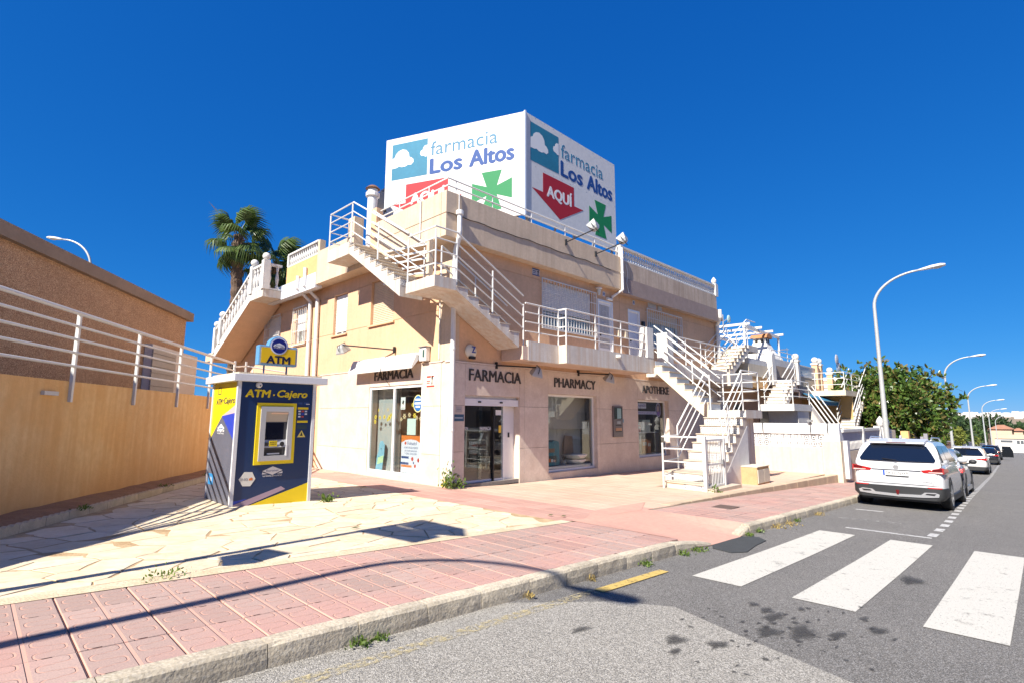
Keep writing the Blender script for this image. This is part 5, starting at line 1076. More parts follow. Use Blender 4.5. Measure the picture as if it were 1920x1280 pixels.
# machine: yellow surround, grey bezel with recess
mb = MB(); frame(mb, FB, -4.80, -4.09, .86, 1.96, .001, .03, .065); mb.build('yellow_surround', atm_y, A)
bez = M('machine_grey', (.40, .40, .41), .4)
mb = MB(); frame(mb, FB, -4.735, -4.155, .925, 1.895, .0, .055, .09); fascia = mb.build('fascia', bez, A)
mb = MB(); fbox(mb, FB, -4.66, -4.23, 1.0, 1.82, .001, .004); mb.build('recess_back', M('machine_dark', (.07, .07, .075), .4), fascia)
mb = MB(); mb.prism([FB(-4.645, .054, 1.805), FB(-4.245, .054, 1.805), FB(-4.245, .006, 1.62), FB(-4.645, .006, 1.62)], (0, 0, .004)); mb.build('canopy', M('machine_beige', (.42, .36, .29), .5), fascia, fix=True)
mb = MB(); fbox(mb, FB, -4.55, -4.25, 1.76, 1.785, .045, .058); mb.build('reader_light', M('reader_strip', (.6, .38, .25), .4), fascia)
mb = MB(); fbox(mb, FB, -4.63, -4.30, 1.30, 1.60, .005, .010); mb.build('screen', M('atm_screen', (.008, .010, .022), .08), fascia)
mb = MB(); mb.prism([FB(-4.645, .005, 1.29), FB(-4.245, .005, 1.29), FB(-4.245, .05, 1.16), FB(-4.645, .05, 1.16)], (0, 0, .006)); mb.build('keypad_shelf', bez, fascia, fix=True)
mb = MB(); fbox(mb, FB, -4.56, -4.42, 1.18, 1.28, .045, .052); mb.build('yellow_label', atm_y, fascia)
text('lettering', 'INSERTE', FB, -4.55, -4.43, 1.235, 1.265, .0525, .001, blk, fascia); text('lettering', 'TARJETA', FB, -4.55, -4.43, 1.195, 1.225, .0525, .001, blk, fascia)
bp(FB, circ(-4.33, 1.22, .04, 14), .045, .056, 'card_slot', dark, fascia); mb = MB(); fbox(mb, FB, -4.64, -4.58, 1.19, 1.25, .045, .054); mb.build('button_pad', dark, fascia)
mb = MB(); fbox(mb, FB, -4.63, -4.31, 1.02, 1.12, .004, .012); mb.build('cash_slot', dark, fascia); mb = MB(); fbox(mb, FB, -4.58, -4.36, 1.035, 1.06, .012, .03); mb.build('cash_flap', M('flap_grey', (.45, .48, .52), .4), fascia)
mb = MB(); fbox(mb, FB, -4.26, -4.235, 1.0, 1.2, .02, .06); mb.build('keypad_shield', wt, fascia)
# stickers on the front
mb = MB(); fbox(mb, FB, -4.055, -3.85, 1.60, 1.89, .001, .003); stk = mb.build('card_sticker', M('sticker_navy', (.01, .03, .10), .4), A)
mb = MB(); fbox(mb, FB, -4.055, -3.85, 1.85, 1.89, .0032, .004); fbox(mb, FB, -4.055, -3.85, 1.60, 1.64, .0032, .004); mb.build('yellow_bar', atm_y, stk)
for r_ in range(3):
    for c_ in range(3):
        if r_ == 2 and c_ == 2: continue
        x, z = -4.04 + .062 * c_, 1.80 - .05 * r_; mb = MB(); fbox(mb, FB, x, x + .045, z, z + .028, .0032, .004); mb.build('card_logo', [(wt), (red_p), (M('pale_print2', (.5, .55, .62), .5)), (blue_s)][(r_ * 2 + c_) % 4], stk)
for k, (x, w_) in enumerate(((-4.16, .09), (-4.05, .08), (-3.94, .09))): mb = MB(); fbox(mb, FB, x, x + w_, 1.945, 1.985, .001, .003); mb.build('printed_band', M('band_blue', (.02, .06, .20), .4), body)
mb = MB(); fbox(mb, FB, -3.90, -3.83, 1.945, 1.957, .0032, .004); mb.build('print', wt, body)
bp(FB, [(-4.04, 1.33), (-3.88, 1.33), (-3.955, 1.46)], .001, .003, 'warning_triangle', M('warning_yellow', (.75, .60, .12), .4)); bp(FB, [(-3.985, 1.355), (-3.93, 1.355), (-3.955, 1.43)], .0032, .0042, 'warning_mark', blk)
mb = MB(); fbox(mb, FB, -4.05, -3.86, 1.48, 1.56, .001, .002); mb.build('faint_sticker', M('faint_teal', (.02, .05, .07), .4), body)
def brand(F, cx, cz, w_, wm, tm, par, d=.001):
    h = w_ * .42
    bp(F, [(cx - w_ / 2, cz), (cx, cz + h / 2), (cx + w_ / 2, cz), (cx, cz - h / 2)], d, d + .003, 'diamond', wm, par)
    for s_ in (-1, 1): bp(F, [(cx + s_ * w_ * .5, cz - h * .14), (cx + s_ * w_ * .22, cz - h * .38), (cx + s_ * w_ * .5, cz - h * .38)], d, d + .003, 'wing', wm, par)
    text('lettering', 'Euronet', F, cx - w_ * .3, cx + w_ * .3, cz - h * .1, cz + h * .13, d + .0035, .0015, tm, par, .01); text('lettering', 'WORLDWIDE', F, cx - w_ * .48, cx + w_ * .48, cz - h * .68, cz - h * .52, d, .002, wm, par)
brand(FB, -4.45, .745, .36, M('logo_white', (.66, .63, .63), .5), navy, body)
bp(FB, [(-4.74, .62), (-4.80, .74), (-4.93, .75), (-5.02, .63), (-4.95, .51), (-4.82, .50)], .001, .004, 'hexagon', M('hexagon_white', (.68, .66, .60), .5)); text('lettering', 'ING', FB, -4.985, -4.87, .60, .645, .0045, .0015, M('grey_ink', (.2, .2, .22), .5), body, .005); bp(FB, [(-4.85, .60), (-4.79, .60), (-4.785, .63), (-4.81, .65), (-4.85, .63)], .0045, .006, 'emblem', orange_p)
mb = MB(); mb.sphere((-4.80, Y0 - .01, 2.275), .055, 14, 9); mb.build('camera_dome', wt, A); mb = MB(); mb.sphere((-4.795, Y0 - .045, 2.265), .022, 8, 6); mb.build('camera_lens', dark, A)
# left side graphics
bp(FS, [(-.86, .08), (.43, .08), (.43, 1.30), (.26, 1.50), (-.30, 1.72), (-.86, 1.3)], .001, .003, 'slate_panel', greyb); bp(FS, [(-.86, 1.3), (-.30, 1.72), (.43, 1.88), (.43, 2.33), (-.86, 2.33)], .001, .0032, 'yellow_panel', atm_y)
bp(FS, [(-.30, 1.72), (.43, 1.78), (.43, 1.28), (.36, 1.31)], .0034, .005, 'blue_stripe', blue_s); bp(FS, [(-.30, 1.72), (.10, 1.83), (.43, 1.93), (.43, 1.78)], .0034, .0052, 'mauve_stripe', M('booth_pale_mauve', (.55, .40, .42), .45))
ink = M('dark_grey_ink', (.05, .05, .07), .5); text('lettering', 'ATM', FS, -.66, -.34, 1.93, 2.04, .0056, .003, ink, body, .02, .1); text('lettering', '·Cajero', FS, -.30, .34, 1.91, 2.06, .0056, .003, ink, body, .012, .2)
brand(FS, -.30, 1.50, .38, wt, navy, body, .0056)
for k in range(2): mb = MB(); frame(mb, FS, -.60 + .2 * k, -.44 + .2 * k, 2.12, 2.25, .0035, .008, .012); mb.build('vent_outline', ink, body) if k == 0 else None
bp(FS, [(-.80, .46), (-.52, .46), (-.52, .66), (-.80, .66)], .0034, .005, 'blue_sticker', M('sky_sticker', (.03, .22, .48), .5)); text('lettering', 'N', FS, -.70, -.6, .52, .6, .0055, .001, wt, body, .02)
# illuminated-type sign on the roof (unlit)
sg = M('sign_blue_case', (.10, .28, .50), .35); SF = lambda s_, d, z: (s_, -.30 - d, z)
poly = [(-4.78, 2.66), (-4.05, 2.66), (-4.05, 3.03), ] + [(-4.42 + .185 * math.cos(t), 3.03 + .185 * math.sin(t)) for t in np.linspace(.0, PI, 16)] + [(-4.78, 3.03)]
sgn = fpoly(SF, poly, -.16, 0, 'roof_sign', sg, A); bevel(sgn, .018, 2)
frm = M('sign_frame', (.30, .36, .42), .4); fpoly(SF, [(-4.76, 2.68), (-4.07, 2.68), (-4.07, 3.01), (-4.76, 3.01)], .001, .006, 'sign_border', frm, sgn); fpoly(SF, [(-4.735, 2.705), (-4.095, 2.705), (-4.095, 2.99), (-4.735, 2.99)], .0065, .010, 'sign_face', M('sign_amber', (.72, .46, .005), .4), sgn)
fpoly(SF, circ(-4.42, 3.03, .16, 28), .0104, .014, 'badge_ring', M('badge_ring', (.58, .60, .72), .4), sgn); fpoly(SF, circ(-4.42, 3.03, .137, 28), .0144, .017, 'badge', M('badge_blue', (.006, .012, .16), .35), sgn)
brand(SF, -4.42, 3.045, .21, M('badge_white', (.66, .66, .66), .4), navy, sgn, .0174); text('lettering', 'ATM', SF, -4.63, -4.20, 2.70, 2.84, .0104, .003, M('sign_ink', (.006, .008, .035), .4), sgn, .08)
mb = MB()
for x in (-4.64, -4.22): mb.tube([(x, -.22, ZT + .13), (x, -.22, 2.68)], .016, 8)
mb.build('sign_post', navy, A)
# ------------------------------------------------------------------ left side: retaining wall, fence, brown building
def wp(a, n_, z=0.): p = WD * a + WN * n_; return Vector((p.x, p.y, z))
rot_w = R(56.2)
ow = M('stained_orange_wall', (.84, .57, .27), .9, col2=(.80, .48, .19), vs=1.1, bump=.35, bs=30, streak=.42, sf=(.78, .58, .38), damp=(.2, 1.0, .6, (.62, .33, .12)))
mb = MB(); mb.prism([wp(-9, 6.43, -.2), wp(9.5, 6.43, -.2), wp(9.5, 6.43, 2.26), wp(-9, 6.43, 2.26)], WN.to_3d() * .22); tag(mb.build('retaining_wall', ow, fix=True), 'long ochre rendered retaining wall with rust streaks under the white fence', 'wall')
mb = MB(); mb.box(0, 0, 0, .34, .05, .06); b_ = mb.build('wall_light', white_render, org=(0, 0, 0)); b_.location = wp(-4.25, 6.38, 2.02); b_.rotation_euler = (0, 0, rot_w); tag(b_, 'small white light strip near the top of the ochre wall', 'light')
# soil bed and scalloped edging in pieces
soil = M('red_soil', (.36, .20, .11), .95, var=.3, vs=3, bump=.8, bs=25)
mb = MB(); N_ = 30
for i in range(N_ + 1):
    a = -8 + 13.5 * i / N_
    for n_, dz in ((5.86, .02), (6.1, .09), (6.44, .11)): p = wp(a, n_); mb.v.append((p.x, p.y, zpat(p.x, p.y) + dz + rng.uniform(-.01, .015)))
for i in range(N_): mb.f += [(3 * i + j, 3 * i + 3 + j, 3 * i + 4 + j, 3 * i + 1 + j) for j in range(2)]
tag(mb.build('soil_bed', soil), kind='structure')
ed = thing('scalloped_edging', wp(-2, 5.8, .2), 'low cream scalloped concrete edging along the soil bed', 'edging')
mb = MB(); L_ = .5; pr = [(0, -.1)] + [(L_ * k / 20, .10 + .022 * abs(math.sin(PI * 4 * k / 20))) for k in range(21)] + [(L_, -.1)]; mb.prism([(x, 0, z) for x, z in pr], (0, .07, 0)); em = mb.mesh('edging_piece', M('edging_concrete', (.68, .55, .37), .9, var=.2, vs=5, bump=.4, bs=50, rand=.06)); bm = bmesh.new(); bm.from_mesh(em); bmesh.ops.recalc_face_normals(bm, faces=bm.faces); bm.to_mesh(em); bm.free()
for i in range(26):
    p = wp(-7.5 + i * .51, 5.77); place('edging_piece', em, (p.x, p.y, zpat(p.x, p.y)), ed, (0, math.atan2(zpat(*(p + wp(.5, 0)).xy) - zpat(p.x, p.y), .5) * -1, rot_w))
# fence on the wall
fn = thing('wall_fence', wp(-2, 6.40, 1.9), 'white tubular fence of five rails fixed to the face of the ochre wall', 'fence')
for z, r_ in ((3.36, .034), (3.145, .022), (2.935, .022), (2.72, .022), (2.505, .022)):
    zf = lambda f: 2.27 + (z - 2.27) * f; mb = MB(); mb.tube([wp(-10, 6.39, zf(.05)), wp(-8.4, 6.39, zf(.1)), wp(-7.2, 6.39, zf(.36)), wp(-6.5, 6.39, zf(.85)), wp(-6.0, 6.39, z), wp(4.6, 6.39, z)], r_, 8); mb.build('rail', white_paint, fn)
for i in range(-2, 5): a = -1.49 + 2.07 * i; mb = MB(); mb.bar(wp(a, 6.41, 1.93), wp(a, 6.41, 3.36), .055, .05, WN.to_3d()); mb.build('post', white_paint, fn)
f2 = thing('wall_fence', wp(5.5, 6.4, 2.2), 'short white fence climbing behind the roof of the cash machine booth', 'fence')
for z in (0, .25, .5, .75):
    mb = MB(); mb.tube([wp(4.6, 6.39, 2.5 + z), wp(6.0, 6.39, 2.66 + z), wp(6.4, 5.2, 2.5 + z)], .024, 6); mb.build('rail', white_paint, f2)
for a, n_, z in ((5.9, 6.39, 2.2), (6.4, 5.2, 2.2), (4.7, 6.39, 2.1)): mb = MB(); mb.bar(wp(a, n_, z), wp(a, n_, z + 1.35), .05); mb.build('post', white_paint, f2)
# brown pebble-dashed building
peb = M('pebbledash', (.57, .35, .20), .95, var=.2, vs=1.5, bump=1.0, bs=60, speck=(75, .6, (.2, .1, .05), (.74, .55, .36)))
cop = M('grey_coping', (.30, .225, .165), .9, var=.15, vs=2, bump=.3, bs=40)
bz = thing('pebbledash_building', wp(0, 9, 1.9), 'low brown pebbledash building with grey coping behind the white fence', 'building')
mb = MB(); mb.prism([wp(-14, 9.0, 1.5), wp(7.66, 9.0, 1.5), wp(7.66, 13, 1.5), wp(-14, 13, 1.5)], (0, 0, 3.68)); mb.build('wall', peb, bz, fix=True)
mb = MB(); mb.prism([wp(-14, 8.86, 5.16), wp(7.95, 8.86, 5.16), wp(7.95, 13.2, 5.16), wp(-14, 13.2, 5.16)], (0, 0, .30)); mb.build('coping', cop, bz, fix=True)
mb = MB(); mb.prism([wp(-2.4, 8.97, 3.55), wp(-1.55, 8.97, 3.55), wp(-1.55, 8.97, 4.05), wp(-2.4, 8.97, 4.05)], WN.to_3d() * .06); mb.build('vent_panel', M('blue_grey_panel', (.27, .32, .37), .5), bz, fix=True)
mb = MB(); mb.prism([wp(-14, 6.66, 1.2), wp(14, 6.66, 1.2), wp(14, 9.0, 1.2), wp(-14, 9.0, 1.2)], (0, 0, 1.0)); tag(mb.build('upper_path', M('upper_paving', (.40, .29, .21), .9, var=.2, vs=2), fix=True), kind='structure')
# white hut with slatted shutter
hut = thing('utility_hut', wp(6.5, 7.6, 2.2), 'small white utility hut with grey slatted front by the brown building', 'hut')
mb = MB(); mb.prism([wp(4.72, 8.78, 1.5), wp(4.72, 8.99, 1.5), wp(8.4, 8.99, 1.5), wp(8.4, 8.78, 1.5)], (0, 0, 2.42)); mb.build('wall', M('hut_white', (.72, .68, .63), .8, var=.08, vs=2), hut, fix=True)
for i in range(9):
    z = 2.05 + i * .2; mb = MB(); mb.prism([wp(4.7, 8.73, z), wp(6.4, 8.73, z), wp(6.4, 8.73, z + .185), wp(4.7, 8.73, z + .185)], WN.to_3d() * .045); mb.build('slat', M('hut_grey', (.42, .40, .37), .7, var=.1, vs=3), hut, fix=True)
# street lamp whose head shows over the brown roof
def street_lamp(base, armdir, label, H=6.9, grp='street lamps', reach=2.25, rise=1.35):
    t = thing('street_lamp', base, label, 'street lamp', grp); b = Vector(base); a = Vector(armdir).normalized()
    mb = MB(); n = 12; pts = [b + V(0, 0, -.1), b + V(0, 0, 1.0), b + V(0, 0, H * .6), b + V(0, 0, H)]; rs = [.105, .10, .075, .06]
    for k in range(1, n + 1): th = k / n * PI / 2 * .96; pts.append(b + V(0, 0, H) + a * (reach * .72) * (1 - math.cos(th)) + V(0, 0, rise) * math.sin(th)); rs.append(.06 - .022 * k / n)
    mb.tube(pts, rs, 12); mb.build('pole', M('lamp_pole_grey', (.50, .51, .50), .4, var=.08, vs=6, metal=.2), t, smooth=True)
    e = pts[-1]; d = (pts[-1] - pts[-2]).normalized(); s_ = d.cross(V(0, 0, 1)).normalized(); u_ = s_.cross(d)
    mb = MB(); sec = [(0, .045, .04, -.035), (.18, .07, .06, -.05), (.4, .13, .085, -.06), (.68, .15, .08, -.06), (.82, .09, .04, -.05)]; m_ = 10
    for (x, w_, hu, hd) in sec:
        for k in range(m_): t_ = 2 * PI * k / m_; mb.v.append(tuple(e + d * x + s_ * w_ * math.cos(t_) + u_ * ((hu if math.sin(t_) > 0 else -hd) * math.sin(t_))))
    for i in range(len(sec) - 1): mb.f += [(i * m_ + k, i * m_ + (k + 1) % m_, (i + 1) * m_ + (k + 1) % m_, (i + 1) * m_ + k) for k in range(m_)]
    mb.f += [tuple(range(m_))[::-1], tuple((len(sec) - 1) * m_ + k for k in range(m_))]
    hd = mb.build('lamp_head', M('lamp_head_white', (.72, .72, .70), .4), t, smooth=True, fix=True)
    mb = MB(); mb.sphere(e + d * .55 - u_ * .045, .1, 10, 6, (1.6 if abs(d.x) > .5 else .9, .9 if abs(d.x) > .5 else 1.6, .5)); mb.build('lens', M('lamp_glass', (.55, .55, .5), .2), hd)
    mb = MB(); mb.box(b.x - .13, b.y - .13, b.z - .02, b.x + .13, b.y + .13, b.z + .03); mb.build('base_plate', steel, t)
    return t
# ------------------------------------------------------------------ garden wall and houses down the street
gw = thing('garden_wall', (13, -3.7, -.2), 'white topped garden wall with a band of pierced breeze blocks facing the plaza', 'wall')
beige_r = M('beige_render', (.70, .60, .45), .9, var=.1, vs=1.2, bump=.3, bs=50, streak=.3)
mb = MB(); mb.box(13.0, -4.86, -.6, 13.2, -1.9, .70); mb.build('base', beige_r, gw)
mb = MB(); mb.box(12.99, -5.44, 1.18, 13.21, -1.9, 1.55); mb.box(12.99, -5.44, .932, 13.21, -5.2, 1.179); mb.build('top_course', M('garden_wall_white', (.80, .79, .77), .8, var=.05, vs=2, bump=.2, bs=50), gw)
mb = MB(); mb.box(12.98, -5.46, -.8, 13.4, -4.87, .93); mb.build('corner_pier', beige_r, gw)
S_ = .232; mb = MB(); t_ = .022; h_ = S_ / 2
def ring(mb, a, c, x0, x1):
    for p, q in zip(a, a[1:] + a[:1]):
        p0, q0 = V(0, *p), V(0, *q); mb.bar((x0 + x1) / 2 * V(1, 0, 0) + p0, (x0 + x1) / 2 * V(1, 0, 0) + q0, c, x1 - x0, (1, 0, 0))
for a, b in ((-h_, -h_ + t_), (h_ - t_, h_)): mb.box(0, a, -h_, .1, b, h_); mb.box(0, -h_ + t_, a, .1, h_ - t_, b)
ring(mb, [(-.06, 0), (0, -.06), (.06, 0), (0, .06)], .028, .01, .09)
for s1 in (-1, 1):
    for s2 in (-1, 1): mb.bar((.05, s1 * .045, s2 * .045), (.05, s1 * .1, s2 * .1), .024, .08, (1, 0, 0))
bbm = mb.mesh('breeze_block', MATS['garden_wall_white'])
for r_ in range(2):
    for i in range(13): place('breeze_block', bbm, (13.05, -2.03 - .234 * i, .815 + .2345 * r_ ), gw)
mb = MB(); mb.box(13.0, -5.2, .70, 13.2, -5.06 + .1, 1.18); mb.build('end_block', MATS['garden_wall_white'], gw)
for v_ in (-2.9, -4.55, -5.1):
    t = thing('wall_light', (12.95, v_, 1.2), {-2.9: 'slim black light post on the garden wall nearest the house', -4.55: 'slim black light post on the garden wall with a square cap', -5.1: 'short black light post at the street end of the garden wall'}[v_], 'light'); mb = MB(); mb.tube([(12.94, v_, 1.22), (12.94, v_, 1.6)], .016, 6); mb.build('post', dark, t)
    if v_ == -4.55: mb = MB(); mb.box(12.88, v_ - .08, 1.6, 13.0, v_ + .08, 1.68); mb.build('lamp', steel, t)
fw_ = thing('street_wall', (17, -5.5, -.6), 'white framed street wall with grey panels running away from the garden wall corner', 'wall')
mb = MB(); mb.box(13.4, -5.46, -1.2, 19.8, -5.28, .55); mb.build('base', beige_r, fw_)
for a, b in ((13.4, 16.3), (16.55, 19.5)):
    mb = MB(); mb.box(a, -5.42, .551, b, -5.34, 1.24); mb.build('panel', M('grey_lilac_panel', (.44, .44, .50), .7, var=.1, vs=4), fw_); mb = MB()
    for i in range(15): mb.box(a + (b - a) * (i + .2) / 15, -5.45, .6, a + (b - a) * (i + .7) / 15, -5.421, .9)
    mb.build('louvre', white_render, fw_)
mb = MB(); mb.box(13.4, -5.48, 1.241, 19.7, -5.26, 1.34); mb.build('coping', white_render, fw_)
for a in (16.3, 19.5): mb = MB(); mb.box(a, -5.5, -.6, a + .25, -5.25, 1.42); mb.build('pillar', white_render, fw_)
pine_prof = [(.13, 0), (.15, .05), (.07, .1), (.13, .2), (.16, .32), (.12, .45), (.04, .56), (.01, .6)]
for u_, l in ((20.3, 'white gate pillar with pineapple finial, the nearer of the pair'), (21.5, 'white gate pillar with pineapple finial, the farther of the pair')):
    t = thing('gate_pillar', (u_, -5.35, -.9), l, 'pillar', 'gate pillars'); mb = MB(); mb.box(u_ - .17, -5.55, -1.0, u_ + .17, -5.2, 1.25); mb.build('shaft', white_render, t); mb = MB(); mb.lathe(pine_prof, (u_, -5.37, 1.25), 10); mb.build('finial', white_render, t)
mb = MB(); mb.box(13.25, -5.6, -.35, 13.55, -5.47, .95); tag(mb.build('meter_pipe_box', M('white_box', (.66, .66, .68), .5, var=.1, vs=6)), 'narrow white service box fixed to the street wall corner', 'box')
mb = MB(); mb.box(7.35, -4.95 + .3, -.2, 8.3, -4.2 + .3, .34); o = bevel(mb.build('utility_block', M('ochre_render', (.58, .38, .19), .9, var=.2, vs=3, bump=.4, bs=40, streak=.3)), .015, 1)
ub = thing('meter_block', (7.8, -4.5, -.2), 'low ochre meter block with cream doors on the plaza beside the stair gate', 'meter block'); o.parent = ub; o.location = o.location - Vector(ub.location)
mb = MB(); mb.box(7.38, -4.67, -.1, 7.82, -4.651, .27); mb.box(7.85, -4.67, -.1, 8.28, -4.651, .27); mb.build('door', M('cream_door', (.62, .56, .45), .6, var=.1, vs=8), ub)
mb = MB(); mb.box(7.34, -4.67, .34, 8.31, -3.88, .36); mb.build('cover', M('cream_cover', (.64, .57, .45), .7), ub)

# house A
ochre = M('ochre_wall', (.60, .40, .17), .9, var=.12, vs=1, bump=.25, bs=50)
HA = thing('terraced_house', (20, 2, -1), 'peach terraced house with white conical chimney and open stair next to the pharmacy', 'house', 'terraced houses')
mb = MB(); mb.box(16.5, .1, -1.2, 24.2, 10, 3.7); mb.build('wall', peach, HA)
mb = MB(); mb.box(16.4, 0, 3.705, 24.2, 10, 4.6); mb.build('roof_terrace', peach_lt, HA)
mb = MB(); mb.box(17.0, -1.0, 3.72, 19.4, -.01, 4.30); mb.build('parapet', beige_r, HA); mb = MB(); mb.box(17.05, -1.0, 4.302, 19.4, -.8, 4.55); mb.build('parapet_top', white_render, HA)
mb = MB(); mb.box(17.0, -.98, 3.2, 19.4, 0.09, 3.715); mb.build('soffit', orange_st, HA)
mb = MB(); mb.box(20.3, -1.0, 3.85, 24.2, -.8, 4.45); mb.build('parapet', M('tan_parapet', (.50, .38, .27), .9, var=.15, vs=2), HA); mb = MB(); mb.box(20.3, -1.0, 4.452, 24.2, -.8, 4.80); mb.build('parapet_top', white_render, HA)
mb = MB(); mb.box(20.3, -.98, 3.2, 24.2, .09, 3.845); mb.build('soffit', band_brown, HA)
mb = MB(); mb.prism([(19.75, -1.15, 3.4), (20.25, -1.15, 3.4), (20.25, -1.15, 4.85), (20.12, -1.15, 5.02), (19.88, -1.15, 5.02), (19.75, -1.15, 4.85)], (0, .3, 0)); mb.build('pillar', white_render, HA, fix=True)
cx, cy_ = 22.6, .3; mb = MB(); k0 = 0
for (z, w_) in ((4.6, .95), (5.05, .8), (5.5, .5), (5.95, .33), (6.15, .33)): mb.v += [(cx - w_, cy_ - w_, z), (cx + w_, cy_ - w_, z), (cx + w_, cy_ + w_, z), (cx - w_, cy_ + w_, z)]
for i in range(4): mb.f += [(4 * i + j, 4 * i + (j + 1) % 4, 4 * i + 4 + (j + 1) % 4, 4 * i + 4 + j) for j in range(4)]
mb.f += [(16, 17, 18, 19)]; ch = mb.build('chimney', white_render, HA)
mb = MB()
for a in (-.15, .15): mb.box(cx - .345, cy_ + a - .07, 5.9, cx - .325, cy_ + a + .07, 6.1); mb.box(cx + a - .07, cy_ - .345, 5.9, cx + a + .07, cy_ - .325, 6.1)
mb.build('smoke_opening', dark, ch)
mb = MB()
for k in range(9): a = PI * k / 8; mb.v += [(cx - .45 * math.cos(a), cy_ - .45, 6.15 + .26 * math.sin(a)), (cx - .45 * math.cos(a), cy_ + .45, 6.15 + .26 * math.sin(a))]
mb.f = [(2 * k, 2 * k + 1, 2 * k + 3, 2 * k + 2) for k in range(8)] + [tuple(2 * k for k in range(9)), tuple(2 * k + 1 for k in range(9))[::-1]]; mb.build('cap_tile', M('terracotta_tile', (.50, .22, .09), .8, var=.2, vs=8), ch)
mb = MB(); mb.box(17.6, 1.5, 4.6, 19.0, 3.0, 5.5); mb.box(20.2, 1.6, 4.6, 21.6, 3, 5.4); mb.build('roof_block', white_render, HA); mb = MB(); mb.box(17.5, 1.4, 5.5, 19.1, 3.1, 5.62); mb.build('roof_cap', MATS['terracotta_tile'], HA)
mb = MB(); mb.box(17.8, .06, .4, 18.9, .099, 2.4); mb.box(21.0, .06, .6, 23, .099, 2.2); mb.build('window', M('dim_window', (.10, .11, .12), .2), HA)
mb = MB(); mb.box(16.9, .04, -.8, 17.5, .099, 1.5); mb.build('door', M('door_grey', (.5, .5, .5), .5), HA)
mb = MB()
for a, b in ((17.1, -.95), (18.2, -.95), (19.3, -.95)): mb.tube([(a, b, 4.55), (a, b, 4.9)], .018, 5)
mb.tube([(17.1, -.95, 4.9), (19.3, -.95, 4.9)], .02, 6)
for z in (5.0, 5.25): mb.tube([(20.3, -.95, z), (24.1, -.95, z)], .02, 6)
for a in (20.4, 21.6, 22.8, 24.0): mb.tube([(a, -.95, 4.8), (a, -.95, 5.25)], .018, 5)
mb.build('roof_rail', white_paint, HA)
pg = thing('pergola', (22, 1.2, 4.6), 'white metal pergola frame on the roof behind the far stair', 'pergola')
for x, y in ((19.4, 0), (24.5, 0), (19.4, 2.6), (24.5, 2.6)): mb = MB(); mb.box(x - .05, y - .05, 4.6, x + .05, y + .05, 6.36); mb.build('post', white_paint, pg)
for y in (0, 2.6): mb = MB(); mb.box(19.3, y - .06, 6.36, 24.6, y + .06, 6.5); mb.build('beam', white_paint, pg)
for x in (19.4, 21.1, 22.8, 24.5): mb = MB(); mb.box(x - .05, -.3, 6.502, x + .05, 2.9, 6.62); mb.build('cross_beam', white_paint, pg)
for x in (19.4,): mb = MB(); mb.bar((x, .1, 5.2), (x, 1.3, 6.4), .05); mb.bar((x, 1.0, 5.2), (x, 2.2, 6.4), .05); mb.build('brace', white_paint, pg)
mb = MB(); mb.tube([(20.4, 1.5, 6.4), (20.4, 1.5, 7.4)], .03, 6); mb.build('mast', steel, pg)
an = thing('satellite_dish', (20.6, 1.3, 7.2), 'pale green tinted satellite dish above the pergola', 'satellite dish', 'satellite dishes')
mb = MB(); mb.sphere((20.6, 1.25, 7.15), .22, 14, 8, (1, .25, 1)); mb.build('dish', M('pale_green_dish', (.45, .62, .60), .5), an); mb = MB(); mb.tube([(20.4, 1.5, 7.0), (20.6, 1.2, 7.25)], .02, 5); mb.build('arm', steel, an)
def yard_stair(u0, u1, v0, v1, z0, z1, n, lab, land=None, rail=True):
    st = thing('outdoor_staircase', (u0, (v0 + v1) / 2, z0), lab, 'staircase', 'outdoor staircases'); run = (u1 - u0) / n; rise = (z1 - z0) / n
    flight(st, (u1, v1, z1), (-1, 0, 0), (0, -1, 0), n, rise, run, v1 - v0, .3, conc_white, patterned_tile('pale_riser', (.72, .70, .66), (.45, .44, .42), 24, .3), tread_m)
    if land: mb = MB(); mb.box(*land); mb.build('landing', white_render, st)
    for v_ in (v0 + .04, v1 - .04): rails(st, [(u1, v_, z1), (u0, v_, z0 + rise)], 1.1, (.35, .7, 1.08), .02, [(u0 + .05, v_, z0), (u1, v_, z1)], .024)
    return st
st = yard_stair(18.5, 20.4, -2.0, -1.05, 2.4, 3.65, 7, 'white stair flight with landing in front of the conical chimney house', (18.0, -2.55, 2.08, 20.6, -1.04, 2.395))
rails(st, [(18.05, -1.1, 2.4), (18.05, -2.5, 2.4), (20.5, -2.5, 2.4)], 1.1, (.35, .7, 1.08), .02, [(18.05, -2.5, 2.35), (20.5, -2.5, 2.35)], .024)
mb = MB(); mb.prism([(19.0, -2.5, -1), (20.3, -2.5, -1), (20.3, -2.5, 2.08), (18.6, -2.5, 2.08)], (0, 1.3, 0)); mb.build('side_wall', white_render, st, fix=True)
# steep side flight down from that landing
q = MB(); q.prism([(20.6, -1.2, 2.35), (20.6, -2.4, 2.35), (20.6, -3.6, .2), (20.6, -3.4, 0), (20.6, -2.2, 2.05), (20.6, -1.2, 2.05)], (.9, 0, 0)); q.build('flight', conc_white, st, fix=True)
for x in (20.62, 21.45): rails(st, [(x, -2.4, 2.4), (x, -3.7, .2)], 1.0, (.3, .6, .95), .02, [(x, -3.7, .1)], .024)
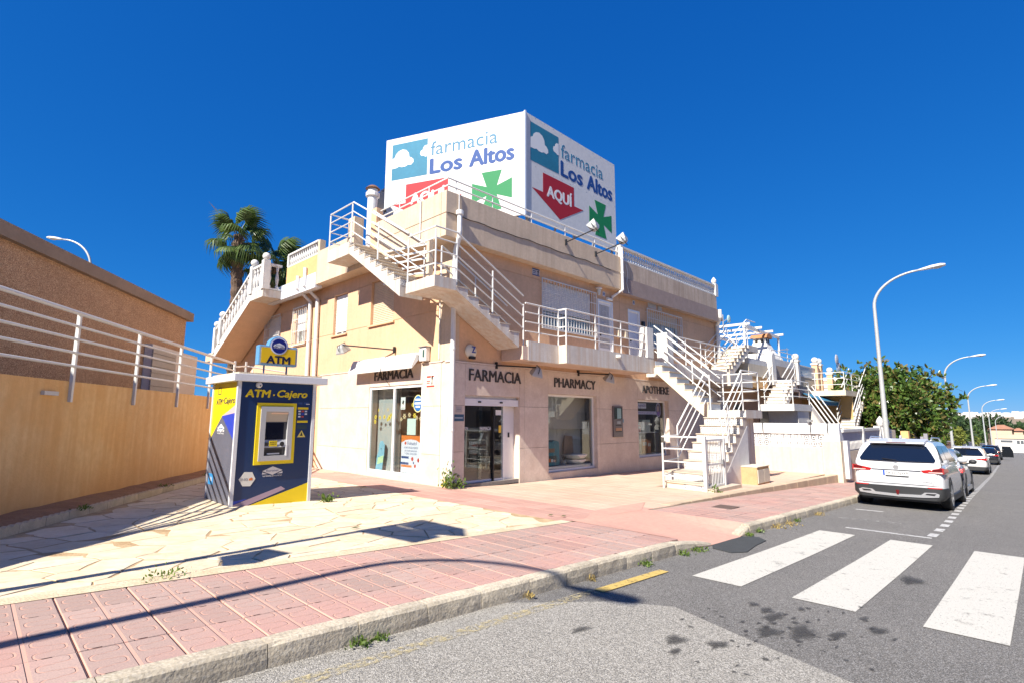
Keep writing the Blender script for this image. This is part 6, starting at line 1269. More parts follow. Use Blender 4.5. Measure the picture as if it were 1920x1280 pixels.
# house B
HB = thing('terraced_house', (27, 2, -1.5), 'tan terraced house with blue awning and finial pillars, second from the pharmacy', 'house', 'terraced houses')
mb = MB(); mb.box(24.25, .1, -1.6, 31, 10, 4.2); mb.build('wall', peach, HB)
mb = MB(); mb.box(24.3, -1, 3.55, 28.0, .09, 4.10); mb.build('parapet', M('sand_parapet', (.56, .45, .32), .9, var=.15, vs=2), HB); mb = MB(); mb.box(24.3, -.98, 2.9, 28.2, .09, 3.545); mb.build('soffit', band_brown, HB)
mb = MB(); mb.box(24.4, -.97, 4.25, 27.6, -.93, 4.72); mb.build('glass_panel', M('grey_panel_glass', (.42, .46, .50), .25), HB)
mb = MB(); mb.box(24.3, -1.02, 4.101, 28, -.85, 4.22); mb.box(24.3, -1.0, 4.72, 27.8, -.88, 4.78); mb.build('parapet_top', white_render, HB)
for x, z1 in ((24.1, 4.9), (27.8, 5.0), (28.6, 5.0), (31.0, 4.6)):
    mb = MB(); mb.box(x - .16, -1.12, 3.0 if x != 24.1 else 3.6, x + .16, -.8, z1); mb.build('pillar', peach if x > 25 else white_render, HB); mb = MB(); mb.box(x - .2, -1.16, z1, x + .2, -.76, z1 + .1); mb.sphere((x, -.96, z1 + .28), .19, 10, 7); mb.build('finial', white_render, HB)
mb = MB(); mb.box(24.9, .05, .2, 27.2, .099, 2.2); mb.build('window', MATS['dim_window'], HB)
mb = MB(); mb.box(28.2, -2.7, -1.2, 28.4, -.99, 3.05); mb.box(28.4, -1.2, -1.2, 31, .09, 3.0); mb.build('side_wall', ochre, HB)
mb = MB(); mb.box(26.6, -2.75, 3.06, 30.5, -1.0, 3.36); mb.build('balcony', beige_r, HB)
mb = MB()
for z in (3.7, 4.05, 4.4): mb.tube([(26.65, -1.05, z), (26.65, -2.7, z), (30.4, -2.7, z)], .02, 6)
for p in ((26.65, -2.7), (28.4, -2.7), (30.4, -2.7), (26.65, -1.2)): mb.tube([(*p, 3.36), (*p, 4.4)], .022, 6)
mb.build('balcony_rail', white_paint, HB)
aw2 = thing('awning', (26.6, -1, 2.6), 'blue striped awning with scalloped valance on the second terraced house', 'awning')
blu = M('blue_canvas', (.012, .16, .30), .7, var=.15, vs=6); mb = MB(); mb.prism([(24.8, -1.0, 3.18), (24.8, -2.0, 2.72), (24.8, -2.0, 2.70), (24.8, -1.0, 3.15)], (3.3, 0, 0)); mb.build('canopy', blu, aw2, fix=True)
mb = MB(); pts = [(24.8, 2.71)] + [(24.8 + 3.3 * k / 32, 2.50 + .05 * math.cos(PI * k / 2)) for k in range(33)] + [(28.1, 2.71)]; mb.prism([(x, -2.0, z) for x, z in pts], (0, .012, 0)); mb.build('valance', blu, aw2, fix=True)
mb = MB(); mb.box(24.79, -2.03, 2.70, 28.11, -1.96, 2.745); mb.build('front_bar', M('pale_blue_bar', (.30, .48, .56), .5), aw2)
st = yard_stair(27.2, 29.1, -2.95, -2.05, 1.0, 2.4, 8, 'white stair flight behind the garden wall near the rubber tree')
st = yard_stair(29.3, 31.6, -2.9, -1.9, 2.4, 3.9, 8, 'upper white stair flight rising behind the rubber tree crown')
# houses C to F, mostly hidden behind the tree
cols = [M('house_cream', (.68, .58, .44), .9, var=.1, vs=1), white_render, peach, M('house_rose', (.60, .40, .30), .9, var=.1, vs=1)]
for i, (u0, u1, h, lab) in enumerate(((31.2, 38, 4.0, 'cream terraced house behind the rubber tree'), (38.2, 46, 4.9, 'white terraced house with long flat roof slab behind the tree'), (50, 60, 1.4, 'peach terraced house beyond the rubber tree'), (64, 76, .9, 'rose terraced house farther down the street'), (82, 96, .1, 'cream house far down the street on the left'))):
    h_ = thing('terraced_house', ((u0 + u1) / 2, 1, zr(u0) - .5), lab, 'house', 'terraced houses'); mb = MB(); mb.box(u0, .1, zr(u1) - 1, u1, 10, h - .8); mb.build('wall', cols[i % 4], h_)
    mb = MB(); mb.box(u0 - .1, -1.0, h - .8, u1 + .1, 10, h - .25); mb.build('parapet', cols[(i + 1) % 4], h_); mb = MB(); mb.box(u0 - .15, -1.1, h - .25, u1 + .15, 10.1, h); mb.build('roof_slab', white_render, h_)
    for k in range(3): x = u0 + (u1 - u0) * (k + .5) / 3; mb = MB(); mb.box(x - .7, .04, h - 2.6, x + .7, .099, h - 1.3); f_ = mb.build('window', MATS['dim_window'], h_); mb = MB(); frame(mb, Fr, x - .75, x + .75, h - 2.65, h - 1.25, -.06, -.02, .06); mb.build('frame', white_paint, f_)
an = thing('tv_aerial', (34.5, -.6, 4.0), 'tall aerial mast with two small dishes above the cream house', 'aerial')
mb = MB(); mb.tube([(34.5, -.6, 3.9), (34.5, -.6, 5.9)], .03, 6); mb.build('mast', steel, an)
for z, r_, x in ((5.9, .38, 34.4), (5.4, .34, 34.9)): mb = MB(); mb.sphere((x, -.65, z), r_, 12, 7, (1, .2, 1)); mb.build('dish', M('grey_dish2', (.45, .45, .48), .5), an)
an = thing('tv_aerial', (27.9, .6, 4.3), 'thin television aerial behind the finial pillars', 'aerial'); mb = MB(); mb.tube([(27.9, .6, 4.2), (27.9, .6, 6.2)], .02, 5); mb.build('mast', steel, an); mb = MB()
for k in range(5): mb.tube([(27.9 - .4, .6 + .1 * k, 6.1), (27.9 + .4, .6 + .1 * k, 6.1)], .01, 4)
mb.tube([(27.9, .5, 6.1), (27.9, 1.1, 6.1)], .012, 4); mb.build('elements', steel, an)
# walls along the street beyond the gate pillars
gl = ['low stone faced garden wall beyond the gate pillars', 'rose rendered garden wall past the rubber tree', 'white garden wall with brick panel halfway down the street', 'peach garden wall with white coping far down the street', 'white garden wall near the far end of the street', 'cream garden wall at the far end of the street']
wc = [M('rubble_stone', (.24, .19, .15), .95, var=.3, vs=6, bump=.8, bs=12), M('rose_render', (.55, .30, .20), .9, var=.1), white_render, peach, white_render, beige_r]
for i, (a, b, h) in enumerate(((22.2, 27.5, 1.35), (28, 36, 1.7), (37, 47, 1.8), (48, 62, 1.7), (63, 80, 1.7), (81, 118, 1.6))):
    t = thing('street_wall', (a, -5.3, zs(a)), gl[i], 'wall', 'garden walls down the street'); sh = kk((a + b) / 2) * .8
    mb = MB(); mb.prism([(a, -5.4 + kk(a) * .8, zs(a) - .3), (b, -5.4 + kk(b) * .8, zs(b) - .3), (b, -5.4 + kk(b) * .8, zs(b) + h), (a, -5.4 + kk(a) * .8, zs(a) + h)], (0, .2, 0)); mb.build('wall', wc[i], t, fix=True)
    mb = MB(); mb.prism([(a, -5.45 + kk(a) * .8, zs(a) + h), (b, -5.45 + kk(b) * .8, zs(b) + h), (b, -5.45 + kk(b) * .8, zs(b) + h + .1), (a, -5.45 + kk(a) * .8, zs(a) + h + .1)], (0, .3, 0)); mb.build('coping', white_render if i else cream_side, t, fix=True)
    if i in (1, 2):
        for k in range(3): x = a + (b - a) * (k + .3) / 3; y = -5.42 + kk(x) * .8; mb = MB(); mb.box(x, y - .06, zs(x), x + .5, y + .3, zs(x) + h + .5); mb.build('pier', white_render if k else orange_st, t)
mb = MB(); mb.box(24.4, -5.0, -1.2, 26.0, -4.0, 1.15); tag(mb.build('meter_house', cream_side), 'cream rendered cabinet with weeds in front beyond the gate pillars', 'cabinet')
mb = MB(); mb.box(29.3, -5.75, -1.4, 29.42, -5.6, .75); mb.box(30.4, -5.8, -1.4, 30.7, -5.62, .9); tag(mb.build('grey_gate', M('weathered_grey', (.26, .25, .28), .6)), 'weathered grey gate leaf standing open by the rose wall', 'gate')
# small white ornamental chimneys down the street
for x, y, z, l in ((52, -3.2, -.9, 'small white chimney turret beyond the third street lamp'), (60, -3.4, -1.2, 'white blue topped turret farther down the street')):
    t = thing('chimney_turret', (x, y, z), l, 'chimney'); mb = MB(); mb.box(x - .9, y - .9, z - 1, x + .9, y + .9, z + .8); mb.box(x - .5, y - .5, z + .8, x + .5, y + .5, z + 1.6); mb.build('stack', white_render, t); mb = MB(); mb.box(x - .55, y - .3, z + .9, x - .505, y - .05, z + 1.3); mb.box(x - .55, y + .05, z + .9, x - .505, y + .3, z + 1.3); mb.build('opening', dark, t)
# far houses at the end of the street
def far_house(name, x0, y0, x1, y1, z0, z1, wm, lab, roof=None, wins=()):
    t = thing(name, ((x0 + x1) / 2, (y0 + y1) / 2, z0), lab, 'house'); mb = MB(); mb.box(x0, y0, z0, x1, y1, z1); mb.build('wall', wm, t)
    if roof:
        c = ((x0 + x1) / 2, (y0 + y1) / 2); e = .5; mb = MB(); mb.v = [(x0 - e, y0 - e, z1), (x1 + e, y0 - e, z1), (x1 + e, y1 + e, z1), (x0 - e, y1 + e, z1), (c[0], y0 + (y1 - y0) * .35, z1 + roof), (c[0], y0 + (y1 - y0) * .65, z1 + roof)]
        mb.f = [(0, 1, 4), (1, 2, 5, 4), (2, 3, 5), (3, 0, 4, 5), (3, 2, 1, 0)]; mb.build('roof', M('far_roof_tile', (.42, .20, .12), .9, var=.2, vs=1), t)
    for (ya, yb, za, zb) in wins: mb = MB(); mb.box(x0 - .08, ya, za, x0 - .02, yb, zb); mb.build('window', MATS['dim_window'], t)
    return t
pfar = M('far_peach', (.66, .47, .33), .9, var=.08, vs=.2)
far_house('far_house', 232, -3.8, 242, 1.6, -10, -1.35, pfar, 'peach hip roofed house at the end of the street', 1.4)
far_house('far_house', 236, -6.3, 242, -4.1, -10, -1.9, pfar, 'small hip roofed annex right of the peach house at the street end', .9)
lw = far_house('far_house', 216, -18, 226, -.1, -10, -4.0, white_render, 'long white building with rows of dark windows at the street end', None, [(-4.1, -1.4, -5.1, -4.5)] + [(-5.7 - .85 * k, -5.05 - .85 * k, -5.5, -4.5) for k in range(10)])
mb = MB(); mb.box(215.7, -18, -4.0, 226.3, 0, -2.9); mb.build('parapet', pfar, lw)
# ------------------------------------------------------------------ cars
tyre_m = M('tyre_rubber', (.02, .02, .021), .85); rim_m = M('alloy_rim', (.42, .43, .45), .3, metal=.8); car_glass = M('car_glass', (.006, .010, .022), .05, spec=.8)
clad_m = M('black_cladding', (.02, .021, .023), .55); chrome = M('silver_trim', (.60, .60, .61), .25, metal=.7); lampred = M('red_tail_lamp', (.36, .008, .008), .15, coat=.6); lampdk = M('dark_red_lamp', (.10, .004, .006), .15, coat=.6)
def crom(P, n):
    P = np.array(P, float); Q = np.vstack([2 * P[0] - P[1], P, 2 * P[-1] - P[-2]]); out = []
    for i in range(1, len(Q) - 2):
        for t in np.linspace(0, 1, n, endpoint=False): out.append(.5 * ((2 * Q[i]) + (-Q[i - 1] + Q[i + 1]) * t + (2 * Q[i - 1] - 5 * Q[i] + 4 * Q[i + 1] - Q[i + 2]) * t * t + (-Q[i - 1] + 3 * Q[i] - 3 * Q[i + 1] + Q[i + 2]) * t ** 3))
    out.append(Q[-2]); return np.array(out)
def loft(secs, n):
    """secs: stations, each a list of half-section points (x, y>=0, z) from bottom to top"""
    S_ = np.array(secs, float); st_, k, _ = S_.shape; R_ = np.stack([crom(S_[:, j], n) for j in range(k)], 1)
    full = np.concatenate([R_, R_[:, ::-1] * np.array([1, -1, 1])], 1); m_ = full.shape[1]; mb = MB(); mb.v = [tuple(p) for s_ in full for p in s_]
    for i in range(len(full) - 1):
        for j in range(m_): mb.f.append((i * m_ + j, i * m_ + (j + 1) % m_, (i + 1) * m_ + (j + 1) % m_, (i + 1) * m_ + j))
    mb.f += [tuple(range(m_)), tuple((len(full) - 1) * m_ + j for j in range(m_))[::-1]]; return mb
def smooth_by_angle(o, a=35):
    me = o.data; me.polygons.foreach_set('use_smooth', [True] * len(me.polygons)); bm = bmesh.new(); bm.from_mesh(me)
    for e in bm.edges: e.smooth = not (len(e.link_faces) == 2 and e.calc_face_angle(0) > R(a))
    bm.to_mesh(me); bm.free()
def car(kind, loc, rz, paint, label, name='parked_car', L=4.57, Wd=.93, H=1.66, belt=1.06, detail=True, gc=.22, tail='suv', slope=0., lights=lampred):
    t = thing(name, (0, 0, 0), label, 'car', 'cars parked along the kerb')
    # lower body
    sc_ = L / 4.57; xs_ = [0.0, .06, .22, .6, 1.3, 2.3, 3.1, 3.6, 4.1, 4.4, 4.57]; wf = [.84, .93, .975, .995, 1, 1, .995, .985, .95, .86, .70]
    bz_ = [belt - .16, belt - .05, belt - .02, belt, belt, belt - .02, belt - .05, belt - .12, belt - .2, belt - .3, belt - .42]
    zl = [gc + .20, gc + .12, gc + .04, gc, gc - .02, gc - .02, gc - .02, gc, gc + .02, gc + .06, gc + .14]
    secs = []
    for x, f, b, zb in zip(xs_, wf, bz_, zl):
        w_ = Wd * f; x_ = x * sc_
        secs.append([(x_, 0, zb), (x_, w_ * .80, zb), (x_, w_ * .965, zb + .09), (x_, w_, zb + (b - zb) * .35), (x_, w_ * 1.0, zb + (b - zb) * .62), (x_, w_ * .975, b - .12), (x_, w_ * .93, b - .02), (x_, w_ * .80, b + .012), (x_, 0, b + .03)])
    body = loft(secs, 4).build('body', paint, t, fix=True); smooth_by_angle(body, 38)
    # greenhouse shell
    tx = {'suv': (.10, .50), 'hatch': (.08, .42), 'sedan': (.75, 1.25)}[tail]; rb, rt_ = tx
    gs = []
    for x, zt, wt_ in ((rb, belt + .02, .86), (rb + (rt_ - rb) * .55, belt + (H - belt) * .60, .80), (rt_ - .03, H - .10, .74), (rt_ + .25, H - .03, .70), (1.7 * sc_, H, .70), (2.4 * sc_, H - .02, .70), (2.75 * sc_, H - .10, .72), (3.15 * sc_, belt + .22, .80), (3.5 * sc_, belt - .02, .87)):
        w_ = Wd; hgt = max(zt - belt, .03); gs.append([(x, 0, belt - .05), (x, w_ * .92, belt - .05), (x, w_ * .92 - (w_ * .92 - w_ * wt_) * .5 * min(1, hgt / (H - belt)), belt + hgt * .5), (x, w_ * .92 - (w_ * .92 - w_ * wt_) * .92 * min(1, hgt / (H - belt)), zt - .05 * min(1, hgt * 3)), (x, w_ * wt_ * .86, zt - .005), (x, 0, zt + .02)])
    gh = loft(gs, 4).build('greenhouse', paint, t, fix=True); smooth_by_angle(gh, 30)
    # glass: rear window and side windows as slightly proud panels following the shell
    def rearx(z): f = (z - belt - .02) / (H - .10 - belt - .02); return rb + (rt_ - .03 - rb) * f
    def wid(z): f = (z - belt) / (H - belt); return Wd * (.92 - .20 * f)
    z0, z1 = belt + .06, H - .14; off = .085
    yb, yt = wid(z0) - .10, wid(z1) - .14
    q = MB(); rows = [(z0, yb, .0), (z0 + .05, yb + .03, 0), ((z0 + z1) / 2, (yb + yt) / 2 + .035, 0), (z1 - .04, yt + .02, 0), (z1, yt - .05, 0)]
    for z, y, _ in rows:
        x = rearx(z) - off + .012
        for s_ in (-1, -.5, 0, .5, 1): q.v.append((x - .03 * (1 - s_ * s_) + .03, y * s_, z))
    q.f = [(5 * i + j, 5 * i + j + 1, 5 * i + 6 + j, 5 * i + 5 + j) for i in range(4) for j in range(4)]
    rg_ = q.build('rear_window', car_glass, t, smooth=True, fix=True)
    q = MB()
    for s_ in (-1, 1):
        segs = [(rt_ + .18, 1.62 * sc_ - .06), (1.62 * sc_, 2.62 * sc_)] if tail != 'sedan' else [(1.35, 1.9), (1.95, 2.75)]
        for (a, b) in segs:
            last = b > 2.4 * sc_; za, zb = belt + .05, H - .15
            pa = [(a + (.10 if a < 1 else 0), za), (b + (.55 if last else 0), za), (b + (.02 if last else 0), zb), (a + (.12 if a < 1 else 0), zb)] if True else 0
            q.add([(x, s_ * (wid(z) + .012 - .004), z) for x, z in pa], [(0, 1, 2, 3)])
    q.build('side_window', car_glass, t)
    # roof rails, spoiler
    if tail == 'suv':
        q = MB()
        for s_ in (-1, 1): q.tube([(rt_ + .3, s_ * Wd * .69, H - .02), (rt_ + .45, s_ * Wd * .69, H + .045), (2.3 * sc_, s_ * Wd * .69, H + .045), (2.45 * sc_, s_ * Wd * .69, H - .02)], .018, 6)
        q.build('roof_rail', chrome, t)
        q = MB(); q.prism([(rt_ - .22, -.56, H - .115), (rt_ - .22, .56, H - .115), (rt_ + .2, .60, H - .03), (rt_ + .2, -.60, H - .03)], (0, 0, .035)); sp_ = q.build('spoiler', paint, t, fix=True)
        q = MB(); q.box(rt_ - .23, -.2, H - .10, rt_ - .221, .2, H - .085); q.build('brake_light', lampdk, sp_)
        q = MB(); q.sphere((rt_ + .5, 0, H + .05), .05, 8, 5, (2, .6, 1)); q.build('aerial_fin', paint, t)
    # wheels
    wr = .345 if H > 1.55 else .31
    for xw in (.86 * sc_, 3.62 * sc_):
        for s_ in (-1, 1):
            q = MB(); yo = s_ * (Wd + .004); prof = [(wr - .10, -.12), (wr - .02, -.11), (wr, -.08), (wr, .08), (wr - .02, .11), (wr - .10, .115)]; n = 24; k0 = 0
            for r_, d_ in prof: q.v += [(xw + r_ * math.cos(2 * PI * j / n), yo + s_ * (d_ - .105), wr + r_ * math.sin(2 * PI * j / n)) for j in range(n)]
            for i in range(len(prof) - 1): q.f += [(i * n + j, i * n + (j + 1) % n, (i + 1) * n + (j + 1) % n, (i + 1) * n + j) for j in range(n)]
            q.f.append(tuple(range(n)))
            w_ = q.build('wheel', tyre_m, t, fix=True)
            q = MB()
            q.v += [(xw + (wr - .10) * math.cos(2 * PI * j / n), yo - s_ * .03, wr + (wr - .10) * math.sin(2 * PI * j / n)) for j in range(n)]; q.f.append(tuple(range(n)))
            q.build('hub_disc', dark, w_, fix=True); q = MB()
            for k in range(5): a = 2 * PI * k / 5 + .3; q.bar((xw, yo - s_ * .012, wr), (xw + (wr - .095) * math.cos(a), yo - s_ * .004, wr + (wr - .095) * math.sin(a)), .055, .025, (0, 1, 0))
            q.tube([(xw + (wr - .10) * math.cos(2 * PI * j / n), yo - s_ * .003, wr + (wr - .10) * math.sin(2 * PI * j / n)) for j in range(n + 1)], .014, 5, False); q.build('rim', rim_m, w_)
            q = MB(); n2 = 18
            for j in range(n2 + 1):
                a = PI * (-.08 + 1.16 * j / n2)
                for r_ in (wr - .0, wr + .085): q.v.append((xw + r_ * math.cos(a), s_ * (Wd + .0), wr + r_ * math.sin(a) * 1.0))
                q.v.append((xw + (wr + .085) * math.cos(a), s_ * (Wd - .08), wr + (wr + .085) * math.sin(a)))
            q.f = [(3 * j, 3 * j + 1, 3 * j + 4, 3 * j + 3) for j in range(n2)] + [(3 * j + 1, 3 * j + 2, 3 * j + 5, 3 * j + 4) for j in range(n2)]
            q.build('wheel_arch', clad_m if tail == 'suv' else tyre_m, t)
    q = MB(); q.box(.12, -Wd + .16, gc - .04, L - .25, Wd - .16, gc + .12); q.build('underbody', dark, t)
    q = MB()
    for s_ in (-1, 1): q.box(1.15 * sc_, s_ * (Wd - .06), gc - .02, 3.3 * sc_, s_ * (Wd + .006), gc + .11)
    q.build('sill', clad_m if tail == 'suv' else paint, t)
    # mirrors
    for s_ in (-1, 1):
        q = MB(); q.sphere((2.85 * sc_, s_ * (Wd + .10), belt + .10), .1, 10, 7, (.75, 1.15, .8)); q.bar((2.9 * sc_, s_ * (Wd - .06), belt + .03), (2.87 * sc_, s_ * (Wd + .08), belt + .07), .04); q.build('mirror', clad_m if kind == 'far' or kind == 'silver' else paint, t, smooth=True)
    RX = lambda y, d, z: (-d + (0.0 if True else 0), -y, z)     # rear frame: s to the right as seen from behind
    def rp(pts, d0, d1, nm, m_, par=t): return fpoly(RX, pts, d0, d1, nm, m_, par)
    if kind == 'hero':
        # tail lamps wrap the corners
        rp([(-.90, 1.00), (-.50, .925), (-.54, .87), (-.90, .865)], -.085, .012, 'tail_light', lampred); rp([(.90, 1.00), (.48, .925), (.53, .87), (.90, .865)], -.085, .012, 'tail_light', lampred)
        for s_ in (-1, 1):
            tl = rp([(s_ * .89, .90), (s_ * .62, .895), (s_ * .64, .88), (s_ * .89, .872)], .0125, .016, 'lamp_strip', M('clear_lamp', (.6, .45, .42), .2))
            rp([(s_ * .885, .985), (s_ * .70, .952), (s_ * .70, .91), (s_ * .885, .91)], .0125, .015, 'lamp_core', lampdk)
            q = MB(); q.prism([(-.012, -s_ * .905, 1.0), (.42, -s_ * .945, .97), (.42, -s_ * .945, .90), (-.012, -s_ * .905, .865)], (0, -s_ * .012, 0)); q.build('tail_light', lampred, t, fix=True)
        rp([(-.50, .915), (.48, .915), (.48, .895), (-.50, .895)], .0, .014, 'tailgate_strip', M('dark_chrome', (.16, .16, .16), .25, metal=.8))
        q = MB(); fbox(q, RX, -.27, .25, .775, .885, .004, .016); pl_ = q.build('number_plate', M('plate_white', (.72, .72, .71), .4), t)
        q = MB(); fbox(q, RX, -.27, -.232, .775, .885, .0165, .018); q.build('blue_band', M('plate_blue', (.02, .08, .45), .4), pl_)
        text('plate_lettering', '5837 NHP', RX, -.215, .235, .795, .865, .0165, .002, blk, pl_, .012); q = MB(); fbox(q, RX, -.22, .24, .745, .768, .004, .012); q.build('dealer_strip', clad_m, pl_)
        rp([(-.06 * 1 + 0, .955), (-.03, .93), (.03, .93), (.06, .955), (.06, 1.0), (.03, 1.025), (-.03, 1.025), (-.06, 1.0)], .0, .008, 'badge', chrome); text('badge_lettering', 'MG', RX, -.04, .04, .955, 1.0, .0085, .002, M('badge_grey', (.2, .2, .2), .4), t)
        text('badge_lettering', 'EHS', RX, .56, .68, .66, .69, -.008, .012, chrome, t, .01); q = MB(); fbox(q, RX, .50, .69, .645, .652, -.008, .006); q.build('badge_underline', clad_m, t)
        # bumper, cladding, diffuser, exhaust surrounds
        lo = []
        for x, f in ((-.02, .84), (.01, .93), (.10, .985), (.30, 1.008), (.46, 1.012)): lo.append([(x, 0, gc + .02), (x, Wd * f * .9, gc + .02), (x, Wd * f, gc + .12), (x, Wd * f, gc + .27), (x, Wd * f - .004, gc + .31), (x, 0, gc + .31)])
        bm_ = loft(lo, 3).build('rear_bumper', clad_m, t, fix=True); smooth_by_angle(bm_, 40)
        rp([(-.80, .40), (-.72, .43), (-.52, .42), (-.45, .36), (.0, .345), (.45, .36), (.52, .42), (.72, .43), (.80, .40), (.78, .33), (.5, .30), (0, .285), (-.5, .30), (-.78, .33)], .022, .042, 'skid_plate', chrome)
        for s_ in (-1, 1):
            rp([(s_ * .74, .405), (s_ * .56, .402), (s_ * .53, .37), (s_ * .70, .36)], .0425, .046, 'exhaust_opening', dark)
            rp([(s_ * .86, .545), (s_ * .58, .54), (s_ * .60, .515), (s_ * .85, .52)], .0, .024, 'reflector', lampred)
        rp([(-.035, .44), (.035, .44), (.02, .33), (-.02, .33)], .024, .05, 'fog_light', lampdk)
        q = MB(); q.tube([(-.004, -.80, .60), (-.012, -.68, .585), (-.015, .68, .585), (-.004, .80, .60)], .005, 4); q.tube([(.0, -.68, .585), (-.004, -.78, .80), (.0, -.80, .90)], .005, 4); q.tube([(.0, .68, .585), (-.004, .78, .80), (.0, .80, .90)], .005, 4); q.build('tailgate_gap', M('panel_gap', (.10, .10, .10), .6), t)
        q = MB(); q.bar((rearx(z0) - .10, -.02, z0 + .02), (rearx(z0 + .06) - .10, .28, z0 + .05), .025, .012); q.build('wiper', dark, rg_)
        q = MB()
        for y in (-.35, .38): q.prism([(.55, y - .13, belt - .02), (.55, y + .13, belt - .02), (.55, y + .11, belt + .34), (.55, y - .11, belt + .34)], (.08, 0, 0))
    else:
        for s_ in (-1, 1):
            rp([(s_ * (Wd - .03), belt - .08), (s_ * .42, belt - .10), (s_ * .45, belt - .17), (s_ * (Wd - .03), belt - .2)], -.09, .012, 'tail_light', lights)
            q = MB(); q.prism([(-.012, -s_ * (Wd - .03), belt - .08), (.35, -s_ * (Wd + .006), belt - .06), (.35, -s_ * (Wd + .006), belt - .17), (-.012, -s_ * (Wd - .03), belt - .2)], (0, -s_ * .012, 0)); q.build('tail_light', lights, t, fix=True)
        if tail == 'suv': rp([(-.45, belt - .115), (.45, belt - .115), (.45, belt - .135), (-.45, belt - .135)], .0, .014, 'light_bar', lampred)
        q = MB(); fbox(q, RX, -.26, .26, belt - .38, belt - .27, .0, .014); pl_ = q.build('number_plate', M('plate_white', (.72, .72, .71), .4), t); q = MB(); fbox(q, RX, -.26, -.225, belt - .38, belt - .27, .0145, .016); q.build('blue_band', M('plate_blue', (.02, .08, .45), .4), pl_)
        rp(ell(0, belt - .19, .07, .04), .0, .008, 'badge', chrome)
        lo = []
        for x, f in ((-.02, .84), (.02, .94), (.2, 1.0), (.42, 1.01)): lo.append([(x, 0, gc + .02), (x, Wd * f * .9, gc + .02), (x, Wd * f, gc + .12), (x, Wd * f, gc + .22), (x, 0, gc + .24)])
        smooth_by_angle(loft(lo, 3).build('rear_bumper', clad_m, t, fix=True), 40)
    t.location = loc; t.rotation_euler = (0, slope, rz); return t
car_white = M('white_car_paint', (.60, .61, .63), .22, coat=.8); car_silver = M('silver_car_paint', (.40, .43, .47), .28, metal=.6, coat=.6); car_black = M('black_car_paint', (.012, .014, .018), .2, coat=.8); car_white2 = M('pearl_car_paint', (.58, .58, .58), .25, coat=.8)
def cz(u_, L): return zr(u_), math.atan2(zr(u_) - zr(u_ + L), L)
def put(kind, u_, v_, L, *a, **k): z, s_ = cz(u_, L); return car(kind, (u_, v_, z + .003), math.atan(.02) if u_ > 10 else 0, *a, L=L, slope=s_, **k)
put('hero', 7.55, -7.86, 4.57, car_white, 'white car with red lamps and plate 5837 NHP, nearest of the parked row')
put('silver', 12.75, -7.82, 4.25, car_silver, 'silver hatchback half hidden behind the nearest white car', Wd=.87, H=1.44, belt=.92, tail='hatch', gc=.17, lights=M('bright_red_lamp', (.62, .05, .05), .2))
put('suv2', 33.8, -7.15, 4.45, car_white2, 'white car with a thin red light bar beyond the silver hatchback', Wd=.92, H=1.62, belt=1.03, tail='suv')
put('far', 53.5, -6.85, 4.2, car_black, 'black hatchback parked beyond the second white car', Wd=.87, H=1.46, belt=.94, tail='hatch', gc=.17)
c5 = put('far', 72, -6.25, 4.4, car_black, 'farthest dark car with its street side door open', Wd=.9, H=1.6, belt=1.0, tail='suv')
q = MB(); q.prism([(2.8, -.93, .3), (2.45, -1.85, .3), (2.45, -1.85, 1.0), (2.55, -1.65, 1.5), (2.8, -.95, 1.5)], (.06, .02, 0)); q.build('open_door', car_black, c5, fix=True)
put('far', 20.0, -7.55, 4.2, M('grey_car_paint', (.30, .32, .34), .28, metal=.5, coat=.6), 'grey car parked between the silver hatchback and the second white car', Wd=.87, H=1.42, belt=.92, tail='hatch', gc=.17) if False else None

# ------------------------------------------------------------------ street lamps
for u_, v_, H_, lab in ((16.6, -6.2, 6.75, 'tall grey street lamp rising behind the nearest white car'), (40.5, -5.95, 6.4, 'second street lamp, its curve clear above the rubber tree'), (63, -5.5, 6.1, 'third street lamp down the street'), (86, -5.2, 6.0, 'fourth street lamp down the street'), (110, -4.6, 6.0, 'fifth street lamp down the street'), (136, -4.2, 6.0, 'farthest street lamp at the street end')):
    street_lamp((u_, v_, zs(u_)), (0.06, -1, 0), lab, H_, rise=1.25)
street_lamp((-4.9, 23.0, 2.2), (-.71, .70, 0), 'lone street lamp whose head shows above the brown building roof', 6.9, rise=1.5)
# ------------------------------------------------------------------ lamp and sign behind the photographer, whose shadows fall on the pavement
SH = 1 / math.tan(SUN_EL)
def shadow_src(px, py, pz, h): t = h; return (px - t * SH * math.cos(SUN_AZ), py - t * SH * math.sin(SUN_AZ), pz + h)
street_lamp((-13.1, -6.62, zs(-13.1)), (0.02, -1, 0), 'street lamp standing on the near pavement behind the photographer', 6.75, rise=1.25)
sg_ = thing('direction_sign', (-9.6, -4.6, zs(-9.6)), 'direction signpost with arrow boards just outside the left of the view', 'sign')
# post with boards: shadow heads near (-3.1,-3.8) and (-5.8,-4.6)
px_, py_ = -9.9, -4.95; ln_ = .08
mb = MB(); mb.tube([(px_, py_, .3), (px_, py_ + ln_ * 6.0, 6.3)], .06, 8); mb.build('post', steel, sg_)
dk = M('sign_back_grey', (.30, .31, .32), .5, metal=.4)
def board(pts): mb = MB(); mb.prism([(px_ + .07, py_ + ln_ * (z - .3) + y, z) for y, z in pts], (.03, 0, 0)); mb.build('board', dk, sg_, fix=True)
board([(-.05, 5.75), (-.95, 5.7), (-1.3, 5.95), (-.95, 6.25), (-.05, 6.25)]); board([(.1, 5.1), (-1.1, 5.25), (-1.1, 5.68), (.1, 5.7)]); board([(-.08, 3.45), (-.5, 3.35), (-.62, 3.6), (-.5, 4.0), (-.08, 3.9)])
